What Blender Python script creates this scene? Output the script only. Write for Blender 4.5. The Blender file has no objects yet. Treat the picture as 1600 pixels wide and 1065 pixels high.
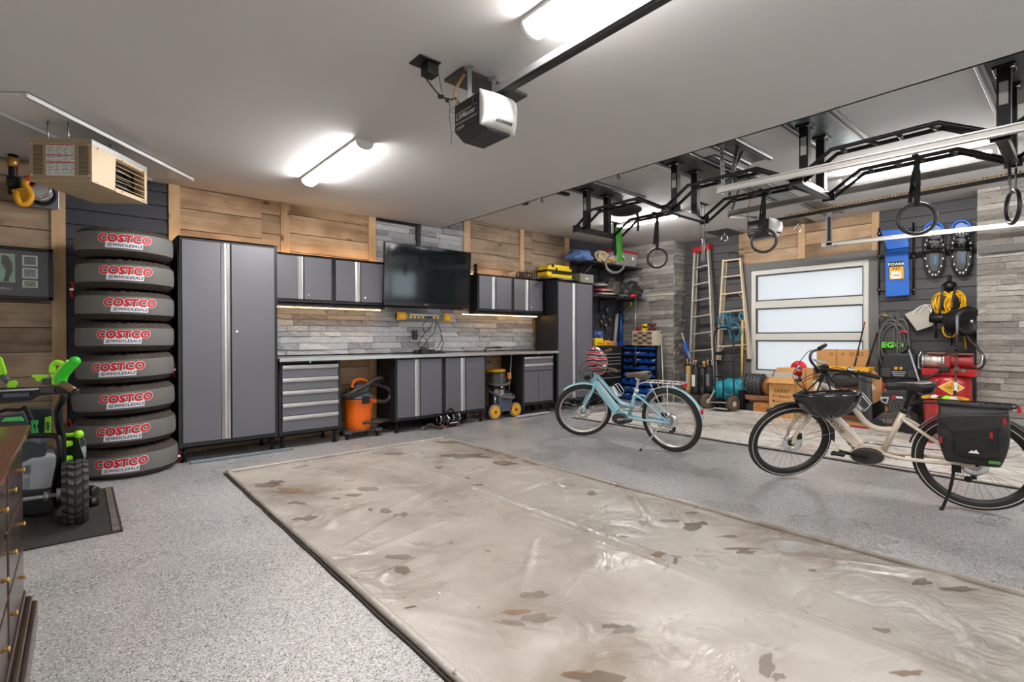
import bpy, bmesh, math, random
from mathutils import Vector as V, Matrix, noise as MN
random.seed(7)
PI = math.pi
S = bpy.context.scene
COL = S.collection

# ---------------------------------------------------------------- camera
FPX = 786.07
CAM = V((0, 0, 1.2))
_yaw, _pit, _rol = math.radians(49.2165), math.radians(-.3865), math.radians(-.1558)
FW = V((math.cos(_yaw)*math.cos(_pit), math.sin(_yaw)*math.cos(_pit), math.sin(_pit)))
_r = V((math.sin(_yaw), -math.cos(_yaw), 0)); _u = _r.cross(FW)
RT = _r*math.cos(_rol) + _u*math.sin(_rol)
UP = _u*math.cos(_rol) - _r*math.sin(_rol)
cd = bpy.data.cameras.new('camera'); cam = bpy.data.objects.new('camera', cd); COL.objects.link(cam)
cd.sensor_width = 36; cd.lens = FPX/1600*36; cd.clip_start = .05; cd.clip_end = 200
cam.matrix_world = Matrix(((RT.x, UP.x, -FW.x, CAM.x), (RT.y, UP.y, -FW.y, CAM.y), (RT.z, UP.z, -FW.z, CAM.z), (0, 0, 0, 1)))
S.camera = cam

# ---------------------------------------------------------------- world, exposure
S.view_settings.view_transform = 'Standard'; S.view_settings.look = 'None'
S.view_settings.gamma = 1; S.view_settings.use_curve_mapping = False
S.view_settings.exposure = 0.78
wd = bpy.data.worlds.new('overcast_sky'); S.world = wd; wd.use_nodes = True
bg = wd.node_tree.nodes['Background']; bg.inputs[0].default_value = (.80, .90, 1.0, 1); bg.inputs[1].default_value = 5.0
LAMP_W = 72.0      # emission of the ceiling tubes
LED_W = 17.0        # warm strips

# ---------------------------------------------------------------- pixel helpers (photo pixel -> point on a real plane)
def ray(px, py): return FW + RT*((px-800)/FPX) - UP*((py-532.5)/FPX)
def onx(px, py, x): d = ray(px, py); return CAM + d*(x/d.x)
def ony(px, py, y): d = ray(px, py); return CAM + d*(y/d.y)
def onz(px, py, z): d = ray(px, py); return CAM + d*((z-1.2)/d.z)
def dep(px, py, t): return CAM + ray(px, py)*t
def dof(p): return (V(p)-CAM).dot(FW)

# ---------------------------------------------------------------- materials
def lin(c):
    c = c/255.
    return c/12.92 if c <= .04045 else ((c+.055)/1.055)**2.4
def rgb(c): return (lin(c[0]), lin(c[1]), lin(c[2]), 1)
MATS = {}
def new_mat(name):
    m = bpy.data.materials.new(name); m.use_nodes = True
    nt = m.node_tree; b = nt.nodes['Principled BSDF']; MATS[name] = m
    return m, nt, b
def M(name, c, rough=.5, metal=0, var=0, nz=None, bump=None, coat=0, emit=None, spec=None, alpha=None, trans=0):
    """plain principled material; nz=(scale, amount) mottles, var = brightness spread between objects, bump=(scale, strength)"""
    if name in MATS: return MATS[name]
    m, nt, b = new_mat(name); N = nt.nodes; Lk = nt.links
    b.inputs['Base Color'].default_value = rgb(c); b.inputs['Roughness'].default_value = rough; b.inputs['Metallic'].default_value = metal
    if coat: b.inputs['Coat Weight'].default_value = coat; b.inputs['Coat Roughness'].default_value = .08
    if spec is not None: b.inputs['Specular IOR Level'].default_value = spec
    if trans: b.inputs['Transmission Weight'].default_value = trans
    if alpha is not None: b.inputs['Alpha'].default_value = alpha
    if emit: b.inputs['Emission Color'].default_value = rgb(c if emit is True else emit[0]); b.inputs['Emission Strength'].default_value = emit[1]
    src = None
    if nz or bump: tc = N.new('ShaderNodeTexCoord')
    if nz or var:
        hsv = N.new('ShaderNodeHueSaturation'); hsv.inputs['Color'].default_value = rgb(c); Lk.new(hsv.outputs[0], b.inputs['Base Color'])
        val = N.new('ShaderNodeMath'); val.operation = 'ADD'; val.inputs[0].default_value = 1; val.inputs[1].default_value = 0
        if nz:
            n = N.new('ShaderNodeTexNoise'); n.inputs['Scale'].default_value = nz[0]; n.inputs['Detail'].default_value = 5; Lk.new(tc.outputs['Object'], n.inputs['Vector'])
            mr = N.new('ShaderNodeMapRange'); mr.inputs[1].default_value = .3; mr.inputs[2].default_value = .7; mr.inputs[3].default_value = 1-nz[1]; mr.inputs[4].default_value = 1+nz[1]
            Lk.new(n.outputs[0], mr.inputs[0]); Lk.new(mr.outputs[0], val.inputs[0])
        if var:
            oi = N.new('ShaderNodeObjectInfo'); mr2 = N.new('ShaderNodeMapRange'); mr2.inputs[3].default_value = -var; mr2.inputs[4].default_value = var
            Lk.new(oi.outputs['Random'], mr2.inputs[0]); Lk.new(mr2.outputs[0], val.inputs[1])
        Lk.new(val.outputs[0], hsv.inputs['Value'])
    if bump:
        n2 = N.new('ShaderNodeTexNoise'); n2.inputs['Scale'].default_value = bump[0]; n2.inputs['Detail'].default_value = 4; Lk.new(tc.outputs['Object'], n2.inputs['Vector'])
        bp = N.new('ShaderNodeBump'); bp.inputs['Strength'].default_value = bump[1]; bp.inputs['Distance'].default_value = .01
        Lk.new(n2.outputs[0], bp.inputs['Height']); Lk.new(bp.outputs[0], b.inputs['Normal'])
    return m
def ramp(nt, stops):
    r = nt.nodes.new('ShaderNodeValToRGB'); e = r.color_ramp.elements
    e[0].position, e[0].color = stops[0][0], rgb(stops[0][1]); e[1].position, e[1].color = stops[-1][0], rgb(stops[-1][1])
    for p, c in stops[1:-1]:
        x = e.new(p); x.color = rgb(c)
    return r
def wood(name, axis, cols, rough=.7, knots=True):
    m, nt, b = new_mat(name); N = nt.nodes; L = nt.links
    tc = N.new('ShaderNodeTexCoord'); oi = N.new('ShaderNodeObjectInfo')
    add = N.new('ShaderNodeVectorMath'); add.operation = 'ADD'; L.new(tc.outputs['Object'], add.inputs[0])
    sc = N.new('ShaderNodeVectorMath'); sc.operation = 'SCALE'; sc.inputs[3].default_value = 37; cb = N.new('ShaderNodeCombineXYZ')
    for i in range(3): L.new(oi.outputs['Random'], cb.inputs[i])
    L.new(cb.outputs[0], sc.inputs[0]); L.new(sc.outputs[0], add.inputs[1])
    mp = N.new('ShaderNodeMapping'); s = [14, 14, 14]; s[axis] = 1.0; mp.inputs['Scale'].default_value = s; L.new(add.outputs[0], mp.inputs[0])
    n = N.new('ShaderNodeTexNoise'); n.inputs['Scale'].default_value = 1.0; n.inputs['Detail'].default_value = 8; n.inputs['Roughness'].default_value = .65; n.inputs['Distortion'].default_value = .6; L.new(mp.outputs[0], n.inputs[0])
    big = N.new('ShaderNodeTexNoise'); big.inputs['Scale'].default_value = 2.2; big.inputs['Detail'].default_value = 3; L.new(add.outputs[0], big.inputs[0])
    mx = N.new('ShaderNodeMath'); mx.operation = 'MULTIPLY_ADD'; mx.inputs[1].default_value = .55; L.new(big.outputs[0], mx.inputs[0]); 
    hm = N.new('ShaderNodeMath'); hm.operation = 'MULTIPLY'; hm.inputs[1].default_value = .5; L.new(n.outputs[0], hm.inputs[0]); L.new(hm.outputs[0], mx.inputs[2])
    rp = ramp(nt, cols); L.new(mx.outputs[0], rp.inputs[0])
    out = rp.outputs[0]
    if knots:
        mp2 = N.new('ShaderNodeMapping'); s2 = [5, 5, 5]; s2[axis] = 2.6; mp2.inputs['Scale'].default_value = s2; L.new(add.outputs[0], mp2.inputs[0])
        vo = N.new('ShaderNodeTexVoronoi'); vo.inputs['Scale'].default_value = 1; L.new(mp2.outputs[0], vo.inputs[0])
        mr = N.new('ShaderNodeMapRange'); mr.inputs[1].default_value = .05; mr.inputs[2].default_value = .15; mr.inputs[3].default_value = .85; mr.inputs[4].default_value = 0; L.new(vo.outputs['Distance'], mr.inputs[0])
        mix = N.new('ShaderNodeMix'); mix.data_type = 'RGBA'; mix.inputs[7].default_value = rgb((84, 52, 30)); L.new(mr.outputs[0], mix.inputs[0]); L.new(out, mix.inputs[6]); out = mix.outputs[2]
    hs = N.new('ShaderNodeHueSaturation'); mr3 = N.new('ShaderNodeMapRange'); mr3.inputs[3].default_value = .82; mr3.inputs[4].default_value = 1.14
    L.new(oi.outputs['Random'], mr3.inputs[0]); L.new(mr3.outputs[0], hs.inputs['Value']); L.new(out, hs.inputs['Color'])
    L.new(hs.outputs[0], b.inputs['Base Color']); b.inputs['Roughness'].default_value = rough
    bp = N.new('ShaderNodeBump'); bp.inputs['Strength'].default_value = .25; bp.inputs['Distance'].default_value = .005; L.new(n.outputs[0], bp.inputs['Height']); L.new(bp.outputs[0], b.inputs['Normal'])
    return m
def stone_mat(name, cols):
    m, nt, b = new_mat(name); N = nt.nodes; L = nt.links
    tc = N.new('ShaderNodeTexCoord'); oi = N.new('ShaderNodeObjectInfo'); geo = N.new('ShaderNodeNewGeometry')
    mp = N.new('ShaderNodeMapping'); mp.inputs['Scale'].default_value = (1, 1, 2.2); L.new(geo.outputs['Position'], mp.inputs[0])
    n = N.new('ShaderNodeTexNoise'); n.inputs['Scale'].default_value = 16; n.inputs['Detail'].default_value = 8; n.inputs['Roughness'].default_value = .7; L.new(mp.outputs[0], n.inputs[0])
    ad = N.new('ShaderNodeMath'); ad.operation = 'MULTIPLY_ADD'; ad.inputs[1].default_value = .42; L.new(oi.outputs['Random'], ad.inputs[0])
    h = N.new('ShaderNodeMath'); h.operation = 'MULTIPLY'; h.inputs[1].default_value = .58; L.new(n.outputs[0], h.inputs[0]); L.new(h.outputs[0], ad.inputs[2])
    rp = ramp(nt, cols); L.new(ad.outputs[0], rp.inputs[0]); L.new(rp.outputs[0], b.inputs['Base Color']); b.inputs['Roughness'].default_value = .85
    n2 = N.new('ShaderNodeTexNoise'); n2.inputs['Scale'].default_value = 55; n2.inputs['Detail'].default_value = 6; L.new(mp.outputs[0], n2.inputs[0])
    bp = N.new('ShaderNodeBump'); bp.inputs['Strength'].default_value = .8; bp.inputs['Distance'].default_value = .012; L.new(n2.outputs[0], bp.inputs['Height']); L.new(bp.outputs[0], b.inputs['Normal'])
    return m

# ---------------------------------------------------------------- mesh builder
def sm(pts, k=6, closed=False):
    """Catmull-Rom through the points"""
    P = [V(p) for p in pts]; n = len(P); out = []
    rng = range(n if closed else n-1)
    for i in rng:
        if closed: a, b, c, d = P[(i-1) % n], P[i], P[(i+1) % n], P[(i+2) % n]
        else: a, b, c, d = P[max(i-1, 0)], P[i], P[i+1], P[min(i+2, n-1)]
        for j in range(k):
            t = j/k
            out.append(.5*((2*b)+(c-a)*t+(2*a-5*b+4*c-d)*t*t+(3*b-a-3*c+d)*t**3))
    if not closed: out.append(P[-1])
    return out
def basis(n):
    n = V(n).normalized(); a = V((0, 0, 1)) if abs(n.z) < .9 else V((1, 0, 0))
    u = a.cross(n).normalized(); return u, n.cross(u), n
class MB:
    def __init__(s): s.v = []; s.f = []; s.sm = []; s.mi = []; s.cm = 0
    def add(s, vs, fs, smooth=False):
        o = len(s.v); s.v += [V(p) for p in vs]
        for f in fs: s.f.append([i+o for i in f]); s.sm.append(smooth); s.mi.append(s.cm)
        return s
    def hexa(s, p): return s.add(p, [(0, 3, 2, 1), (4, 5, 6, 7), (0, 1, 5, 4), (1, 2, 6, 5), (2, 3, 7, 6), (3, 0, 4, 7)])
    def bx(s, x0, x1, y0, y1, z0, z1):
        return s.hexa([(x0, y0, z0), (x1, y0, z0), (x1, y1, z0), (x0, y1, z0), (x0, y0, z1), (x1, y0, z1), (x1, y1, z1), (x0, y1, z1)])
    def ob(s, c, size, u=(1, 0, 0), w=(0, 0, 1)):
        """box with axes u, w x u, w"""
        u = V(u).normalized(); w = V(w); w = (w-u*w.dot(u)).normalized(); v = w.cross(u); c = V(c); a, b, d = size[0]/2, size[1]/2, size[2]/2
        return s.hexa([c+u*x+v*y+w*z for z in (-d, d) for x, y in ((-a, -b), (a, -b), (a, b), (-a, b))])
    def cyl(s, p0, p1, r0, r1=None, n=14, caps=True, smooth=True):
        p0, p1 = V(p0), V(p1); r1 = r0 if r1 is None else r1; u, v, w = basis(p1-p0)
        vs = []
        for p, r in ((p0, r0), (p1, r1)):
            vs += [p+u*(r*math.cos(2*PI*i/n))+v*(r*math.sin(2*PI*i/n)) for i in range(n)]
        s.add(vs, [(i, (i+1) % n, n+(i+1) % n, n+i) for i in range(n)], smooth)
        if caps: s.add(vs, [list(range(n))[::-1], list(range(n, 2*n))])
        return s
    def tube(s, pts, r, n=8, closed=False, flat=None, caps=True):
        P = [V(p) for p in pts]; m = len(P); rr = r if isinstance(r, (list, tuple)) else [r]*m
        if len(rr) != m: rr = [rr[min(len(rr)-1, int(i*len(rr)/m))] for i in range(m)]
        T = []
        for i in range(m):
            a = P[(i-1) % m] if (closed or i) else P[i]; b = P[(i+1) % m] if (closed or i < m-1) else P[i]
            T.append((b-a).normalized() if (b-a).length > 1e-9 else V((0, 0, 1)))
        u, v, w = basis(T[0]); vs = []
        for i in range(m):
            t = T[i]; u = (u-t*u.dot(t)).normalized(); v = t.cross(u)
            for k in range(n):
                a = 2*PI*k/n; q = flat or 1
                vs.append(P[i]+u*(rr[i]*math.cos(a)*q)+v*(rr[i]*math.sin(a)))
        fs = [(i*n+k, i*n+(k+1) % n, ((i+1) % m)*n+(k+1) % n, ((i+1) % m)*n+k) for i in range(m if closed else m-1) for k in range(n)]
        s.add(vs, fs, True)
        if caps and not closed: s.add(vs[:n], [list(range(n))[::-1]]); s.add(vs[-n:], [list(range(n))])
        return s
    def strap(s, pts, wdir, w, th):
        """flat band along a path"""
        P = [V(p) for p in pts]; wd_ = V(wdir).normalized(); vs = []
        for i, p in enumerate(P):
            t = (P[min(i+1, len(P)-1)]-P[max(i-1, 0)]).normalized(); nn = t.cross(wd_).normalized()
            vs += [p+wd_*w/2+nn*th/2, p-wd_*w/2+nn*th/2, p-wd_*w/2-nn*th/2, p+wd_*w/2-nn*th/2]
        fs = [(i*4+k, i*4+(k+1) % 4, i*4+4+(k+1) % 4, i*4+4+k) for i in range(len(P)-1) for k in range(4)]
        s.add(vs, fs+[(3, 2, 1, 0), tuple(len(vs)-4+k for k in range(4))]); return s
    def lathe(s, prof, c=(0, 0, 0), n=24, axis=(0, 0, 1), smooth=True, a0=0, a1=2*PI):
        u, v, w = basis(axis); c = V(c); full = abs(a1-a0-2*PI) < 1e-6; m = n if full else n+1
        vs = [c+w*z+u*(r*math.cos(a0+(a1-a0)*i/n))+v*(r*math.sin(a0+(a1-a0)*i/n)) for r, z in prof for i in range(m)]
        fs = [(j*m+i, j*m+(i+1) % m, (j+1)*m+(i+1) % m, (j+1)*m+i) for j in range(len(prof)-1) for i in range(n)]
        return s.add(vs, fs, smooth)
    def ball(s, c, r, n=12, m=8, u=(1, 0, 0), w=(0, 0, 1)):
        r = (r, r, r) if not isinstance(r, (tuple, list)) else r; u = V(u).normalized(); w = V(w).normalized(); v = w.cross(u); c = V(c)
        vs = [c+u*(r[0]*math.sin(PI*j/m)*math.cos(2*PI*i/n))+v*(r[1]*math.sin(PI*j/m)*math.sin(2*PI*i/n))+w*(r[2]*math.cos(PI*j/m)) for j in range(m+1) for i in range(n)]
        return s.add(vs, [(j*n+i, (j+1)*n+i, (j+1)*n+(i+1) % n, j*n+(i+1) % n) for j in range(m) for i in range(n)], True)
    def ring(s, c, R, r, axis=(0, 0, 1), n=32, k=8, R2=None, a0=0, a1=2*PI):
        u, v, w = basis(axis); c = V(c); full = abs(a1-a0-2*PI) < 1e-6
        pts = [c+u*(R*math.cos(a0+(a1-a0)*i/n))+v*((R2 or R)*math.sin(a0+(a1-a0)*i/n)) for i in range(n if full else n+1)]
        return s.tube(pts, r, k, closed=full)
    def prism(s, poly, d, smooth=False):
        """polygon (3-D points, planar) extruded by vector d"""
        P = [V(p) for p in poly]; d = V(d); n = len(P)
        s.add(P+[p+d for p in P], [list(range(n))[::-1], list(range(n, 2*n))]); 
        return s.add(P+[p+d for p in P], [(i, (i+1) % n, n+(i+1) % n, n+i) for i in range(n)], smooth)
    def sheet(s, fn, nu, nv, th=0):
        """grid surface fn(u,v)->point, u,v in 0..1"""
        vs = [V(fn(i/nu, j/nv)) for j in range(nv+1) for i in range(nu+1)]
        fs = [(j*(nu+1)+i, j*(nu+1)+i+1, (j+1)*(nu+1)+i+1, (j+1)*(nu+1)+i) for j in range(nv) for i in range(nu)]
        return s.add(vs, fs, True)
    def build(s, name, mat, parent=None, world=True, bevel=0, solid=0, sub=0, fix=True):
        me = bpy.data.meshes.new(name)
        vs = s.v
        if parent is not None and world:
            mt = Matrix(); q = parent
            while q is not None: mt = q.matrix_basis @ mt; q = q.parent
            inv = mt.inverted(); vs = [inv @ p for p in vs]
        me.from_pydata([tuple(p) for p in vs], [], s.f)
        me.polygons.foreach_set('use_smooth', s.sm); me.polygons.foreach_set('material_index', s.mi)
        for m in (mat if isinstance(mat, (list, tuple)) else [mat]): me.materials.append(m)
        if fix:
            bm = bmesh.new(); bm.from_mesh(me); bmesh.ops.remove_doubles(bm, verts=bm.verts, dist=1e-5); bmesh.ops.recalc_face_normals(bm, faces=bm.faces); bm.to_mesh(me); bm.free()
        me.update()
        o = bpy.data.objects.new(name, me); COL.objects.link(o)
        if parent is not None: o.parent = parent
        if bevel:
            b = o.modifiers.new('bevel', 'BEVEL'); b.width = bevel; b.segments = 2; b.limit_method = 'ANGLE'; b.angle_limit = math.radians(40)
        if solid: b = o.modifiers.new('solid', 'SOLIDIFY'); b.thickness = solid
        if sub: b = o.modifiers.new('sub', 'SUBSURF'); b.levels = sub; b.render_levels = sub
        return o

def tag(o, label=None, cat=None, group=None, kind=None):
    if label: o['label'] = label
    if cat: o['category'] = cat
    if group: o['group'] = group
    if kind: o['kind'] = kind
    return o
def thing(name, label, cat, loc=(0, 0, 0), rot=(0, 0, 0), group=None):
    o = bpy.data.objects.new(name, None); COL.objects.link(o); o.empty_display_size = .1
    o.location = loc; o.rotation_euler = rot
    return tag(o, label, cat, group)
def copy_tree(o, parent=None):
    kids = list(o.children); c = o.copy(); COL.objects.link(c); c.parent = parent
    for ch in kids: copy_tree(ch, c)
    return c
_tc = {}
def text2d(txt, size=1, shear=0, off=0, sx=1):
    key = (txt, off)
    if key not in _tc:
        cu = bpy.data.curves.new('t', 'FONT'); cu.body = txt; cu.offset = off; cu.resolution_u = 3; cu.space_character = 1.07; cu.align_x = 'CENTER'; cu.align_y = 'CENTER'
        o = bpy.data.objects.new('t', cu); me = bpy.data.meshes.new_from_object(o)
        _tc[key] = ([(p.co.x, p.co.y) for p in me.vertices], [list(p.vertices) for p in me.polygons])
        bpy.data.objects.remove(o); bpy.data.meshes.remove(me); bpy.data.curves.remove(cu)
    vs, fs = _tc[key]
    return [((x+shear*y)*size*sx, y*size) for x, y in vs], fs
def text_on(mb, txt, size, c, u, v, shear=0, off=0, sx=1):
    vs, fs = text2d(txt, size, shear, off, sx); c = V(c); u = V(u).normalized(); v = V(v).normalized()
    mb.add([c+u*x+v*y for x, y in vs], fs); return mb

# ---------------------------------------------------------------- shared materials
charcoal = M('charcoal_powder_coat', (36, 36, 40), .45, .2)
doorgrey = M('grey_door_enamel', (104, 104, 110), .42, .25, bump=(600, .05))
alu = M('brushed_aluminium', (205, 205, 205), .32, .85)
steel = M('stainless_steel', (200, 198, 195), .25, .95)
galv = M('galvanised_steel', (160, 162, 162), .38, .8, nz=(60, .12))
blackm = M('black_steel', (15, 15, 16), .42, .3)
blackp = M('black_plastic', (14, 14, 15), .45, 0)
rubber = M('black_rubber', (20, 19, 19), .75, 0)
tyre_m = M('tyre_rubber', (40, 35, 31), .8, 0, bump=(200, .2))
whitep = M('white_plastic', (222, 221, 218), .4)
redp = M('red_enamel', (168, 22, 26), .32, 0, coat=.4)
orange = M('orange_plastic', (240, 108, 12), .38)
yellow = M('yellow_plastic', (240, 200, 10), .4)
dyellow = M('deep_yellow_plastic', (228, 160, 20), .42)
green = M('lime_green_plastic', (150, 226, 24), .38)
bluep = M('blue_plastic', (22, 84, 178), .4)
cardb = M('cardboard', (202, 150, 92), .85, 0, nz=(6, .08))
cardb2 = M('dark_cardboard', (160, 110, 66), .85, 0, nz=(6, .1))
inkb = M('black_ink', (40, 32, 28), .8)
white_ink = M('white_print', (236, 236, 236), .6)
chrome = M('chrome', (225, 225, 228), .12, 1)
greym = M('mid_grey_plastic', (110, 112, 116), .5)
lgrey = M('light_grey_plastic', (176, 178, 182), .5)
WOODC = [(.30, (108, 84, 62)), (.46, (152, 122, 92)), (.56, (176, 146, 114)), (.72, (198, 172, 140))]
WOODG = [(.30, (92, 74, 58)), (.46, (136, 114, 92)), (.56, (160, 138, 114)), (.72, (184, 160, 134))]
wood_x = wood('barn_wood_along_x', 0, WOODC); wood_y = wood('barn_wood_along_y', 1, WOODC); wood_z = wood('cedar_trim_upright', 2, [(.3, (154, 118, 82)), (.5, (194, 158, 118)), (.7, (212, 180, 140))])
wood_xg = wood('grey_barn_wood_along_x', 0, WOODG)
STC = [(.12, (98, 99, 102)), (.40, (150, 151, 154)), (.58, (172, 173, 175)), (.82, (198, 198, 198))]
stone_back = stone_mat('ledger_stone_grey', STC)
stone_warm = stone_mat('ledger_stone_warm', [(.15, (92, 87, 82)), (.42, (128, 122, 115)), (.6, (150, 144, 136)), (.82, (176, 171, 164))])
siding = M('charcoal_siding', (58, 59, 66), .55, 0, var=.06, bump=(90, .08))
sidingR = M('warm_grey_siding', (66, 65, 66), .55, 0, var=.06, bump=(90, .08))
ceil_m = M('ceiling_paint', (196, 194, 193), .9, bump=(300, .06))
wallb = M('wall_backing', (60, 58, 56), .9)
paint = M('grey_wall_paint', (186, 184, 180), .9)
def glow(name, c, k):
    m, nt, b = new_mat(name); b.inputs['Base Color'].default_value = rgb(c); b.inputs['Emission Color'].default_value = rgb(c); b.inputs['Emission Strength'].default_value = k; return m
tube_m = glow('tube_light_diffuser', (255, 252, 250), LAMP_W); tube_slim_m = glow('slim_tube_light', (255, 253, 251), LAMP_W*1.5); led_m = glow('warm_led', (255, 196, 120), LED_W)
# ================================================================ THE ROOM
W, XR, XL, YF = 6.24, 8.75, -.72, -2.2
ZL, ZH, XS = 2.792, 2.996, 4.022
# floor: flake epoxy
m, nt, b = new_mat('flake_epoxy_floor'); N = nt.nodes; L = nt.links
tc = N.new('ShaderNodeTexCoord'); vo = N.new('ShaderNodeTexVoronoi'); vo.inputs['Scale'].default_value = 200; vo.inputs['Randomness'].default_value = 1
L.new(tc.outputs['Object'], vo.inputs['Vector']); sp = N.new('ShaderNodeSeparateColor'); L.new(vo.outputs['Color'], sp.inputs[0])
rp = ramp(nt, [(0, (92, 89, 87)), (.09, (130, 127, 124)), (.22, (166, 163, 161)), (.55, (184, 182, 180)), (.9, (212, 210, 208))]); rp.color_ramp.interpolation = 'CONSTANT'; L.new(sp.outputs[0], rp.inputs[0])
nz = N.new('ShaderNodeTexNoise'); nz.inputs['Scale'].default_value = 1.3; nz.inputs['Detail'].default_value = 5; L.new(tc.outputs['Object'], nz.inputs[0])
mr = N.new('ShaderNodeMapRange'); mr.inputs[1].default_value = .35; mr.inputs[2].default_value = .65; mr.inputs[3].default_value = .90; mr.inputs[4].default_value = 1.05; L.new(nz.outputs[0], mr.inputs[0])
hs = N.new('ShaderNodeHueSaturation'); L.new(rp.outputs[0], hs.inputs['Color']); L.new(mr.outputs[0], hs.inputs['Value']); L.new(hs.outputs[0], b.inputs['Base Color'])
mr2 = N.new('ShaderNodeMapRange'); mr2.inputs[1].default_value = .3; mr2.inputs[2].default_value = .7; mr2.inputs[3].default_value = .20; mr2.inputs[4].default_value = .42; L.new(nz.outputs[0], mr2.inputs[0]); L.new(mr2.outputs[0], b.inputs['Roughness']); b.inputs['Coat Weight'].default_value = .35; b.inputs['Coat Roughness'].default_value = .16
bp = N.new('ShaderNodeBump'); bp.inputs['Strength'].default_value = .35; bp.inputs['Distance'].default_value = .003; L.new(vo.outputs['Distance'], bp.inputs['Height']); L.new(bp.outputs[0], b.inputs['Normal'])
floor = tag(MB().bx(XL-.2, XR+.2, YF-.2, W+.2, -.12, 0).build('floor', m), 'speckled grey flake floor of the garage', kind='structure')
tag(MB().bx(XL-.1, XS, YF-.1, W+.1, ZL, ZL+.15).bx(XS-.02, XS, YF-.1, W+.1, ZL, ZH+.1).build('ceiling', ceil_m), 'lower white painted ceiling over the near bay', kind='structure')
tag(MB().bx(XS, XR+.1, YF-.1, W+.1, ZH, ZH+.12).build('ceiling', ceil_m), 'higher white painted ceiling over the far bay', kind='structure')
wall_back = tag(MB().bx(XL-.1, XR+.1, W+.03, W+.15, 0, ZH+.1).build('wall_back', wallb), 'back wall of wood, stone and siding', kind='structure')
WY0, WY1, WZ0, WZ1 = 2.155, 3.85, .565, 2.325
wall_right = tag(MB().bx(XR, XR+.15, YF, WY0, 0, ZH+.1).bx(XR, XR+.15, WY1, W+.1, 0, ZH+.1).bx(XR, XR+.15, WY0, WY1, 0, WZ0).bx(XR, XR+.15, WY0, WY1, WZ1, ZH+.1).build('wall_right', wallb), 'right wall with the window and dark siding', kind='structure')
tag(MB().bx(XL-.12, XL, YF, W+.1, 0, ZH+.1).build('wall_left', paint), 'left painted wall behind the dresser', kind='structure')
# front wall behind the viewer, with two closed overhead doors with a glazed row
wf = tag(MB().bx(XL, .45, YF-.12, YF, 0, ZH+.1).bx(3.35, 4.5, YF-.12, YF, 0, ZH+.1).bx(8.05, XR+.1, YF-.12, YF, 0, ZH+.1).bx(.45, 3.35, YF-.12, YF, 2.35, ZH+.1).bx(4.5, 8.05, YF-.12, YF, 2.35, ZH+.1).build('wall_front', paint), 'front wall with the overhead doors', kind='structure')
dmat = M('white_overhead_door', (215, 214, 210), .5)
def pane_mat(name, col):
    m, nt, b = new_mat(name); N = nt.nodes; L = nt.links
    tr = N.new('ShaderNodeBsdfTranslucent'); tr.inputs[0].default_value = col; gl = N.new('ShaderNodeBsdfGlossy'); gl.inputs['Roughness'].default_value = .25
    mx = N.new('ShaderNodeMixShader'); mx.inputs[0].default_value = .05; L.new(tr.outputs[0], mx.inputs[1]); L.new(gl.outputs[0], mx.inputs[2]); L.new(mx.outputs[0], N['Material Output'].inputs[0]); return m
frost = pane_mat('frosted_pane', (.44, .43, .42, 1)); frost_clear = pane_mat('clear_frosted_pane', (.92, .93, .93, 1))
for i, (x0, x1) in enumerate(((.45, 3.35), (4.5, 8.05))):
    d = MB(); rows = [(0, .58), (.585, 1.165), (1.17, 1.45), (2.2, 2.35)]
    for z0, z1 in rows: d.bx(x0, x1, YF-.07, YF-.02, z0, z1)
    n = 4; w = (x1-x0)/n
    for k in range(n+1): d.bx(x0+k*w-(.05 if k else 0), x0+k*w+(.05 if k < n else 0), YF-.07, YF-.02, 1.45, 2.2)
    dd = tag(d.build('door_%d' % (i+1), dmat, bevel=.004), 'white sectional overhead door with a glazed row', kind='structure')
    for k in range(n): MB().bx(x0+k*w+.05, x0+(k+1)*w-.05, YF-.05, YF-.04, 1.45, 2.2).build('pane', frost_clear, dd)

# ---- rough stones (shared meshes, one object per stone)
def stone_mesh(seed, mat):
    r = random.Random(seed); nu, nv = 3, 1; vs = []; fs = []
    for j in range(nv+1):
        for i in range(nu+1):
            vs.append((i/nu, .35+r.random()*.65 if True else 1, j/nv))
    k = len(vs)
    for i, (x, z) in enumerate(((0, 0), (1, 0), (1, 1), (0, 1))): vs.append((x, 0, z))
    for j in range(nv):
        for i in range(nu): a = j*(nu+1)+i; fs.append((a, a+nu+1, a+nu+2, a+1))
    fs.append((k, k+1)+tuple(range(nu, -1, -1))); fs.append((k+2, k+3)+tuple(range(nu+1, 2*nu+2)))
    fs.append((k, 0, nu+1, k+3)); fs.append((k+1, k+2, 2*nu+1, nu))
    me = bpy.data.meshes.new('stone'); me.from_pydata(vs, [], fs); me.materials.append(mat); me.validate(); me.update()
    bm = bmesh.new(); bm.from_mesh(me); bmesh.ops.recalc_face_normals(bm, faces=bm.faces); bm.to_mesh(me); bm.free()
    return me
SB = [stone_mesh(i, stone_back) for i in range(7)]; SW = [stone_mesh(i+20, stone_warm) for i in range(7)]
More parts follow.
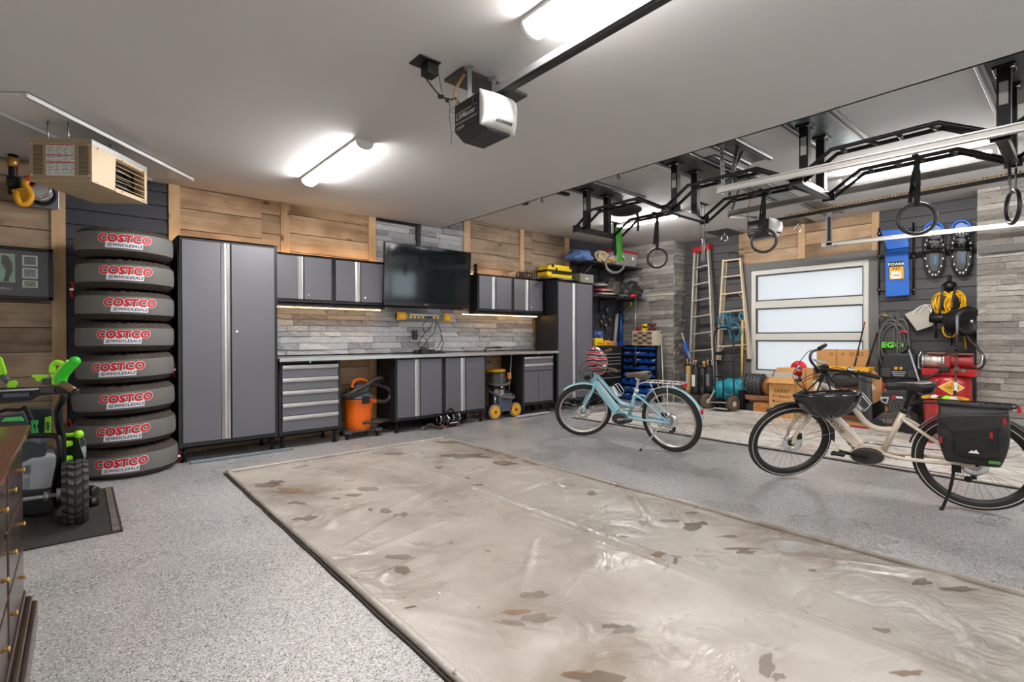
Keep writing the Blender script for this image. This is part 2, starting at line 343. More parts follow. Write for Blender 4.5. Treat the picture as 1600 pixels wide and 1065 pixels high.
def stones(parent, o, u, n, width, z0, z1, meshes, rng, rh=(.05, .085), ln=(.16, .55), dp=.045, blocks=()):
    o = V(o); u = V(u); n = V(n); z = z0; cnt = 0
    rot = Matrix(((u.x, n.x, 0), (u.y, n.y, 0), (u.z, n.z, 1))).to_4x4()
    while z < z1-.02:
        h = min(rng.uniform(*rh), z1-z)
        if z1-z-h < .03: h = z1-z
        x = 0
        while x < width-1e-4:
            l = rng.uniform(*ln)
            if width-x-l < .1: l = width-x
            if not any(a < x+l/2 < b_ and c < z+h/2 < d for a, b_, c, d in blocks):
                ob = bpy.data.objects.new('stone', rng.choice(meshes)); COL.objects.link(ob); ob.parent = parent
                d = dp*rng.uniform(.55, 1)
                ob.matrix_basis = Matrix.Translation(V((o.x, o.y, z))+u*(x+.0015)) @ rot @ Matrix.Diagonal((l-.003, d, h-.004, 1))
                cnt += 1
            x += l
        z += h
    return cnt
rg = random.Random(3)
c1 = stones(wall_back, (5.845, W+.03, 0), (-1, 0, 0), (0, -1, 0), 4.24, 1.0, 1.62, SB, rg, (.052, .085), (.2, .6), .05)
c2 = stones(wall_back, (4.42, W+.03, 0), (-1, 0, 0), (0, -1, 0), 1.42, 2.2, ZH, SB, rg, (.06, .09), (.2, .6), .05, blocks=((.0, 1.4, 9, 9),))
tag(MB().bx(3.0, 3.62, W-.03, W+.02, 2.755, ZL).bx(3.6, 3.66, W-.035, W+.02, 2.3, ZL).build('trim_1', blackp), 'dark channel trim over the stone behind the television', kind='structure')
pil = tag(MB().bx(8.37, XR, 5.12, W+.03, 0, ZH).build('wall_corner_pillar', wallb), 'stone clad pillar in the far corner', kind='structure')
c3 = stones(pil, (8.37, 5.10, 0), (0, 1, 0), (-1, 0, 0), 1.13, 0, ZH, SW, rg, (.065, .1), (.25, .65), .05)
c4 = stones(pil, (XR, 5.12, 0), (-1, 0, 0), (0, -1, 0), .39, 0, ZH, SW, rg, (.065, .1), (.2, .45), .05)
pil2 = tag(MB().bx(8.37, XR, YF, .92, 0, ZH).build('wall_front_pillar', wallb), 'pale grey stone pillar at the right edge', kind='structure')
c5 = stones(pil2, (8.37, -.45, 0), (0, 1, 0), (-1, 0, 0), 1.40, 0, ZH, SW, rg, (.06, .09), (.25, .6), .05)
tag(MB().bx(8.28, 8.37, -.45, .93, 2.20, 2.27).build('trim_2', M('slate_ledge', (92, 90, 88), .8)), 'dark grey ledge stone across the right pillar', kind='structure')
c6 = stones(pil2, (XR, .92, 0), (-1, 0, 0), (0, 1, 0), .38, 0, ZH, SW, rg, (.07, .1), (.2, .4), .04)

# ---- siding planks: slanted profile, one object per course
def course(parent, along, a0, a1, base, z0, z1, mat, out, name='plank', th=(.014, .026)):
    """along 'x' (back wall, faces -y) or 'y' (right wall, faces -x)"""
    p = MB()
    if along == 'x': pr = [(0, z0+.004), (-th[1], z0+.004), (-th[0], z1-.002), (0, z1-.002)]; p.prism([(a0, base+y, z) for y, z in pr], (a1-a0, 0, 0))
    else: pr = [(0, z0+.004), (-th[1], z0+.004), (-th[0], z1-.002), (0, z1-.002)]; p.prism([(base+x, a0, z) for x, z in pr], (0, a1-a0, 0))
    return p.build(name, mat, parent)
for (x0, x1) in ((-.08, .714), (6.75, 8.35)):
    k = 0; z = 0
    while z < ZH-.02 and not (x0 < 0 and z > ZL-.02):
        top = min(z+.142, ZL if x0 < 0 else ZH); course(wall_back, 'x', x0, x1, W+.03, z, top, siding, None); z = top
for (y0, y1) in ((3.97, 5.10), (.93, 2.03)):
    z = 0
    while z < ZH-.02:
        top = min(z+.142, ZH); course(wall_right, 'y', y0, y1, XR, z, top, sidingR, None); z = top
z = 0
while z < WZ0-.06:
    top = min(z+.142, WZ0-.06); course(wall_right, 'y', 2.03, 3.97, XR, z, top, sidingR, None); z = top
# dark casing round the window
cas = M('grey_casing', (108, 106, 103), .6)
tag(MB().bx(XR-.035, XR, WY1, WY1+.12, WZ0-.07, WZ1+.12).bx(XR-.035, XR, WY0-.12, WY0, WZ0-.07, WZ1+.12).bx(XR-.035, XR, WY0, WY1, WZ1, WZ1+.12).bx(XR-.05, XR, WY0-.12, WY1+.12, WZ0-.08, WZ0).build('trim_3', cas, bevel=.003), 'grey casing round the window', kind='structure')
# ---- wood boards
flat = (.02, .02)
def boards(x0, x1, z0, z1, h, mat, zoff=0):
    z = z0-zoff
    while z < z1-.01:
        a, b_ = max(z, z0), min(z+h, z1)
        if b_-a > .02: course(wall_back, 'x', x0, x1, W+.03, a, b_-.001, mat, None, 'board', (.02, .026))
        z += h
boards(XL, -.18, 0, ZL, .222, wood_xg, .03)
boards(.814, 1.6, 0, ZL, .222, wood_x, .1); boards(1.6, 1.805, 0, .95, .222, wood_x, .1); boards(1.6, 1.805, 1.62, ZL, .222, wood_x, .1); boards(1.905, 2.902, 0, .95, .222, wood_x, .06); boards(1.905, 2.902, 1.62, ZL, .222, wood_x, .06)
boards(4.538, 5.558, .0, .95, .222, wood_xg, .0); boards(4.538, 5.558, 1.62, ZH, .222, wood_xg, .0); boards(5.85, 6.636, .0, ZH, .222, wood_xg, .04); boards(5.644, 5.85, 1.62, ZH, .222, wood_xg, .04)
for x0, x1, zt in ((-.18, -.08, ZL), (.714, .814, ZL), (1.805, 1.905, ZL), (2.902, 3.0, ZL), (4.42, 4.538, ZH), (5.558, 5.644, ZH), (6.636, 6.754, ZH)):
    for za, zb in (((0, .95), (1.62, zt)) if 1.6 < x0 < 5.8 else ((0, zt),)): MB().bx(x0, x1, W-.012, W+.03, za, zb).build('upright_board', wood_z, wall_back, bevel=.002)
# wood over the window (right wall)
z = WZ1+.12; k = 0
while z < ZH-.02:
    top = min(z+.2, ZH)
    for (y0, y1) in ((2.12, 3.0), (3.1, 4.06)):
        course(wall_right, 'y', y0, y1, XR, z, top-.001, wood_y, None, 'board', (.02, .026))
    z = top
for y0, y1 in ((2.03, 2.12), (3.0, 3.1)): MB().bx(XR-.045, XR, y0, y1, WZ1+.12, ZH).build('upright_board', wood_z, wall_right, bevel=.002)
# ---- window
vin = M('white_vinyl', (214, 212, 205), .45)
fr = MB(); X0, X1 = XR-.02, XR+.07
fr.bx(X0, X1, WY0, WY0+.07, WZ0, WZ1).bx(X0, X1, WY1-.07, WY1, WZ0, WZ1).bx(X0, X1, WY0+.07, WY1-.07, WZ0, WZ0+.07).bx(X0, X1, WY0+.07, WY1-.07, WZ1-.08, WZ1)
win = tag(fr.build('window_1', vin, bevel=.006), 'white framed window of three wide frosted panes', kind='structure')
zs = [WZ0+.07, WZ0+.62, WZ0+.74, WZ0+1.15, WZ0+1.27, WZ1-.08]
zs = [WZ0+.07, 1.145, 1.255, 1.68, 1.80, WZ1-.08]
for a, b_ in ((zs[1], zs[2]), (zs[3], zs[4])): MB().bx(X0+.005, X1, WY0+.07, WY1-.07, a, b_).build('mullion', vin, win, bevel=.006)
seal = M('dark_window_seal', (70, 70, 70), .6)
for a, b_ in ((zs[0], zs[1]), (zs[2], zs[3]), (zs[4], zs[5])):
    pn = MB().bx(XR+.035, XR+.041, WY0+.09, WY1-.09, a+.02, b_-.02).build('pane', frost, win)
    MB().bx(X0+.03, X0+.06, WY0+.07, WY0+.09, a, b_).bx(X0+.03, X0+.06, WY1-.09, WY1-.07, a, b_).bx(X0+.03, X0+.06, WY0+.09, WY1-.09, a, a+.02).bx(X0+.03, X0+.06, WY0+.09, WY1-.09, b_-.02, b_).build('pane_seal', seal, pn)
tag(MB().bx(XR-.10, XR-.02, WY0-.02, WY1+.02, WZ0-.035, WZ0).build('window_sill', vin, win, bevel=.004))
# driveway outside
tag(MB().bx(-30, 40, -40, 45, -.3, -.13).build('ground', M('concrete_ground', (150, 148, 144), .9)), 'concrete ground outside the garage', kind='structure')

# ================================================================ LIGHTS in the room
def tube_light(name, label, x, y0, y1, z, grp='ceiling strip lights', w=.15, deep=.07, slim=False):
    t = thing(name, label, 'ceiling light', (x, (y0+y1)/2, z-deep), group=grp)
    if slim:
        MB().bx(x-.035, x+.035, y0, y1, z-.045, z).build('housing', whitep, t, bevel=.004)
        MB().cyl((x, y0+.02, z-.065), (x, y1-.02, z-.065), .025, n=12).build('tube', tube_slim_m, t)
        MB().bx(x-.03, x+.03, y0-.015, y0+.02, z-.095, z).build('end_cap', whitep, t); MB().bx(x-.03, x+.03, y1-.02, y1+.015, z-.095, z).build('end_cap', whitep, t)
    else:
        MB().bx(x-w/2, x+w/2, y0, y1, z-.02, z).build('housing', whitep, t)
        pr = [(x+(w/2-.008)*math.cos(a), z-.02-(deep-.02)*math.sin(a)) for a in [PI*k/10 for k in range(11)]]
        MB().prism([(a, y0+.015, c) for a, c in pr], (0, y1-y0-.03, 0)).build('diffuser', tube_m, t)
        for ya, yb in ((y0-.004, y0+.015), (y1-.015, y1+.004)):
            pe = [(x+w/2*math.cos(a), z-.018-(deep-.014)*math.sin(a)) for a in [PI*k/10 for k in range(11)]]
            MB().prism([(a, ya, c) for a, c in pe], (0, yb-ya, 0)).build('end_cap', whitep, t)
    return t
tube_light('strip_light', 'lit strip light on the low ceiling over the tall cabinet side', 1.76, 3.85, 5.15, ZL)
tube_light('strip_light', 'lit strip light cut by the top edge beside the opener rail', 1.76, .63, 1.88, ZL)
tube_light('strip_light', 'unseen strip light added behind the viewer to brighten the near bay', 1.76, -1.8, -.6, ZL)  # added lamp, out of view, lifts the light from behind the camera
tube_light('strip_light', 'slim lit tube on the high ceiling near the corner shelves', 6.48, 3.86, 4.98, ZH, slim=True)
tube_light('strip_light', 'slim lit tube on the high ceiling behind the nearest ring', 6.53, .62, 1.85, ZH, slim=True)
tube_light('strip_light', 'unseen slim tube added behind the viewer to brighten the far bay', 6.53, -1.9, -.7, ZH, slim=True)  # second unseen lamp, added as extra light for the far bay
# ================================================================ CABINETS
def handle(parent, x0, x1, y, z0, z1, horiz=False):
    """aluminium full-length pull with a rolled profile"""
    h = MB()
    if horiz:
        pr = [(y, z0), (y-.022, z0+.003), (y-.026, (z0+z1)/2), (y-.018, z1), (y, z1)]
        h.prism([(x0, a, c) for a, c in pr], (x1-x0, 0, 0))
    else:
        w = x1-x0; pr = [(x0, y), (x0, y-.012), (x0+w*.3, y-.022), (x0+w*.42, y-.012), (x0+w*.58, y-.012), (x0+w*.7, y-.024), (x1, y-.014), (x1, y)]
        h.prism([(a, c, z0) for a, c in pr], (0, 0, z1-z0))
    return h.build('handle', alu, parent)
def lock(parent, x, y, z): return MB().cyl((x, y, z), (x, y-.01, z), .011, n=12).build('lock', chrome, parent)
def feet(t, x0, x1, y0, y1, h, n=4):
    for x in (x0+.05, x1-.05):
        for y in (y0+.06, y1-.06): MB().cyl((x, y, 0), (x, y, .015), .03).cyl((x, y, .015), (x, y, h), .016).build('foot', blackm, t)
def carcass(t, x0, x1, y0, y1, z0, z1, fr=.028):
    c = MB(); k = .016
    c.bx(x0, x0+k, y0, y1, z0, z1).bx(x1-k, x1, y0, y1, z0, z1).bx(x0, x1, y0, y1, z1-k, z1).bx(x0, x1, y0, y1, z0, z0+k).bx(x0, x1, y1-k, y1, z0, z1)
    c.bx(x0, x0+fr, y0, y0+.02, z0, z1).bx(x1-fr, x1, y0, y0+.02, z0, z1).bx(x0+fr, x1-fr, y0, y0+.02, z1-fr, z1).bx(x0+fr, x1-fr, y0, y0+.02, z0, z0+fr+.02)
    return c.build('body', charcoal, t, bevel=.002)
def double_doors(t, x0, x1, y0, z0, z1, hw, lockz=None, fr=.028, nohandle=False):
    xm = (x0+x1)/2; a, b_ = x0+fr+.003, x1-fr-.003; zz0, zz1 = z0+fr+.024, z1-fr-.004
    for i, (p, q) in enumerate(((a, xm-.006), (xm+.008, b_))):
        if nohandle: MB().bx(p, q+(0 if i else .004), y0-.012, y0+.006, zz0, zz1).build('door', doorgrey, t, bevel=.003); continue
        q2 = q-hw-.004 if i == 0 else q
        d = MB().bx(p, q2, y0-.012, y0+.006, zz0, zz1).build('door', doorgrey, t, bevel=.003)
        if i == 0: handle(d, q-hw, q, y0+.004, zz0, zz1)
        elif lockz: lock(d, p+.045, y0-.012, lockz)
    MB().bx(xm-hw-.02, xm+.02, y0+.004, y0+.008, zz0, zz1).build('gap_panel', blackp, t)
# tall lockers
t = thing('tall_cabinet', 'large grey two door locker cabinet beside the stack of covered tires', 'cabinet', (1.166, 5.95, 0), group='garage cabinets')
carcass(t, .722, 1.612, 5.7, 6.2, .142, 2.182); double_doors(t, .722, 1.612, 5.7, .142, 2.182, .078, 1.27); feet(t, .722, 1.612, 5.7, 6.2, .142)
t = thing('tall_cabinet', 'grey two door locker cabinet beside the corner shelves, behind the blue bicycle', 'cabinet', (6.33, 5.95, 0), group='garage cabinets')
carcass(t, 5.875, 6.775, 5.7, 6.2, .142, 2.135); double_doors(t, 5.875, 6.775, 5.7, .142, 2.135, .07, 1.2); feet(t, 5.875, 6.775, 5.7, 6.2, .142)
# wall cabinets
names = ['grey wall cabinet with two doors next to the large locker', 'grey wall cabinet with two doors left of the television', 'grey wall cabinet with two doors right of the television', 'grey wall cabinet with two doors touching the far locker']
for i, (x0, x1) in enumerate(((1.622, 2.322), (2.325, 3.0), (4.478, 5.158), (5.162, 5.84))):
    z0, z1 = 1.60, 2.165
    if i > 1: z0, z1 = 1.585, 2.15
    t = thing('wall_cabinet', names[i], 'cabinet', ((x0+x1)/2, 6.1, z0), group='garage cabinets')
    carcass(t, x0, x1, 5.97, 6.19, z0, z1, .024); double_doors(t, x0, x1, 5.97, z0, z1, .062, z0+.1, .024)
    MB().bx(x0, x1, 5.985, 6.19, z0-.03, z0).build('light_rail', charcoal, t)
# base cabinets
def base(x0, x1, lab, loc=None):
    return thing('base_cabinet', lab, 'cabinet', ((x0+x1)/2, 5.95, 0), group='garage cabinets')
t = base(1.622, 2.295, 'grey base cabinet of five drawers with pale pulls')
carcass(t, 1.622, 2.295, 5.7, 6.19, .142, .955); feet(t, 1.622, 2.295, 5.7, 6.19, .142)
zt = [.925, .79, .655, .52, .385, .19]
tops = [.905, .765, .628, .492, .355]; bots = [.772, .635, .499, .362, .192]
for a, b_ in zip(tops, bots):
    d = MB().bx(1.655, 2.262, 5.69, 5.706, b_, a-.042).build('drawer', doorgrey, t, bevel=.002)
    handle(d, 1.655, 2.262, 5.698, a-.042, a+.002, True)
lock(t, 1.95, 5.7, .935)
for i, (x0, x1) in enumerate(((2.987, 3.700), (3.704, 4.419))):
    t = base(x0, x1, ['grey two door base cabinet right of the orange vacuum', 'grey two door base cabinet left of the steel vacuum'][i])
    carcass(t, x0, x1, 5.7, 6.19, .142, .955); feet(t, x0, x1, 5.7, 6.19, .142); double_doors(t, x0, x1, 5.7, .142, .955, .072, .88)
t = base(5.121, 5.84, 'grey base cabinet with two drawers above two plain doors')
carcass(t, 5.121, 5.80, 5.7, 6.19, .142, .955); feet(t, 5.121, 5.80, 5.7, 6.19, .142)
for a, b_ in ((.905, .80), (.79, .70)):
    d = MB().bx(5.155, 5.767, 5.69, 5.706, b_-.012, a-.034).build('drawer', doorgrey, t, bevel=.002); handle(d, 5.155, 5.767, 5.698, a-.034, a, True)
lock(t, 5.46, 5.7, .935)
for p, q in ((5.155, 5.458), (5.461, 5.767)): MB().bx(p, q, 5.69, 5.706, .20, .678).build('door', doorgrey, t, bevel=.003)
# worktop
wt = thing('worktop', 'long stainless steel worktop over the base cabinets', 'worktop', (3.7, 5.9, .955))
MB().bx(1.618, 5.86, 5.645, 6.20, .957, .987).build('top', steel, wt, bevel=.004)
MB().bx(1.618, 5.86, 5.638, 5.645, .950, .987).build('edge', alu, wt)
# LED strips on and under the wall cabinets
for lab, x0, x1, y, z in (('warm light strip along the top of the wall cabinets left of the television', 1.65, 2.98, 6.165, 2.168), ('warm light strip along the top of the wall cabinets right of the television', 4.5, 5.3, 6.165, 2.153), ('warm light strip on top of the large locker', .75, 1.58, 6.17, 2.185),
                          ('warm light strip under the wall cabinets left of the television', 1.65, 3.0, 6.10, 1.553), ('warm light strip under the wall cabinets right of the television', 4.3, 5.82, 6.10, 1.54)):
    top = 'top' in lab
    s = MB(); n = 40
    for k in range(n):
        xa = x0+(x1-x0)*k/n; s.bx(xa+.004, xa+(x1-x0)/n-.010, y-.006, y+.006, z+.004, z+.010)
    o = thing('light_strip', lab, 'light strip', ((x0+x1)/2, y, z), group='warm light strips')
    MB().bx(x0, x1, y-.008, y+.008, z-.001 if top else z+.010, z+.004 if top else z+.017).build('backing', whitep, o)
    tag(s.build('diodes', led_m, o), kind='stuff')

# ---- television
t = thing('television', 'large black flat television on a tilting wall arm', 'television', (3.66, 6.05, 2.0))
a0, a1 = V((2.93, 5.84, 2.418)), V((4.275, 5.84, 2.418)); dn = V((0, .05, -.80)); nn = V((0, -.80, -.05)).normalized()
def tvq(u0, u1, v0, v1, d0, d1):
    q = []
    for d in (d0, d1):
        for (uu, vv) in ((u0, v0), (u1, v0), (u1, v1), (u0, v1)): q.append(a0+(a1-a0)*uu+dn*vv+nn*d)
    return q
MB().hexa(tvq(0, 1, 0, 1, -.045, 0)).build('casing', M('gloss_black_bezel', (9, 9, 10), .12), t, bevel=.008)
MB().hexa(tvq(.035, .965, .055, .92, .0005, .002)).build('screen', M('dark_glass_screen', (20, 27, 30), .07, 0), t)
MB().hexa(tvq(.0, 1.0, .935, 1.0, .0, .012)).build('speaker_bar', M('gloss_brown_black', (26, 17, 15), .2), t, bevel=.004)
c = a0+(a1-a0)*.46+dn*.967+nn*.0135
MB().ob(c, (.06, .002, .012), (1, 0, 0), dn).build('badge', chrome, t)
MB().bx(3.45, 3.85, 6.16, 6.19, 1.8, 2.2).bx(3.62, 3.68, 6.0, 6.17, 1.96, 2.04).bx(3.4, 3.9, 5.99, 6.02, 1.85, 2.15).build('wall_arm', blackm, t)
# ---- power strip light bar
t = thing('power_station', 'grey tool power strip with yellow end lamps under the television', 'power strip', (3.62, 6.15, 1.5))
p0 = ony(618, 494, 6.15); p1 = ony(702, 494, 6.15); zc = p0.z
MB().bx(p0.x, p1.x, 6.11, 6.17, zc-.035, zc+.05).build('bar', greym, t, bevel=.004)
for xa, xb in ((p0.x, p0.x+.15), (p1.x-.12, p1.x)):
    e = MB().prism([(xa, 6.10, zc-.045), (xb-.02, 6.10, zc-.045), (xb, 6.10, zc-.01), (xb, 6.10, zc+.03), (xb-.03, 6.10, zc+.06), (xa, 6.10, zc+.06)], (0, .06, 0)).build('end_lamp', dyellow, t, bevel=.004)
    MB().bx(xa+.03, xb-.04, 6.092, 6.10, zc-.02, zc+.035).build('lens', yellow, e, bevel=.003)
for k in range(8):
    xk = p0.x+.19+k*.062
    if k in (4, 5): MB().bx(xk, xk+.045, 6.09, 6.11, zc-.015, zc+.005).build('plug', blackp, t)
    else: MB().bx(xk, xk+.035, 6.105, 6.11, zc-.02, zc+.012).build('socket', yellow, t)
MB().bx(p0.x+.2, p1.x-.2, 6.106, 6.11, zc+.02, zc+.035).build('label_plate', whitep, t)
o = thing('wall_outlet', 'black wall outlet in the stone above the worktop', 'outlet', (ony(648, 523, 6.17).x, 6.17, 1.2))
q = ony(648.5, 523, 6.17)
MB().bx(q.x-.04, q.x+.04, 6.165, 6.19, q.z-.065, q.z+.065).build('plate', blackp, o, bevel=.004)
for dz in (-.03, .03): MB().bx(q.x-.018, q.x+.018, 6.16, 6.166, q.z+dz-.016, q.z+dz+.016).build('socket', M('outlet_face', (50, 50, 52), .4), o)
cords = MB()
for pts in ([(681, 503), (678, 520), (668, 530), (660, 545)], [(683, 503), (688, 515), (690, 530), (682, 545)], [(676, 503), (672, 512), (660, 525), (653, 540)], [(652, 524), (664, 528), (668, 537), (670, 546)], [(686, 520), (693, 535), (688, 548)], [(664, 520), (660, 510), (664, 502)]):
    cords.tube(sm([ony(x, y, 6.1+.02*i) for i, (x, y) in enumerate(pts)], 5), .005, 5)
tag(cords.build('charger_cords', rubber), 'tangle of black charging cords hanging from the power strip', 'cords', kind='stuff')
rg = random.Random(5)
def wx(px, y=6.0): return ony(px, 540, y).x
for i, (px, y, s, lab) in enumerate(((651, 6.02, (.10, .09, .05), 'flat black charger on the worktop nearest the outlet'), (662, 5.98, (.13, .1, .09), 'round topped black charger in the middle of the cord tangle'), (675, 6.0, (.12, .09, .055), 'low black charger right of the round one'), (688, 6.02, (.11, .08, .035), 'thin black adapter at the right end of the cord tangle'))):
    x = wx(px, y); t = thing('battery_charger', lab, 'charger', (x, y, .988), group='chargers on the worktop')
    MB().bx(x-s[0]/2, x+s[0]/2, y-s[1]/2, y+s[1]/2, .988, .988+s[2]*.6).build('base', blackp, t, bevel=.006)
    MB().bx(x-s[0]*.32, x+s[0]*.32, y-s[1]*.3, y+s[1]*.4, .988+s[2]*.6, .988+s[2]).build('battery', M('dark_grey_plastic', (58, 56, 54), .5), t, bevel=.006)

# ---- things on the cabinets
p = ony(743.5, 424, 6.05); t = thing('small_figure', 'small black two ball ornament on the wall cabinet beside the television', 'ornament', (p.x, 6.05, 2.15))
MB().lathe([(0, 2.15), (.035, 2.15), (.035, 2.17), (.022, 2.185), (.034, 2.20), (.036, 2.225), (.02, 2.245), (.0, 2.245)], (p.x, 6.05, 0), 14).build('body', blackp, t); MB().ball((p.x, 6.05, 2.272), .034, 12, 8).build('head', blackp, t)
t = thing('wood_block', 'weathered wood scrap block lying on the wall cabinet by the yellow case', 'wood block', (5.46, 6.05, 2.15))
MB().prism([(5.12, 6.0, 2.152), (5.62, 6.0, 2.152), (5.62, 6.0, 2.20), (5.42, 6.0, 2.29), (5.12, 6.0, 2.21)], (0, .14, 0)).build('block', wood_x, t, bevel=.004)
t = thing('tool_bundle', 'dark coil of straps in front of the wood block', 'straps', (5.5, 5.95, 2.15))
cb = MB()
for k in range(5): cb.ring((5.27+.06*k, 5.945, 2.195), .045, .010, (.2*k, 1, .3), 20, 6)
tag(cb.build('coil', M('brown_strap', (62, 44, 34), .8), t), kind='stuff')
for k in range(4): MB().bx(5.5+.055*k, 5.535+.055*k, 5.93, 5.96, 2.152, 2.20).build('buckle', M('buckle_grey', (84, 80, 74), .5), t, bevel=.003)
# yellow case
p = ony(849, 428, 5.98); q = ony(888, 400, 5.98)
t = thing('tool_case', 'yellow and black portable tool case on the folded cloth', 'tool case', ((p.x+q.x)/2, 6.0, p.z))
x0, x1, z0, z1 = p.x+.01, q.x+.01, 2.205, 2.42
MB().prism([(x0+.03, 5.9, z0), (x1, 5.9, z0), (x1, 5.9, z0+.09), (x0, 5.9, z0+.09), (x0, 5.9, z0+.03)], (0, .24, 0)).build('lower_shell', yellow, t, bevel=.015)
MB().prism([(x0, 5.9, z0+.12), (x1, 5.9, z0+.12), (x1, 5.9, z1), (x0+.10, 5.9, z1), (x0+.02, 5.9, z1-.05)], (0, .24, 0)).build('upper_shell', yellow, t, bevel=.015)
MB().bx(x0-.01, x1+.005, 5.895, 6.14, z0+.088, z0+.122).build('seam_band', blackp, t, bevel=.006)
MB().bx(x0+.11, x1-.04, 5.88, 5.90, z0+.06, z0+.085).bx(x0+.10, x0+.15, 5.885, 6.0, z1-.05, z1+.008).bx(x1-.07, x1-.02, 5.885, 6.0, z1-.05, z1+.008).bx(x0+.2, x0+.23, 5.885, 5.9, z0+.12, z0+.16).build('latches', blackp, t, bevel=.003)
t = tag(MB().sheet(lambda u, v: (5.72+.72*u, 5.72+.36*v, 2.14+.055*math.sin(PI*min(max(u, .02), .98))**.35*math.sin(PI*min(max(v, .02), .98))**.35+.008*math.sin(9*u+4*v)), 24, 14).build('folded_cloth', M('blue_grey_fleece', (128, 136, 158), .95, bump=(60, .5))), 'folded grey blue cloth on the far locker under the yellow case', 'cloth', kind='thing')
p = ony(910, 440, 5.85); q = ony(925, 418, 5.85)
t = thing('storage_box', 'small grey box with a bright label on the far locker', 'box', (p.x+.1, 5.9, 2.135))
MB().bx(p.x-.12, q.x-.02, 5.80, 5.98, 2.137, 2.30).build('box', M('grey_card', (132, 128, 122), .7), t, bevel=.003); MB().bx(p.x+.02, p.x+.10, 5.795, 5.80, 2.215, 2.235).build('label_strip', whitep, t)
MB().bx(p.x-.125, p.x-.06, 5.79, 5.985, 2.137, 2.305).build('lid_flap', M('olive_card', (120, 118, 92), .7), t)

# ================================================================ COVERED TIRES
cover = M('grey_tire_cover', (104, 102, 99), .62, 0, bump=(40, .15)); coverT = M('cover_top_fabric', (62, 54, 47), .85, 0, nz=(9, .25), bump=(30, .9)); redstrap = M('red_strap', (176, 20, 26), .6)
lred = M('sign_red', (200, 18, 32), .5); lblue = M('sign_navy', (30, 54, 112), .5); lwhite = M('sign_white', (238, 238, 236), .5)
lab_t = ['topmost grey covered tire of the stack, just under the heater', 'grey covered tire second from the top of the stack', 'grey covered tire third from the top, its lettering turned right', 'grey covered tire fourth from the top, a red strap at its lower right', 'grey covered tire fifth from the top, tilted up to the right', 'grey covered tire third from the bottom, with a crease above its lettering', 'grey covered tire second from the bottom', 'bottom grey covered tire resting on the floor']
tcx, tcy, tR = .335, 5.78, .355
ys = [398.5, 443.5, 495, 537, 580, 632.5, 673, 718.5]; xs = [196, 197.5, 205, 193.5, 184.5, 198, 193, 189.5]
zc = []
for i in range(8):
    zc.append(2.03-i*(2.03-.125)/7)
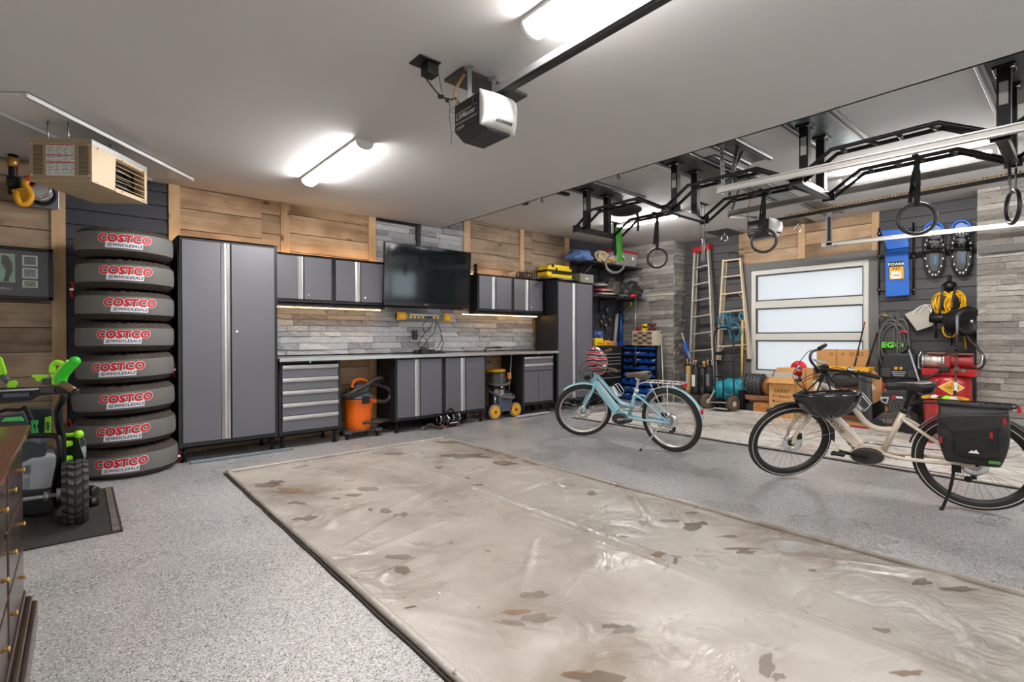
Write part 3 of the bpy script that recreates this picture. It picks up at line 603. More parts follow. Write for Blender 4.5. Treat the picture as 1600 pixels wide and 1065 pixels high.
for i in range(8):
    dx, dy = [(0, 0), (.005, 0), (.004, .0), (.002, 0), (0, 0), (-.01, -.01), (-.004, -.02), (.012, -.03)][i]
    cx, cy, cz = tcx+dx, tcy+dy, zc[i]
    tilt = [(.0, .0), (.0, 0), (0, .01), (0, 0), (.0, -.04), (0, -.035), (0, -.03), (0, -.025)][i]
    t = thing('covered_tire', lab_t[i], 'tire', (cx, cy, cz), (tilt[0], tilt[1], 0), group='covered tires in the stack')
    R = tR+(.012 if i >= 5 else 0)
    h = .127; prof = [(0, -h), (.24, -h-.004), (R-.05, -h+.012), (R-.012, -h+.035), (R, -h+.06)]
    MB().lathe([(R-.001, -.075), (R+.004, -.05), (R+.006, 0), (R+.004, .05), (R, .078)], n=72).build('cover_band', cover, t, world=False)
    rr = random.Random(i); ph = rr.random()*6
    def shp(u, v, sgn):
        a = 2*PI*u; r_ = R*(1-v) if v < 1 else 0
        base_z = .078+(h-.078)*min(1, (v/.16))**.6 if v < .16 else h-.01*math.sin((v-.16)*4)
        wr = .006*math.sin(34*a+ph+3*math.sin(5*a))*math.sin(PI*min(1, v*2.2)) if sgn > 0 else .002*math.sin(30*a)
        return ((r_)*math.cos(a), (r_)*math.sin(a), sgn*(base_z+wr))
    m1 = MB().sheet(lambda u, v: shp(u, v, 1), 144, 10).sheet(lambda u, v: shp(u, v, -1), 144, 8); m1.build('cover_skirt', coverT, t, world=False)
    # lettering wrapped on the band
    ang = math.atan2(-(cy), -(cx))            # towards the viewer side
    d = ray(xs[i], ys[i]); d2 = V((d.x, d.y)); cc = V((cx, cy)); tt = 0
    # intersection of that sight line with the band circle gives the azimuth of the print
    A = d2.dot(d2); B = -2*d2.dot(cc); Cc = cc.dot(cc)-R*R; disc = max(B*B-4*A*Cc, 0); tt = (-B-math.sqrt(disc))/(2*A); hit = d2*tt
    az = math.atan2(hit.y-cy, hit.x-cx); hz = (CAM.z+d.z*tt)-cz; hz = max(-.03, min(.03, hz)); hz = .002
    def wrap(verts, r_, ox=0, oz=0): return [(r_*math.cos(az+(x+ox)/R), r_*math.sin(az+(x+ox)/R), hz+y+oz) for x, y in verts]
    g = thing if False else None
    def lett(txt, size, mat, r_, ox, oz, off, sx, nm, sh=.12, parent=t):
        vs, fs = text2d(txt, size, sh, off, sx); return MB().add(wrap(vs, r_, ox, oz), fs).build(nm, mat, parent, world=False, fix=False)
    def plate(x0, x1, z0, z1, r_, mat, nm, par=t):
        n = 12; P = MB(); vs = []
        for k in range(n+1):
            x = x0+(x1-x0)*k/n; vs += [(x+.1*z0, z0), (x+.1*z1, z1)]
        w_ = wrap(vs, r_); P.add(w_, [(2*k, 2*k+2, 2*k+3, 2*k+1) for k in range(n)]); return P.build(nm, mat, par, world=False, fix=False)
    pl = plate(-.132, .126, -.060, -.006, R+.0075, lwhite, 'lettering_plate')
    lett('COSTCO', .086, lwhite, R+.0078, 0, .018, .10, 1.0, 'lettering_outline', parent=pl)
    lett('COSTCO', .086, lred, R+.0090, 0, .018, .058, 1.0, 'lettering', parent=pl)
    lett('WHOLESALE', .037, lblue, R+.0095, .016, -.037, .03, .92, 'lettering', .2, parent=pl)
    plate(-.118, -.085, -.052, -.022, R+.0088, M('pale_blue_print', (150, 160, 176), .5), 'print_bars', pl)
for i, (px, py, lab) in enumerate(((272, 577, 'red tie strap hanging between the tire stack and the locker'), (268, 530, 'short red strap end beside the fourth tire'), (279, 712, 'red strap end at the foot of the tire stack'), (112, 452, 'red strap end at the left side of the second tire'), (109, 668, 'red strap end behind the green machine'))):
    p = dep(px, py, 4.86 if px > 200 else 4.5)
    t = thing('tie_strap', lab, 'strap', p, group='red tie straps')
    MB().strap([p+V((0, 0, .07)), p+V((.012, 0, .02)), p+V((-.004, 0, -.03)), p+V((.006, 0, -.07))], (.8, -.6, 0), .022, .004).build('webbing', redstrap, t); MB().ob(p+V((0, -.004, .0)), (.03, .01, .02)).build('buckle', chrome, t, bevel=.002)
# ================================================================ FLOOR SHEETS
def stain_mat(name, base, dark, deep, seed, rough=(.16, .5), smears=()):
    m, nt, b = new_mat(name); N = nt.nodes; L = nt.links
    tc = N.new('ShaderNodeTexCoord')
    def noise(sc, det, rgh=.6, off=0, dist=0):
        mp = N.new('ShaderNodeMapping'); mp.inputs['Location'].default_value = (seed+off, off*2, 0); L.new(tc.outputs['Object'], mp.inputs[0])
        n = N.new('ShaderNodeTexNoise'); n.inputs['Scale'].default_value = sc; n.inputs['Detail'].default_value = det; n.inputs['Roughness'].default_value = rgh; n.inputs['Distortion'].default_value = dist; L.new(mp.outputs[0], n.inputs[0]); return n.outputs[0]
    def mrange(s_, a, b_, c=0, d=1):
        r = N.new('ShaderNodeMapRange'); r.inputs[1].default_value = a; r.inputs[2].default_value = b_; r.inputs[3].default_value = c; r.inputs[4].default_value = d; L.new(s_, r.inputs[0]); return r.outputs[0]
    def mul(a, b_): q = N.new('ShaderNodeMath'); q.operation = 'MULTIPLY'; L.new(a, q.inputs[0]); L.new(b_, q.inputs[1]); return q.outputs[0]
    def smear(cx, cy, rx_, ry_, ang_):
        mp = N.new('ShaderNodeMapping'); mp.vector_type = 'TEXTURE'; mp.inputs['Location'].default_value = (cx, cy, 0); mp.inputs['Rotation'].default_value = (0, 0, ang_); mp.inputs['Scale'].default_value = (rx_, ry_, 1); L.new(tc.outputs['Object'], mp.inputs[0])
        ln_ = N.new('ShaderNodeVectorMath'); ln_.operation = 'LENGTH'; sx2 = N.new('ShaderNodeVectorMath'); sx2.operation = 'MULTIPLY'; sx2.inputs[1].default_value = (1, 1, 0); L.new(mp.outputs[0], sx2.inputs[0]); L.new(sx2.outputs[0], ln_.inputs[0])
        return mrange(ln_.outputs['Value'], .25, 1, 1, 0)
    def mix(f, a, col):
        x = N.new('ShaderNodeMix'); x.data_type = 'RGBA'; L.new(f, x.inputs[0]); L.new(a, x.inputs[6]); x.inputs[7].default_value = rgb(col); return x.outputs[2]
    n1 = noise(.9, 6, .6); rp = ramp(nt, [(.3, base[0]), (.5, base[1]), (.7, base[2])]); L.new(n1, rp.inputs[0]); out = rp.outputs[0]
    out = mix(mul(mrange(noise(1.1, 4, .55, 9), .53, .66, 0, .55), mrange(noise(7, 4, .6, 4), .35, .6)), out, dark)
    sp_ = mul(mrange(noise(3.4, 3, .5, 21, .5), .665, .672, 0, .75), mrange(noise(1.0, 2, .5, 14), .42, .55)); out = mix(mul(sp_, mrange(noise(2, 2, .5, 70), .0, .01, 0, .12)), out, dark)
    sp2 = mul(mrange(noise(6.5, 3, .5, 33, .8), .675, .68, 0, .85), mrange(noise(.8, 2, .5, 40), .52, .62)); out = mix(sp2, out, deep)
    for (cx, cy, rx_, ry_, an_, am) in smears:
        out = mix(mul(smear(cx, cy, rx_, ry_, an_), mrange(noise(5, 5, .65, cx*3), .3, .62, am*.35, am)), out, (118, 102, 88))
    L.new(out, b.inputs['Base Color'])
    wet = N.new('ShaderNodeMath'); wet.operation = 'MAXIMUM'; L.new(sp_, wet.inputs[0]); L.new(sp2, wet.inputs[1])
    rr = N.new('ShaderNodeMath'); rr.operation = 'MULTIPLY_ADD'; rr.inputs[1].default_value = -.25; L.new(wet.outputs[0], rr.inputs[0]); L.new(mrange(noise(2.1, 3, .5, 50), .35, .65, rough[0], rough[1]), rr.inputs[2]); L.new(rr.outputs[0], b.inputs['Roughness'])
    bp = N.new('ShaderNodeBump'); bp.inputs['Strength'].default_value = .8; bp.inputs['Distance'].default_value = .03; L.new(noise(4, 5, .5, 60, 1.2), bp.inputs['Height']); L.new(bp.outputs[0], b.inputs['Normal'])
    return m
matm = stain_mat('vinyl_mat', [(138, 129, 120), (166, 158, 149), (186, 179, 171)], (122, 106, 92), (84, 56, 36), 3.1, (.22, .5), [(q_.x, q_.y, a_, b_, c_, d_) for q_, a_, b_, c_, d_ in ((onz(470, 772, 0)-V((2.14, 1.715, 0)), .42, .5, .3, .85), (onz(765, 712, 0)-V((2.14, 1.715, 0)), .25, .6, .2, .85), (onz(935, 1055, 0)-V((2.14, 1.715, 0)), .35, .2, 0, .8), (onz(600, 800, 0)-V((2.14, 1.715, 0)), .3, .5, 0, .4), (onz(1050, 800, 0)-V((2.14, 1.715, 0)), .2, .7, .1, .5), (onz(800, 960, 0)-V((2.14, 1.715, 0)), .4, .2, .3, .5), (onz(1220, 850, 0)-V((2.14, 1.715, 0)), .2, .4, .1, .5))])
matm2 = stain_mat('pale_vinyl_mat', [(178, 170, 160), (204, 197, 189), (220, 215, 209)], (150, 128, 104), (120, 96, 76), 8.3)
def ridge(x, y):
    n = MN.noise(V((x*1.1, y*1.1, 3)))*.011 + MN.noise(V((x*3.1+y*1.4, y*.9, 7)))*.006
    q = 0
    for (ax, ay, bx_, by_, h, w) in FOLDS:
        dx, dy = bx_-ax, by_-ay; l2 = dx*dx+dy*dy; t = max(0, min(1, ((x-ax)*dx+(y-ay)*dy)/l2)); d = math.hypot(x-ax-t*dx, y-ay-t*dy)
        q += h*math.exp(-(d/w)**2)*(1-abs(2*t-1)**3)
    return max(n, -.004)+q*1.35
SMEARS = []
def sheet_mat(name, label, mat, x0, x1, y0, y1, nx, ny, hem=.035, skew=0, cat='floor mat'):
    t = thing(name, label, cat, ((x0+x1)/2, (y0+y1)/2, 0))
    MB().sheet(lambda u, v: (x0+(x1-x0)*u+skew*v, y0+(y1-y0)*v, .012+ridge(x0+(x1-x0)*u, y0+(y1-y0)*v)), nx, ny).build('sheet', mat, t)
    for a, b_ in (((x0, y0), (x0, y1)), ((x1, y0), (x1, y1)), ((x0, y1), (x1, y1)), ((x0, y0), (x1, y0))):
        n = 60; pts = []
        for k in range(n+1):
            u = k/n; x = a[0]+(b_[0]-a[0])*u; y = a[1]+(b_[1]-a[1])*u; f = (y-y0)/(y1-y0)
            pts.append((x+skew*f+.004*MN.noise(V((x*2, y*2, 1))), y+.008*MN.noise(V((x*2, y*2, 5))), .016+.006*MN.noise(V((x*3, y*3, 9)))))
        p = MB(); p.tube(pts, hem*.62, 8)
        for q in p.v: q.z = max(.001, q.z if q.z < .016 else .016+(q.z-.016)*.75)
        p.build('hem', mat, t)
    return t
FOLDS = [(2.34, 4.95, 2.40, -1.5, .020, .018), (2.29, 4.95, 2.345, -1.5, .012, .012), (1.3, 4.85, 1.75, 4.35, .02, .02), (1.6, 3.2, 2.3, 3.5, .010, .02), (1.15, 2.6, 1.9, 2.75, .012, .02), (2.5, 4.2, 3.0, 3.2, .010, .02), (2.45, 2.9, 3.15, 2.95, .012, .02), (2.6, 3.3, 3.1, 2.5, .012, .02), (1.5, 1.7, 2.2, 2.3, .008, .02), (2.5, .9, 3.2, 1.3, .012, .02), (1.9, 4.9, 2.2, 3.9, .008, .02), (1.25, 5.0, 1.7, 4.1, .016, .03), (1.1, 3.1, 1.6, 3.4, .016, .05), (1.1, 2.75, 2.2, 3.3, .012, .03), (1.1, 2.3, 1.5, 2.35, .014, .03),
         (1.05, 2.0, 1.5, 1.2, .018, .05), (1.3, 3.9, 2.2, 3.6, .008, .03), (2.7, 2.5, 3.2, 3.3, .012, .03), (2.8, 1.9, 3.25, 2.4, .012, .03), (2.6, 1.5, 3.3, 1.7, .012, .03), (2.9, 1.1, 3.3, .4, .015, .04), (2.5, 3.6, 3.2, 3.7, .01, .03), (1.1, 4.2, 1.25, 3.0, .014, .05)]
sheet_mat('floor_mat', 'large stained beige vinyl containment mat across the near bay floor', matm, 1.0, 3.28, -1.6, 5.03, 170, 420)
FOLDS = [(6.2, 5.0, 6.3, -1, .012, .04), (5.8, 4.0, 7.5, 3.6, .012, .05), (7.2, 5, 7.1, -1, .012, .04), (5.9, 2.0, 8, 2.3, .012, .05), (6.0, 1.0, 7.2, 1.4, .012, .05)]
sheet_mat('floor_mat', 'pale beige vinyl containment mat under the far bay, behind the bicycles', matm2, 5.60, 8.05, -1.6, 5.05, 50, 130)
tag(MB().tube([(5.565+.003*math.sin(k*1.7), 5.08-6.6*k/60, .007) for k in range(61)], .008, 6).build('floor_seal', M('dirty_black_seal', (58, 48, 40), .8)), 'dark seal strip along the near edge of the far floor mat', 'seal strip')
tag(MB().tube([(.970+.002*math.sin(k*1.3), 5.04-6.6*k/60, .006) for k in range(61)], .0055, 6).build('floor_seal', M('dirty_black_seal', (58, 48, 40), .8)), 'dark seal strip along the left edge of the near floor mat', 'seal strip')

# wet marks and dirt on the near mat, each lying on the sheet
FOLDS = [(2.34, 4.95, 2.40, -1.5, .020, .018), (2.29, 4.95, 2.345, -1.5, .012, .012), (1.3, 4.85, 1.75, 4.35, .02, .02), (1.6, 3.2, 2.3, 3.5, .010, .02), (1.15, 2.6, 1.9, 2.75, .012, .02), (2.5, 4.2, 3.0, 3.2, .010, .02), (2.45, 2.9, 3.15, 2.95, .012, .02), (2.6, 3.3, 3.1, 2.5, .012, .02), (1.5, 1.7, 2.2, 2.3, .008, .02), (2.5, .9, 3.2, 1.3, .012, .02), (1.9, 4.9, 2.2, 3.9, .008, .02), (1.25, 5.0, 1.7, 4.1, .016, .03), (1.1, 3.1, 1.6, 3.4, .016, .05), (1.1, 2.75, 2.2, 3.3, .012, .03), (1.1, 2.3, 1.5, 2.35, .014, .03),
         (1.05, 2.0, 1.5, 1.2, .018, .05), (1.3, 3.9, 2.2, 3.6, .008, .03), (2.7, 2.5, 3.2, 3.3, .012, .03), (2.8, 1.9, 3.25, 2.4, .012, .03), (2.6, 1.5, 3.3, 1.7, .012, .03), (2.9, 1.1, 3.3, .4, .015, .04), (2.5, 3.6, 3.2, 3.7, .01, .03), (1.1, 4.2, 1.25, 3.0, .014, .05)]
nearmat = [o for o in COL.objects if o.name == 'floor_mat'][0]
wetb = M('wet_brown_mark', (112, 96, 80), .12, 0, alpha=.45); wetg = M('wet_grey_mark', (140, 130, 118), .10, 0, alpha=.5); dirt = M('dry_brown_dirt', (136, 108, 84), .8, 0, alpha=.55, nz=(14, .3)); water = M('clear_water_film', (205, 203, 200), .03, 0, alpha=.5, spec=.9)
rg = random.Random(17)
for i, (px, py, hw, hh, m_) in enumerate(((730, 712, 32, 4, wetb), (789, 724, 18, 3, wetb), (842, 722, 24, 4, dirt), (418, 757, 22, 4, wetb), (452, 766, 25, 5, dirt), (432, 752, 12, 3, wetb), (468, 788, 14, 2.5, wetb), (476, 809, 18, 3, wetb), (575, 764, 20, 2.5, wetg), (552, 772, 14, 2.5, wetg), (603, 797, 9, 4, wetg), (626, 805, 13, 4, wetg), (579, 795, 4, 2, wetb), (524, 777, 8, 1.5, wetg),
        (617, 708, 18, 2, wetg), (686, 730, 6, 3, wetg), (650, 758, 12, 2, water), (655, 706, 7, 1.5, water), (625, 872, 22, 4, wetg), (630, 893, 14, 5, wetb), (838, 928, 20, 5, wetg), (838, 963, 26, 6, wetg), (808, 953, 24, 4, dirt), (798, 972, 22, 6, wetg), (980, 981, 20, 7, wetg), (955, 976, 14, 4, wetb), (1000, 977, 9, 6, water),
        (1198, 1038, 14, 16, wetg), (1215, 1056, 12, 6, wetg), (935, 1058, 42, 12, wetb), (900, 1052, 24, 6, dirt), (1085, 821, 18, 6, wetb), (1140, 836, 18, 2, wetb), (1165, 860, 16, 3, wetb), (1158, 855, 28, 2, dirt), (1270, 889, 7, 2.5, wetb), (1440, 907, 14, 5, wetb), (1497, 918, 30, 4, wetb), (1375, 985, 16, 6, wetg), (1228, 852, 42, 9, water), (1272, 856, 22, 5, water), (1200, 838, 14, 3, water),
        (1080, 800, 10, 2, wetg), (975, 838, 7, 2, wetg), (1045, 812, 14, 2, wetg), (925, 770, 6, 4, wetg), (700, 690, 20, 2, dirt), (800, 700, 40, 6, dirt), (1310, 888, 20, 3, water), (940, 833, 24, 2, water), (1420, 1050, 22, 5, dirt), (1040, 870, 22, 3, dirt))):
    k = 26; ph = rg.random()*9; rim = []
    for j in range(k):
        a = 2*PI*j/k; r_ = 1+.28*MN.noise(V((math.cos(a)*1.4+ph, math.sin(a)*1.4, i)))*2+.12*math.sin(5*a+ph); p = onz(px+hw*r_*math.cos(a), py+hh*r_*math.sin(a), .016); rim.append(p)
    c = onz(px, py, .016); P = MB(); vs = []
    for f in (1, .66, .33): vs += [c.lerp(p, f) for p in rim]
    vs.append(c)
    if any(not (1.0 < p.x < 3.3) for p in vs): vs = [V((min(max(p.x, 1.02), 3.28), p.y, p.z)) for p in vs]
    vs = [V((p.x, p.y, .012+ridge(p.x, p.y)+.0022)) for p in vs]
    fs = [(b_*k+j, b_*k+(j+1) % k, (b_+1)*k+(j+1) % k, (b_+1)*k+j) for b_ in (0, 1) for j in range(k)]+[(2*k+j, 2*k+(j+1) % k, 3*k) for j in range(k)]
    P.add(vs, fs, True); P.build('wet_mark' if m_ is not dirt else 'dirt_patch', m_, nearmat)

# ================================================================ HEATER AND GAS LINE
hu = V((.601, .799, 0)).normalized(); hv = V((-hu.y, hu.x, 0))          # long face direction, leftwards direction
A0 = dep(144, 284, 3.60); zb = A0.z; zt_ = zb+.305; A0 = V((A0.x, A0.y, 0)); HL, HW = .60, .42
def hp(a, b_, z): return A0+hu*a+hv*b_+V((0, 0, z))
t = thing('unit_heater', 'beige gas unit heater hung from the low ceiling in the left corner', 'heater', hp(.3, .2, zb))
hbe = M('beige_heater_enamel', (182, 162, 132), .45, .1); hbe2 = M('tan_heater_enamel', (146, 126, 98), .5, .1)
b1 = MB(); 
b1.hexa([hp(0, 0, zb), hp(.235, 0, zb), hp(.235, HW, zb), hp(0, HW, zb), hp(0, 0, zt_-.035), hp(.235, 0, zt_-.035), hp(.235, HW, zt_-.035), hp(0, HW, zt_-.035)])
b1.hexa([hp(.235, .09, zb), hp(HL, .09, zb), hp(HL, HW, zb), hp(.235, HW, zb), hp(.235, .09, zt_-.035), hp(HL, .09, zt_-.035), hp(HL, HW, zt_-.035), hp(.235, HW, zt_-.035)])
for a0_, a1_, z0, z1 in ((.235, HL, zb, zb+.03), (.235, HL, zt_-.055, zt_-.035), (HL-.03, HL, zb, zt_-.035)):
    b1.hexa([hp(a0_, 0, z0), hp(a1_, 0, z0), hp(a1_, .09, z0), hp(a0_, .09, z0), hp(a0_, 0, z1), hp(a1_, 0, z1), hp(a1_, .09, z1), hp(a0_, .09, z1)])
b1.build('casing', hbe, t, bevel=.003)
MB().hexa([hp(-.004, .012, zb+.004), hp(-.004, HW, zb+.004), hp(0, HW, zb+.004), hp(0, .012, zb+.004), hp(-.004, .012, zt_-.004), hp(-.004, HW, zt_-.004), hp(0, HW, zt_-.004), hp(0, .012, zt_-.004)]).build('end_panel', hbe2, t)
MB().hexa([hp(0, 0, zt_-.035), hp(HL, 0, zt_-.035), hp(HL, HW, zt_-.035), hp(0, HW, zt_-.035), hp(0, 0, zt_), hp(HL, 0, zt_), hp(HL, HW, zt_), hp(0, HW, zt_)]).build('top_flange', galv, t)
for k in range(6):
    z = zb+.045+k*.038
    MB().hexa([hp(.24, -.004, z), hp(HL-.03, -.004, z), hp(HL-.03, .05, z+.022), hp(.24, .05, z+.022), hp(.24, -.004, z+.003), hp(HL-.03, -.004, z+.003), hp(HL-.03, .05, z+.025), hp(.24, .05, z+.025)]).build('louver', hbe, t)
MB().hexa([hp(.24, .086, zb+.03), hp(HL-.03, .086, zb+.03), hp(HL-.03, .089, zb+.03), hp(.24, .089, zb+.03), hp(.24, .086, zt_-.055), hp(HL-.03, .086, zt_-.055), hp(HL-.03, .089, zt_-.055), hp(.24, .089, zt_-.055)]).build('dark_core', blackm, t)
for k in range(3): MB().tube([hp(.26, .07, zb+.08+.06*k), hp(.42, .06, zb+.08+.06*k), hp(.5, .07, zb+.07+.06*k)], .013, 8).build('burner_tube', galv, t)
sv = MB()
for cx in (.055, .36):
    for k in range(22):
        z = zb+.05+k*.0095; a = hp(-.0055, cx-.032, z); b_ = hp(-.0055, cx+.032, z); sv.hexa([a, b_, b_+hu*.002, a+hu*.002]+[q+V((0, 0, .0045)) for q in (a, b_, b_+hu*.002, a+hu*.002)])
tag(sv.build('vent_slots', M('slot_shadow_brown', (70, 58, 44), .8), t), kind='stuff')
lp = MB().hexa([hp(-.006, .115, zb+.04), hp(-.006, .305, zb+.04), hp(-.005, .305, zb+.04), hp(-.005, .115, zb+.04), hp(-.006, .115, zb+.265), hp(-.006, .305, zb+.265), hp(-.005, .305, zb+.265), hp(-.005, .115, zb+.265)]).build('warning_label', M('label_paper_grey', (196, 194, 188), .6), t)
lr = MB(); lg = MB(); rg = random.Random(2)
for z in (.262, .188, .138): a, b_ = hp(-.0066, .117, zb+z), hp(-.0066, .303, zb+z); lr.hexa([a, b_, b_+hu*.0004, a+hu*.0004]+[q-V((0, 0, .008)) for q in (a, b_, b_+hu*.0004, a+hu*.0004)])
for k in range(20):
    z = zb+.245-k*.010
    if k in (6, 11): continue
    x = .297
    while x > .13:
        w = rg.uniform(.02, .05); a, b_ = hp(-.0066, x-w, z), hp(-.0066, x, z); lg.hexa([a, b_, b_+hu*.0004, a+hu*.0004]+[q-V((0, 0, .0035)) for q in (a, b_, b_+hu*.0004, a+hu*.0004)]); x -= w+.012
lr.build('print_red', M('label_red', (170, 40, 44), .6), lp); tag(lg.build('print_lines', M('label_grey_print', (104, 102, 104), .6), lp), kind='stuff')
sc = MB()
for a, b_ in ((.05, -.001), (.3, -.001), (.55, -.001)):
    for z in (zb+.015, zt_-.05): sc.cyl(hp(a, b_, z), hp(a, b_-.004, z), .006, n=8)
for b_ in (.02, .4):
    for z in (zb+.04, zb+.26): sc.cyl(hp(-.004, b_, z), hp(-.008, b_, z), .006, n=8)
sc.build('screws', chrome, t)
for a in (.08, .5):
    for b_ in (.22, .36): MB().cyl(hp(a, b_, zt_), hp(a, b_, ZL-.014), .006, n=8).build('hanger_rod', galv, t)
# white drip tray / shield above
sA = V((-.236, 4.50, 0)); sB = V((.88, 5.83, 0)); su = (sB-sA).normalized(); sv_ = V((-su.y, su.x, 0)); sl = (sB-sA).length
t = thing('heat_shield', 'white folded metal heat shield on the low ceiling above the heater', 'heat shield', (.2, 5.2, 2.74))
def spt(a, b_, z): q = sA+su*a+sv_*b_; return V((q.x, q.y, z))
sh = MB(); 
for (b0, b1_, z0, z1) in ((0, .42, ZL-.012, ZL-.006), (0, .012, ZL-.038, ZL-.006), (.408, .42, ZL-.038, ZL-.006), (0, .03, ZL-.038, ZL-.034)):
    sh.hexa([spt(0, b0, z0), spt(sl, b0, z0), spt(sl, b1_, z0), spt(0, b1_, z0), spt(0, b0, z1), spt(sl, b0, z1), spt(sl, b1_, z1), spt(0, b1_, z1)])
sh.build('tray', M('white_sheet_metal', (216, 216, 214), .35, .1), t)
# gas pipe on the wall
t = thing('gas_pipe', 'black gas pipe with a brass union coming down the wall left of the heater', 'pipe', ony(20, 250, 6.12))
def wp(px, py, y=6.12): return ony(px, py, y)
MB().tube(sm([wp(-30, 233), wp(-2, 232), wp(15, 235), wp(21, 245), wp(21, 262), wp(20, 304)], 6), .032, 12).build('pipe', blackm, t)
MB().cyl(wp(20.5, 246), wp(20.5, 261), .037, n=12).build('brass_union', M('brass', (204, 160, 84), .35, .8), t)
MB().cyl(wp(20.5, 276), wp(20.5, 292), .040, n=8).build('coupling', M('cast_iron', (56, 54, 50), .6, .4), t)
MB().tube(sm([wp(26, 252, 6.1), wp(28, 265, 6.1), wp(25, 280, 6.1), wp(30, 284, 6.1)], 5), .005, 5).build('red_wire', M('red_wire', (140, 40, 34), .6), t)
t = thing('gas_connector', 'yellow coiled flexible gas connector with a red tip below the pipe', 'gas hose', wp(40, 300))
MB().tube(sm([wp(47, 281, 6.0), wp(42, 281, 6.0), wp(40, 288, 6.0), wp(46, 298, 6.0), wp(49, 308, 6.0), wp(42, 318, 6.0), wp(32, 318, 6.0), wp(26, 308, 6.0), wp(27, 299, 6.05)], 6), .024, 10).build('hose', M('yellow_gas_hose', (238, 168, 24), .4), t)
MB().tube(sm([wp(53, 281, 6.0), wp(47, 279, 6.0), wp(40, 281, 6.0)], 4), .028, 10).build('red_end', M('orange_red_tip', (196, 62, 22), .5), t)
MB().ob(wp(35, 305, 6.06), (.10, .05, .12), (1, 0, .5), (-.5, 0, 1)).build('valve_body', M('yellow_valve', (232, 186, 40), .4), t, bevel=.015)
t = thing('vent_plate', 'galvanised wall plate with a round vent collar under the heater', 'vent', wp(65, 310, 6.19))
a = wp(32, 274, 6.2); b_ = wp(92, 276, 6.2); zlo = wp(60, 322, 6.2).z
MB().bx(a.x, b_.x, 6.185, 6.215, zlo-.01, a.z).build('plate', M('galvanised_sheet', (150, 158, 172), .3, .85, nz=(12, .15)), t, bevel=.003)
c = wp(64, 300, 6.1); MB().cyl((c.x, 6.19, c.z), (c.x-.02, 6.02, c.z+.02), .085, n=24, caps=False).ring((c.x-.02, 6.02, c.z+.02), .085, .008, (0, 1, 0)).cyl((c.x, 6.1, c.z), (c.x, 6.09, c.z), .08, n=20).build('collar', chrome, t)
MB().ring((c.x, 6.18, c.z), .093, .010, (0, 1, 0)).build('gasket', rubber, t)

# ================================================================ PICTURE, DRESSER
t = thing('framed_picture', 'black framed golf photograph with three small pictures on the wood wall', 'picture', ony(40, 430, 6.17))
pz0, pz1 = 1.548, 2.008; px1 = -.168; px0 = px1-.62
MB().bx(px0, px1, 6.165, 6.20, pz0, pz0+.03).bx(px0, px1, 6.165, 6.20, pz1-.03, pz1).bx(px1-.03, px1, 6.165, 6.20, pz0, pz1).bx(px0, px0+.03, 6.165, 6.20, pz0, pz1).build('frame', M('black_lacquer', (14, 14, 15), .2), t, bevel=.004)
MB().bx(px0+.03, px1-.03, 6.182, 6.19, pz0+.03, pz1-.03).build('mat_board', M('navy_mat_board', (40, 46, 58), .6), t)
pc = MB().bx(px0+.09, px1-.245, 6.179, 6.182, pz0+.145, pz1-.065).build('main_photo', M('golf_green_photo', (142, 178, 150), .5, nz=(8, .15)), t)
gx = px1-.315
MB().prism([(gx, 6.1785, 1.70), (gx+.035, 6.1785, 1.70), (gx+.03, 6.1785, 1.72), (gx+.055, 6.1785, 1.80), (gx+.05, 6.1785, 1.87), (gx+.02, 6.1785, 1.93), (gx-.01, 6.1785, 1.93), (gx-.015, 6.1785, 1.86), (gx+.012, 6.1785, 1.80), (gx+.006, 6.1785, 1.73), (gx-.01, 6.1785, 1.705)], (0, -.001, 0)).build('golfer_figure', M('golfer_dark', (58, 42, 46), .6), pc)
MB().tube([(gx+.04, 6.178, 1.925), (gx-.02, 6.178, 1.935), (gx-.05, 6.178, 1.925)], .006, 6).build('golf_club', M('pale_skin', (214, 176, 150), .6), pc)
MB().bx(px0+.12, px1-.26, 6.179, 6.182, pz0+.065, pz0+.115).build('name_plate', M('plate_dark', (62, 60, 62), .5), t)
npm = MB(); text_on(npm, 'Mike Weir', .034, ((px0+px1)/2-.04, 6.178, pz0+.09), (1, 0, 0), (0, 0, 1)); npm.build('lettering', M('plate_text', (196, 190, 180), .5), t, fix=False)
for (zc_, c) in ((pz1-.115, (90, 96, 104)), (pz1-.225, (108, 128, 132)), (pz1-.32, (128, 120, 100))):
    f = MB().bx(px1-.20, px1-.10, 6.177, 6.182, zc_-.047 if zc_ > pz0+.2 else zc_-.033, zc_+.047 if zc_ > pz0+.2 else zc_+.03).build('small_photo', M('photo_border', (206, 208, 206), .5), t)
    MB().bx(px1-.187, px1-.113, 6.1755, 6.177, zc_-.034 if zc_ > pz0+.2 else zc_-.024, zc_+.034 if zc_ > pz0+.2 else zc_+.022).build('print', M('photo_print_%d_%d' % (c[0], c[1]), c, .4, nz=(60, .5)), f)
MB().bx(px0+.03, px1-.03, 6.170, 6.172, pz0+.03, pz1-.03).build('glass', M('clear_glass', (250, 250, 250), .05, alpha=.06), t)

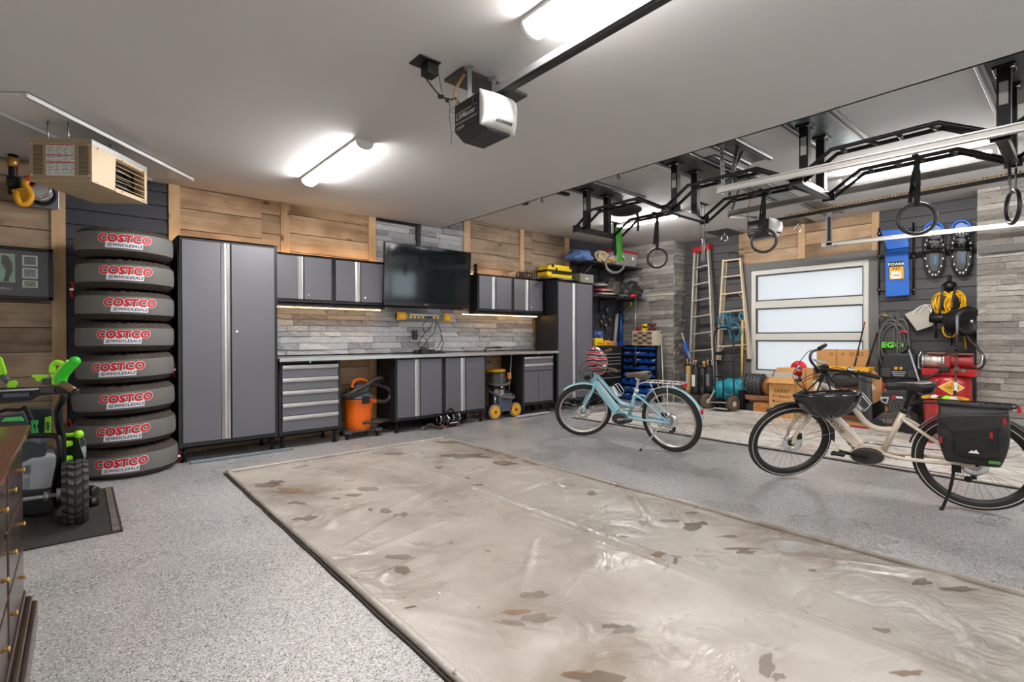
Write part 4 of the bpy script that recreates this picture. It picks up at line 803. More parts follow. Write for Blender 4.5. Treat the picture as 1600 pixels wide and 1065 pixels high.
dk = wood('dark_cherry_gloss', 1, [(.3, (26, 16, 13)), (.5, (46, 29, 22)), (.7, (64, 42, 31))], .16, False); dk_top = wood('cherry_top_gloss', 1, [(.3, (58, 34, 22)), (.5, (80, 50, 32)), (.7, (100, 64, 42))], .12, False)
t = thing('dresser', 'dark glossy wooden chest of drawers with brass knobs at the left edge', 'chest of drawers', (-.4, 2.0, 0))
dx, dy1, dy0 = -.185, 2.86, .95
MB().bx(-.68, dx, dy0, dy1, .16, .815).build('body', dk, t, bevel=.004)
MB().bx(-.70, dx+.035, dy0-.03, dy1+.03, .818, .845).build('top', dk_top, t, bevel=.006)
for k, (w, z0, z1) in enumerate(((.05, 0, .105), (.035, .105, .135), (.018, .135, .17))): MB().bx(-.70, dx+w, dy0-w, dy1+w, z0, z1).build('plinth' if k == 0 else 'moulding', dk, t, bevel=.01)
for zi, (z0, z1) in enumerate(((.19, .375), (.39, .585), (.60, .79))):
    for (y0, y1) in ((2.26, 2.80), (1.64, 2.20), (1.02, 1.58)):
        d = MB().bx(dx, dx+.014, y0, y1, z0, z1).build('drawer', dk, t, bevel=.006)
        for yy in (y0+.10, y1-.10):
            MB().lathe([(0, 0), (.007, 0), (.004, .004), (.008, .008), (.008, .012), (0, .014)], (dx+.014, yy, (z0+z1)/2), 14, (1, 0, 0)).build('knob', M('brass', (204, 160, 84), .35, .8), d)

# ================================================================ OPENERS, RAILS, RIG
def opener(loc, zceil, label, plate=True, ptx=None, k=1.0):
    x, y, z = loc; t = thing('door_opener', label, 'garage door opener', (x, y, z))
    bxl = .25*k; 
    pr = [(x-.125, y+.13, z), (x+.125, y+.13, z), (x+.125, y+.13, z-.16), (x+.09, y+.13, z-.205), (x-.06, y+.13, z-.205), (x-.125, y+.13, z-.16)]
    MB().prism(pr, (0, -.255, 0)).build('motor_housing', M('opener_black', (38, 38, 39), .4), t, bevel=.008)
    lens = MB()
    def lf(u, v):
        xx = x-.13+.26*u; zz = z+.01-.20*v; bul = .09*(math.sin(PI*min(1, .08+u*.84)))**.5*(.55+.45*math.sin(PI*(.15+.7*v)))
        return (xx, y-.125-bul*(1-abs(2*v-1)**5)*(1-abs(2*u-1)**7), zz)
    lens.sheet(lf, 16, 14); MBw = lens.build('light_lens', M('lens_white', (226, 226, 224), .3), t, solid=.004)
    sl_ = MB()
    for q in range(9):
        p = V(lf(.3+.05*q, .86)); sl_.ob(p+V((0, -.003, 0)), (.005, .006, .026), (1, 0, -.5), (.5, 0, 1))
    sl_.build('vent_slots', blackp, t)
    MB().ob((x-.127, y-.07, z-.05), (.004, .028, .05), (0, 1, .3)).build('lens_notch', blackp, t)
    lt = MB(); text_on(lt, 'LiftMaster', .042, (x-.1262, y+.015, z-.085), (0, -1, 0), (0, 0, 1), .1, .01); text_on(lt, '1/2HP', .028, (x-.1262, y+.07, z-.150), (0, -1, 0), (0, 0, 1)); lt.build('lettering', white_ink, t, fix=False)
    MB().bx(x-.127, x-.1255, y-.09, y+.12, z-.122, z-.117).bx(x-.1275, x-.1255, y-.09, y+.11, z-.062, z-.058).build('stripe', lgrey, t)
    hh = MB()
    for dx_ in (-.09, .09):
        hh.bx(x+dx_-.015, x+dx_+.015, y+.02, y+.024, z, zceil-.02).bx(x+dx_-.015, x+dx_+.015, y+.0, y+.06, zceil-.024, zceil-.02)
    hh.build('hanger_strap', galv, t)
    MB().tube(sm([(x-.09, y+.12, z+.01), (x-.12, y+.13, z+.08), (x-.08, y+.09, zceil-.03)], 5), .009, 6).build('cable_bundle', M('tan_cable', (176, 142, 96), .6), t)
    return t
opener((1.825, 2.36, 2.575), ZL, 'black garage door opener with a white lens hung from the low ceiling')
t = thing('mount_board', 'dark mounting board on the low ceiling above the near opener', 'mounting board', (1.97, 2.53, ZL))
MB().bx(1.715, 2.235, 2.43, 2.62, ZL-.02, ZL).build('board', M('dark_board', (66, 62, 58), .6, bump=(50, .3)), t, bevel=.004)
def rail(label, x, y0, y1, z, z1=None, w=.032, h=.032, mat=galv, name='opener_rail', belt=True):
    z1 = z if z1 is None else z1; t = thing(name, label, 'rail', (x, (y0+y1)/2, z))
    def bar(dx0, dx1, dz0, dz1, nm, m_): MB().hexa([(x+dx0, y0, z1+dz0), (x+dx1, y0, z1+dz0), (x+dx1, y1, z+dz0), (x+dx0, y1, z+dz0), (x+dx0, y0, z1+dz1), (x+dx1, y0, z1+dz1), (x+dx1, y1, z+dz1), (x+dx0, y1, z+dz1)]).build(nm, m_, t)
    bar(-w/2, w/2, -h/2, h/2, 'rail', mat)
    return t, bar
t, bar = rail('dark opener rail running from the near opener over the viewer', 1.83, -2.15, 2.25, 2.60, mat=M('dark_rail', (62, 60, 58), .4, .6), w=.04, h=.045)
bar(-.03, -.022, -.01, .028, 'rail_lip', alu)
bar(.022, .03, -.01, .028, 'rail_lip', alu)
opener((6.25, 2.62, 2.59), ZH, 'pale garage door opener hung from the high ceiling before the window')
t, bar = rail('opener rail with a brassy chain reaching the far door', 6.25, -2.15, 2.50, 2.575, 2.64, mat=M('dark_rail', (62, 60, 58), .4, .6), w=.03, h=.035)
ch = MB()
for k in range(150): yk = 2.35-k*.03; zz = 2.605+(2.5-yk)*.0137; ch.ob((6.233, yk, zz), (.008, .022, .016))
tag(ch.build('chain', M('brass_chain', (204, 164, 104), .35, .7), t), kind='stuff')
t, bar = rail('wide grey channel rail parallel to the far opener rail', 5.75, -2.15, 2.79, 2.635, mat=M('grey_channel', (130, 126, 120), .45, .5), w=.03, h=.06, name='track_rail')
t, bar = rail('pale horizontal door track crossing in front of the pull-up rig', 4.40, -2.15, 2.24, 2.525, 2.43, mat=M('pale_track', (198, 194, 186), .4, .3), w=.02, h=.055, name='track_rail')
bar(-.03, -.01, .018, .028, 'track_lip', alu); bar(-.03, -.01, -.028, -.018, 'track_lip', alu)
t, bar = rail('pale horizontal door track crossing before the window wall', 8.1, -2.15, 2.57, 2.52, 2.40, mat=M('pale_track', (198, 194, 186), .4, .3), w=.03, h=.05, name='track_rail')
bar(-.03, -.015, .015, .025, 'track_lip', alu)
def perf(t, p0, p1, w=.035, wdir=(0, 1, 0)):
    """perforated angle iron"""
    p0, p1 = V(p0), V(p1); ax = (p1-p0).normalized(); wd_ = V(wdir); wd_ = (wd_-ax*wd_.dot(ax)).normalized(); n_ = ax.cross(wd_)
    b_ = MB(); L_ = (p1-p0).length; c = (p0+p1)/2
    b_.ob(c, (L_, w, .003), ax, n_).ob(c+wd_*w/2+n_*w/2*.8, (L_, .003, w*.8), ax, n_)
    o = b_.build('angle_iron', galv, t); h = MB(); k = int(L_/.04)
    for i in range(k): h.ob(p0+ax*(.02+i*.04), (.016, .009, .0045), ax, n_)
    tag(h.build('slots', blackm, o), kind='stuff')
def sboard(name, label, x0, x1, y0, y1, z, mat, n=2, edge=None):
    t = thing(name, label, 'mounting board', ((x0+x1)/2, (y0+y1)/2, z)); MB().bx(x0, x1, y0, y1, z-.012, z).build('plate', mat, t, bevel=.002)
    if n:
        for ya in (y0, y1):
            s = 1 if ya == y0 else -1
            MB().bx(x0, x1, min(ya, ya+s*.05), max(ya, ya+s*.05), z-.03, z-.012).build('strut_channel', edge or galv, t, bevel=.002)
            MB().bx(x0, x1, min(ya+s*.018, ya+s*.032), max(ya+s*.018, ya+s*.032), z-.032, z-.029).build('channel_slot', blackm, t)
    return t
dgal = M('dark_galvanised', (92, 94, 94), .4, .6, nz=(20, .15)); tgal = M('blue_grey_galvanised', (124, 138, 140), .35, .7, nz=(14, .25))
sboard('ceiling_plate', 'small slotted plate on the high ceiling above the track hanger', 4.45, 5.25, 2.10, 2.36, ZH, dgal)
t = thing('track_hanger', 'perforated steel angle hanger holding the near end of the pale track', 'hanger', (4.45, 2.2, 2.7))
perf(t, (4.43, 2.22, ZH-.03), (4.43, 2.20, 2.50)); perf(t, (4.80, 2.20, ZH-.03), (4.46, 2.20, 2.56)); perf(t, (4.62, 2.16, ZH-.03), (4.47, 2.16, 2.56))
t = thing('track_hanger', 'perforated steel angle hanger above the far opener and grey channel', 'hanger', (5.8, 2.75, 2.8))
perf(t, (5.77, 2.79, ZH-.03), (5.77, 2.80, 2.60)); perf(t, (6.0, 2.79, ZH-.03), (5.79, 2.79, 2.64)); perf(t, (5.77, 2.79, 2.61), (6.4, 2.72, 2.66), wdir=(0, 0, 1))
sboard('ceiling_plate', 'slotted plate on the high ceiling above the far opener', 5.7, 7.0, 2.48, 2.78, ZH, tgal)
t = thing('track_hanger', 'pale steel hanger dropping to the track end before the window', 'hanger', (8.1, 2.5, 2.7))
MB().bx(8.085, 8.10, 2.44, 2.51, 2.50, ZH-.03).build('leg', galv, t); MB().bx(8.12, 8.13, 2.46, 2.50, 2.50, ZH-.03).build('leg', galv, t); MB().bx(8.07, 8.14, 2.40, 2.56, 2.475, 2.495).build('foot', galv, t); MB().bx(8.075, 8.088, 2.455, 2.49, 2.56, 2.9).build('rubber_pad', rubber, t)
sboard('ceiling_plate', 'dark slotted plate on the high ceiling near the window head', 7.3, 8.3, 2.35, 2.6, ZH, dgal)
for (px, py, lab) in ((577, 905, 0),): pass
def hookplate(px, py, lab, hook=True, sx=.7, sy=.4):
    p = onz(px, py, ZH); t = sboard('hook_plate', lab, p.x-sx/2, p.x+sx/2, p.y-sy/2, p.y+sy/2, ZH, dgal, 0)
    if hook:
        MB().cyl((p.x-.1, p.y-.05, ZH), (p.x-.1, p.y-.05, ZH-.06), .010).ring((p.x-.1, p.y-.05, ZH-.115), .05, .010, (.9, .4, 0), a0=-.4, a1=4.6).build('hook', chrome, t)
hookplate(1132, 363, 'black hook plate on the high ceiling over the ladders'); hookplate(1245, 348, 'black hook plate on the high ceiling left of the window head', sx=.8, sy=.45)
# pull-up rig
rig_m = M('rig_black', (20, 19, 19), .4, .35)
rows = (4.67, 5.06); ysr = (4.02, 2.825, 1.61, .40, -.80)
labs = ['black ceiling plate of the rig nearest the television', 'black ceiling plate of the rig beside the slotted plates', 'bare metal ceiling plate of the rig over the white bicycle', 'dark ceiling plate of the rig at the right edge', 'ceiling plate of the rig behind the viewer']
for i, y in enumerate(ysr):
    sboard('ceiling_plate', labs[i], 4.36, 5.5, y-.27, y+.13, ZH, tgal if i == 2 else dgal)
sboard('ceiling_plate', 'slotted strut plate beside the second rig plate', 4.75, 5.75, 2.44, 2.60, ZH, dgal)
t = thing('pull_up_rig', 'long black ceiling mounted pull-up rig with ladder bars', 'pull-up rig', (4.86, 1.8, 2.5))
zb_ = 2.55
for i, y in enumerate(ysr):
    for x in rows:
        p = MB().bx(x-.035, x+.035, y-.035, y+.035, zb_-.04, ZH-.02).bx(x-.07, x+.07, y-.055, y+.055, ZH-.032, ZH-.012).build('post', rig_m, t, bevel=.003)
        MB().cyl((x-.055, y-.04, ZH-.034), (x-.055, y-.04, ZH-.046), .012, n=6).cyl((x+.055, y+.04, ZH-.034), (x+.055, y+.04, ZH-.046), .012, n=6).build('bolts', chrome, p)
        if x == rows[0]: MB().bx(x-.0365, x-.035, y-.022, y+.022, zb_+.18, zb_+.33).build('sticker', M('sticker_grey', (150, 146, 140), .6), p)
    MB().bx(rows[0]-.19, rows[1]+.19, y-.03, y+.03, zb_-.09, zb_-.035).build('crossbar', rig_m, t, bevel=.003)
    for x in (rows[0]-.19, rows[1]+.19): MB().bx(x-.012, x+.012, y-.05, y+.05, zb_-.10, zb_-.02).build('end_plate', rig_m, t, bevel=.003)
for i in range(4):
    y1, y0 = ysr[i], ysr[i+1]; d = y1-y0
    for x in (rows[0]-.17, rows[1]+.17):
        sg = 1
        prof = [(y1-.03, zb_-.06), (y1-.27, zb_+.10), (y1-.55, zb_+.10) if False else (y1-d*.42, zb_+.10), (y0+.30, zb_+.10), (y0+.03, zb_-.05)]
        for dxx in (-.07, .07): MB().tube([(x+dxx, yy, zz) for yy, zz in prof], .0165, 8).build('rail', rig_m, t)
        for k in range(4):
            yy = y1-.33-k*(d-.68)/3; MB().cyl((x-.07, yy, zb_+.10), (x+.07, yy-(.03 if k % 2 else 0), zb_+.10), .0155, n=8).build('rung', rig_m, t)
# gymnastic rings and straps
def gring(y, x, zc_, label, face, R=.112, strapx=0, mat=None):
    t = thing('gym_ring', label, 'gym ring', (x, y, zc_), group=None); n_ = V(face).normalized(); w = V((-n_.y, n_.x, 0))
    MB().ring((x, y, zc_), R, .014, n_, 36, 10).build('ring', mat or M('ring_black', (22, 22, 23), .35), t)
    top = zb_+.12 if abs(x-rows[0]) > .05 else zb_; b_ = MB()
    for dxx in (-.012, .012): b_.strap([(x+n_.x*dxx*(1 if True else 0), y+n_.y*dxx, zc_+R-.02), (x+n_.x*dxx*1.5, y+n_.y*dxx*1.5, (top+zc_+R)/2), (x+n_.x*dxx, y+n_.y*dxx, top)], w, .036, .003)
    b_.strap([(x+n_.x*.02, y+n_.y*.02, top-.02), (x+n_.x*.03+w.x*.02, y+n_.y*.03+w.y*.02, top-.16), (x+n_.x*.035+w.x*.04, y+n_.y*.035+w.y*.04, top-.36)], w, .03, .003)
    b_.build('strap', rubber, t); MB().bx(x-.09, x+.09, y-.02, y+.02, top-.004, top+.006).build('strap_loop', rubber, t); MB().ob((x-n_.x*.012, y-n_.y*.012, top-.22), (.045, .01, .035), w).build('buckle', chrome, t, bevel=.002)
    return t
# ================================================================ BICYCLES
def bicycle(name, label, rear, head_deg, lean_deg, steer_deg, c):
    t = thing(name, label, 'bicycle', (rear[0], rear[1], 0.004), (0, math.radians(-lean_deg), math.radians(head_deg)))
    L_, R = c['L'], .338; st = math.radians(steer_deg); rk = math.radians(20)
    ax = V((0, -math.sin(rk), math.cos(rk))); H0 = V((0, L_-.06, R))
    RM = Matrix.Rotation(st, 3, ax)
    def T(p): return H0 + RM @ (V(p)-H0)
    fm, dk_ = c['paint'], c['accent']
    def part(mb, nm, mat, steer=False, parent=t, **k):
        if steer: mb.v = [T(p) for p in mb.v]
        return mb.build(nm, mat, parent, world=False, **k)
    # wheels
    def wheel(cy, steer, rear_):
        cz = R; C_ = V((0, cy, cz)); w = MB()
        w.lathe([(R-.052, -.017), (R-.040, -.021), (R-.022, -.024), (R-.006, -.015), (R, 0), (R-.006, .015), (R-.022, .024), (R-.040, .021), (R-.052, .017)], C_, 56, (1, 0, 0))
        wh = part(w, 'rear_wheel' if rear_ else 'front_wheel', tyre_m, steer)
        part(MB().lathe([(R-.072, -.010), (R-.050, -.015), (R-.046, -.0165), (R-.046, .0165), (R-.050, .015), (R-.072, .010), (R-.072, -.010)], C_, 56, (1, 0, 0)), 'rim', c['rim'], steer, wh)
        for s in (-1, 1): part(MB().ring(C_+V((s*.0235, 0, 0)), R-.026, .0022, (1, 0, 0), 48, 5), 'reflective_stripe', c['stripe'], steer, wh)
        part(MB().cyl(C_-V((.05, 0, 0)), C_+V((.05, 0, 0)), .014).lathe([(.0, -.035), (.03, -.035), (.03, -.03), (.02, -.026), (.02, .026), (.03, .03), (.03, .035), (0, .035)], C_, 16, (1, 0, 0)), 'hub', c['hub'], steer, wh)
        sp_ = MB()
        for k in range(32):
            a = 2*PI*k/32; s = 1 if k % 2 else -1; off = .9 if (k//2) % 2 else -.9; b_ = a+off
            p = C_+V((s*.030, .028*math.cos(b_), .028*math.sin(b_))); q = C_+V((0, (R-.068)*math.cos(a), (R-.068)*math.sin(a))); sp_.cyl(p, q, .0013, n=3, caps=False)
        part(sp_, 'spokes', c['spoke'], steer, wh)
        part(MB().lathe([(.035, -.001), (.082, -.001), (.082, .001), (.035, .001), (.035, -.001)], C_-V((.043, 0, 0)), 32, (1, 0, 0)), 'brake_rotor', chrome, steer, wh)
        for k in range(6):
            a = PI*k/3+.2; part(MB().cyl(C_+V((-.043, .022*math.cos(a), .022*math.sin(a))), C_+V((-.043, .05*math.cos(a+.35), .05*math.sin(a+.35))), .003, n=4), 'rotor_arm', chrome, steer, wh) if k % 2 == 0 else None
        return wh
    wheel(0, False, True); wheel(L_, True, False)
    # fenders
    def fender(cy, a0, a1, steer, mat, nm, r=.352, wdt=.028):
        n = 26; f = MB(); vs = []
        for k in range(n+1):
            a = math.radians(a0+(a1-a0)*k/n)
            for j in range(5):
                xx = (-1+j/2)*wdt; rr_ = r+.010*(1-(j/2-1)**2); vs.append((xx, cy+rr_*math.cos(a), R+rr_*math.sin(a)))
        f.add(vs, [(k*5+j, k*5+j+1, k*5+j+6, k*5+j+5) for k in range(n) for j in range(4)], True); return part(f, nm, mat, steer, solid=.003)
    fender(L_, 128 if c['kind'] == 'w' else 185, 62 if c['kind'] == 'w' else 58, True, c['fend'], 'front_fender') if c['kind'] == 'b' else fender(L_, 190, 60, True, c['fend'], 'front_fender')
    fender(0, 172 if c['kind'] == 'b' else 170, 15, False, c['fend'], 'rear_fender')
    # frame (main tubes)
    f = MB(); hb = lambda z: H0.y-(z-R)*math.tan(rk)
    zt0, zt1 = .66, .82
    f.cyl((0, hb(zt0-.01), zt0-.01), (0, hb(zt1+.02), zt1+.02), .027, n=16)
    f.tube(sm([(0, y, z) for y, z in c['toptube']], 5), c['tt_r'], 12)
    f.cyl((0, .505, .33), (0, c['seat'][0], c['seat'][1]), .021, n=14)
    for s in (-1, 1):
        f.tube(sm([(s*.018, c['seat'][0]+.016, c['seat'][1]-.06), (s*.048, .30, .545), (s*.062, .02, R+.005)], 5), .0125, 8)
        f.tube(sm([(s*.03, .50, .325), (s*.058, .38, .315), (s*.064, .0, R-.01)], 5), .0145, 8)
        f.ob((s*.064, .015, R), (.006, .05, .05), (1, 0, 0), (0, 0, 1))
    f.cyl((0, .60, .235), (0, .505, .33), .03, n=10)
    fr_ = part(f, 'frame', fm)
    # down tube with battery
    d0, d1 = V((0, .975, .715)), V((0, .655, .36)); dd = (d1-d0).normalized(); dn_ = V((0, -dd.z, dd.y))
    if dn_.z < 0: dn_ = -dn_
    pr = [(-.030, -.032), (-.024, -.045), (.024, -.045), (.030, -.032), (.030, .028), (.020, .044), (-.020, .044), (-.030, .028)]
    w0, w1 = .82, 1.08; q = MB(); vs = [d0+V((a, 0, 0))*w0+dn_*b_*w0 for a, b_ in pr]+[d1+V((a, 0, 0))*w1+dn_*b_*w1 for a, b_ in pr]; n = len(pr)
    q.add(vs, [tuple(range(n))[::-1], tuple(range(n, 2*n))]+[(i, (i+1) % n, n+(i+1) % n, n+i) for i in range(n)])
    dt = part(q, 'down_tube', fm, bevel=.006)
    part(MB().ob((d0+d1)/2+dn_*.044, (.030, (d1-d0).length*.72, .008), (1, 0, 0), dn_), 'battery_cover', c['batt'], False, dt, bevel=.003)
    lt = MB(); text_on(lt, c['word'], c['wsz'], (d0*.5+d1*.5)+V((-.0335, 0, 0))-dn_*.004, dd, dn_, .15, .012); part(lt, 'lettering', c['wmat'], False, dt, fix=False)
    if c['kind'] == 'w':
        m_ = MB(); b0_ = d1-dd*.07-dn_*.045+V((-.0335, 0, 0)); 
        for k in range(6): m_.prism([b0_+dd*(.012*k), b0_+dd*(.012*k+.012), b0_+dd*(.012*k+.006)+dn_*(.012+.014*((k*7) % 3)/2)], (-.0006, 0, 0))
        part(m_, 'tree_print', inkb, False, dt)
    # motor
    mc = V((0, .60, .29)); mo = MB()
    pr = []
    for k in range(24):
        a = 2*PI*k/24; pr.append((.108*math.cos(a), .066*math.sin(a)*(1.0 if math.sin(a) > 0 else 1)))
    ca, sa = math.cos(-.12), math.sin(-.12)
    for s, xx in ((-1, -.062), (1, .062)):
        vs = [mc+V((xx*.6, (x*ca-z*sa), (x*sa+z*ca))) for x, z in pr]+[mc+V((xx, (x*ca-z*sa)*.88, (x*sa+z*ca)*.84)) for x, z in pr]
        mo.add(vs, [(i, (i+1) % 24, 24+(i+1) % 24, 24+i) for i in range(24)], True); mo.add(vs[24:], [tuple(range(24))])
    mo.add([mc+V((-.037, (x*ca-z*sa), (x*sa+z*ca))) for x, z in pr]+[mc+V((.037, (x*ca-z*sa), (x*sa+z*ca))) for x, z in pr], [(i, (i+1) % 24, 24+(i+1) % 24, 24+i) for i in range(24)], True)
    ms_ = MB(); ms_.add([mc+V((xx, (x*ca-z*sa)*1.10, (x*sa+z*ca)*1.13+.004)) for xx in (-.034, .034) for x, z in pr], [(i, (i+1) % 24, 24+(i+1) % 24, 24+i) for i in range(24)]+[tuple(range(24))[::-1], tuple(range(24, 48))]); part(ms_, 'motor_shell', fm)
    mt_ = part(mo, 'motor', M('motor_cover_brown_black', (50, 46, 43), .45)); 
    part(MB().cyl(mc+V((-.075, 0, .0)), mc+V((.075, 0, .0)), .013), 'crank_axle', c['hub'], False, mt_)
    ca_ = math.radians(c['crank'])
    for s in (-1, 1):
        e = mc+V((s*.082, s*-1*.168*math.cos(ca_), s*-1*.168*math.sin(ca_)))
        cr = part(MB().ob((mc+V((s*.078, 0, 0))+e)/2, (.012, .185, .024), (1, 0, 0), (e-mc).cross(V((1, 0, 0)))), 'crank', c['crankm'], bevel=.004)
        part(MB().cyl(e, e+V((s*.03, 0, 0)), .006, n=8).ob(e+V((s*.065, 0, 0)), (.075, .085, .012)), 'pedal', blackp, False, cr)
        part(MB().ob(e+V((s*.065, .036, 0)), (.06, .012, .022)).ob(e+V((s*.065, -.036, 0)), (.06, .012, .022)), 'pedal_reflector', M('pedal_side', (70, 56, 52), .5), False, cr)
    # chain side
    part(MB().ring(mc+V((.072, 0, 0)), .075, .005, (1, 0, 0), 28, 6), 'chainring', chrome)
    cs_ = MB(); cs_.tube([(.05, .60, .365), (.05, 0, R+.045)], .004, 5); cs_.tube([(.05, .60, .215), (.05, .02, R-.13), (.05, -.01, R-.10)], .004, 5); part(cs_, 'chain', M('chain_steel', (98, 94, 88), .4, .8))
    part(MB().lathe([(.0, .03), (.05, .03), (.05, .038), (.038, .038), (.038, .048), (.0, .048)], (0, 0, R), 24, (1, 0, 0)), 'cassette', chrome)
    part(MB().ob((.05, .01, R-.08), (.012, .03, .12), (1, 0, 0), (0, .2, 1)).cyl((.044, .0, R-.10), (.056, .0, R-.10), .022).cyl((.044, .03, R-.145), (.056, .03, R-.145), .022), 'derailleur', blackp)
    part(MB().ob((-.055, .045, R+.065), (.02, .05, .04)), 'brake_caliper', blackp, bevel=.004)
    # fork + stem
    fk = MB(); yc = hb(.655)
    fk.ball((0, yc, .655), (.055, .03, .03), 12, 8)
    for s in (-1, 1): fk.tube(sm([(s*.042, yc+.002, .66), (s*.050, yc+.035, .585), (s*.052, L_-.035, R+.10), (s*.050, L_, R)], 6), [.019-.0004*k for k in range(19)], 10)
    part(fk, 'fork', fm, True)
    part(MB().ob((-.052, L_-.055, R+.065), (.022, .035, .055)), 'brake_caliper', blackp, True, bevel=.004)
    fs = MB()
    for s in (-1, 1): fs.cyl((s*.045, L_, R), (s*.03, L_-.352*math.cos(.25), R+.352*math.sin(-.12)+.08), .0022, n=5, caps=False)
    part(fs, 'fender_stay', chrome, True)
    zs_ = c['barz']
    part(MB().cyl((0, hb(.84), .84), (0, hb(zs_-.03), zs_-.03), .017).ob((0, hb(zs_-.02)+.03, zs_-.01), (.045, .10, .04), (1, 0, 0), (0, .2, 1)), 'stem', dk_, True, bevel=.004)
    yb = hb(zs_-.02)+.06
    hpnts = [(-.33, yb-.22, zs_+c['rise']+.0), (-.27, yb-.16, zs_+c['rise']+.01), (-.20, yb-.06, zs_+c['rise']+.02), (-.10, yb+.0, zs_+.03), (0, yb, zs_), (.10, yb, zs_+.03), (.20, yb-.06, zs_+c['rise']+.02), (.27, yb-.16, zs_+c['rise']+.01), (.33, yb-.22, zs_+c['rise'])]
    hbr = part(MB().tube(sm(hpnts, 5), .0112, 8), 'handlebar', dk_, True)
    for s in (-1, 1):
        a = V((s*.275, yb-.17, zs_+c['rise']+.012)); b_ = V((s*.345, yb-.245, zs_+c['rise']-.003)); dr = (b_-a).normalized()
        part(MB().tube([a, a+dr*.04, a+dr*.09, a+dr*.115], [.0165, .0175, .0165, .015], 10), 'grip', c['grip'], True, hbr)
        part(MB().cyl(a-dr*.03, a-dr*.012, .018, n=10).tube(sm([a-dr*.02+V((0, .02, -.01)), a+dr*.02+V((s*.01, .055, -.02)), a+dr*.10+V((s*.02, .05, -.03))], 4), .006, 6), 'brake_lever', blackp, True, hbr)
    bl = V((-.235, yb-.115, zs_+c['rise']+.04)); part(MB().ball(bl, (.026, .026, .018), 14, 8), 'bell', chrome, True, hbr)
    part(MB().ob((0, yb-.015, zs_+.055), (.055, .085, .012), (1, 0, 0), (0, -.4, 1)), 'display', c['disp'], True, hbr, bevel=.003)
    cbm = MB()
    for s, k in ((-1, 0), (1, .03), (-1, .05)):
        a = V((s*.25, yb-.12, zs_+c['rise']+.0)); cbm.tube([T(p) for p in sm([a, a+V((-s*.06, .10, .0+k)), V((s*.06, yb+.13+k, zs_-.06)), V((s*.03, yb+.10, zs_-.17)), V((s*.02, yc+.04, .70))], 6)], .0028, 5)
    part(cbm, 'brake_cables', rubber)
    part(MB().ob((0, yc+.055, .755), (.05, .055, .045)).cyl((0, yc+.08, .755), (0, yc+.10, .755), .024, n=14), 'headlight', blackp, True, bevel=.004)
    # seatpost, saddle
    sx_, sz_ = c['saddle']; 
    part(MB().cyl((0, c['seat'][0], c['seat'][1]), (0, sx_+.01, sz_-.05), .0145, n=12).ob((0, sx_+.005, sz_-.045), (.05, .06, .03)), 'seat_post', c['post'], bevel=.003)
    part(MB().cyl((0, c['seat'][0]+.006, c['seat'][1]-.02), (0, c['seat'][0]-.006, c['seat'][1]+.012), .025).cyl((-.035, c['seat'][0], c['seat'][1]-.004), (.03, c['seat'][0], c['seat'][1]-.004), .006, n=8), 'seat_clamp', c['hub'])
    def sad(u, v):
        y = sx_+.165-.30*u; wd_ = .022+.068*(1/(1+math.exp(-(u-.55)*13))); wd_ *= math.sin(PI*(.10+.86*u))**.28 if u > .8 else (1 if u > .06 else .7+5*u)
        a = 2*PI*v; z = sz_-.008*math.cos(u*5)+.05*(u > .55)*(u-.55)
        zz = math.sin(a); th = (.022 if zz > 0 else .036+.042*math.exp(-((u-.78)/.22)**2))
        return (wd_*math.cos(a), y, z+zz*th*(1 if 0 < u < 1 else .2))
    part(MB().sheet(sad, 22, 18), 'saddle', c['sad'])
    # kickstand
    k0 = V((-.075, .10, .275)); fwd = V((-.6, .5, 0)); k2 = V(c['kick'])
    part(MB().ob((-.07, .085, .30), (.025, .05, .05)).tube(sm([k0, k0.lerp(k2, .4)+V((0, -.01, .0)), k2], 4), .0095, 8), 'kickstand', c['kickm']); part(MB().ob(k2, (.02, .035, .02), (1, 0, 0), (0, 0, 1)).cyl(k0.lerp(k2, .8), k2, .0125), 'kickstand_foot', rubber, bevel=.003)
    # rack
    rk_ = MB(); zr = c['rackz']; y0, y1 = c['racky']
    for s in (-1, 1):
        rk_.tube(sm([(s*.02, y1+.10, zr-.04), (s*.055, y1+.02, zr-.005), (s*.06, y1-.06, zr), (s*.06, y0+.04, zr), (s*.045, y0, zr), (0, y0-.012, zr)], 4), .006, 6)
        rk_.tube([(s*.064, .0, R+.02), (s*.06, y0+.14, zr)], .005, 6); rk_.tube([(s*.064, .01, R+.02), (s*.06, y1-.06, zr)], .005, 6)
    for k in range(4): yy = y0+.06+k*(y1-y0-.12)/3; rk_.tube([(-.06, yy, zr), (.06, yy, zr)], .0045, 6)
    part(rk_, 'rear_rack', c['rackm'])
    part(MB().ob((0, y0-.02, zr-.02), (.06, .02, .03)), 'rear_light', M('red_reflector', (200, 24, 30), .25), bevel=.004)
    part(MB().ob((0, -.345, R+.12), (.04, .015, .045)), 'rear_reflector', M('red_reflector', (200, 24, 30), .25), bevel=.004)
    return t, T
teal = M('pale_blue_bike_enamel', (146, 192, 204), .28, .1, coat=.5); teal2 = M('pale_blue_fender', (156, 200, 210), .28, .1, coat=.5)
cream = M('cream_bike_enamel', (216, 200, 180), .28, .05, coat=.5)
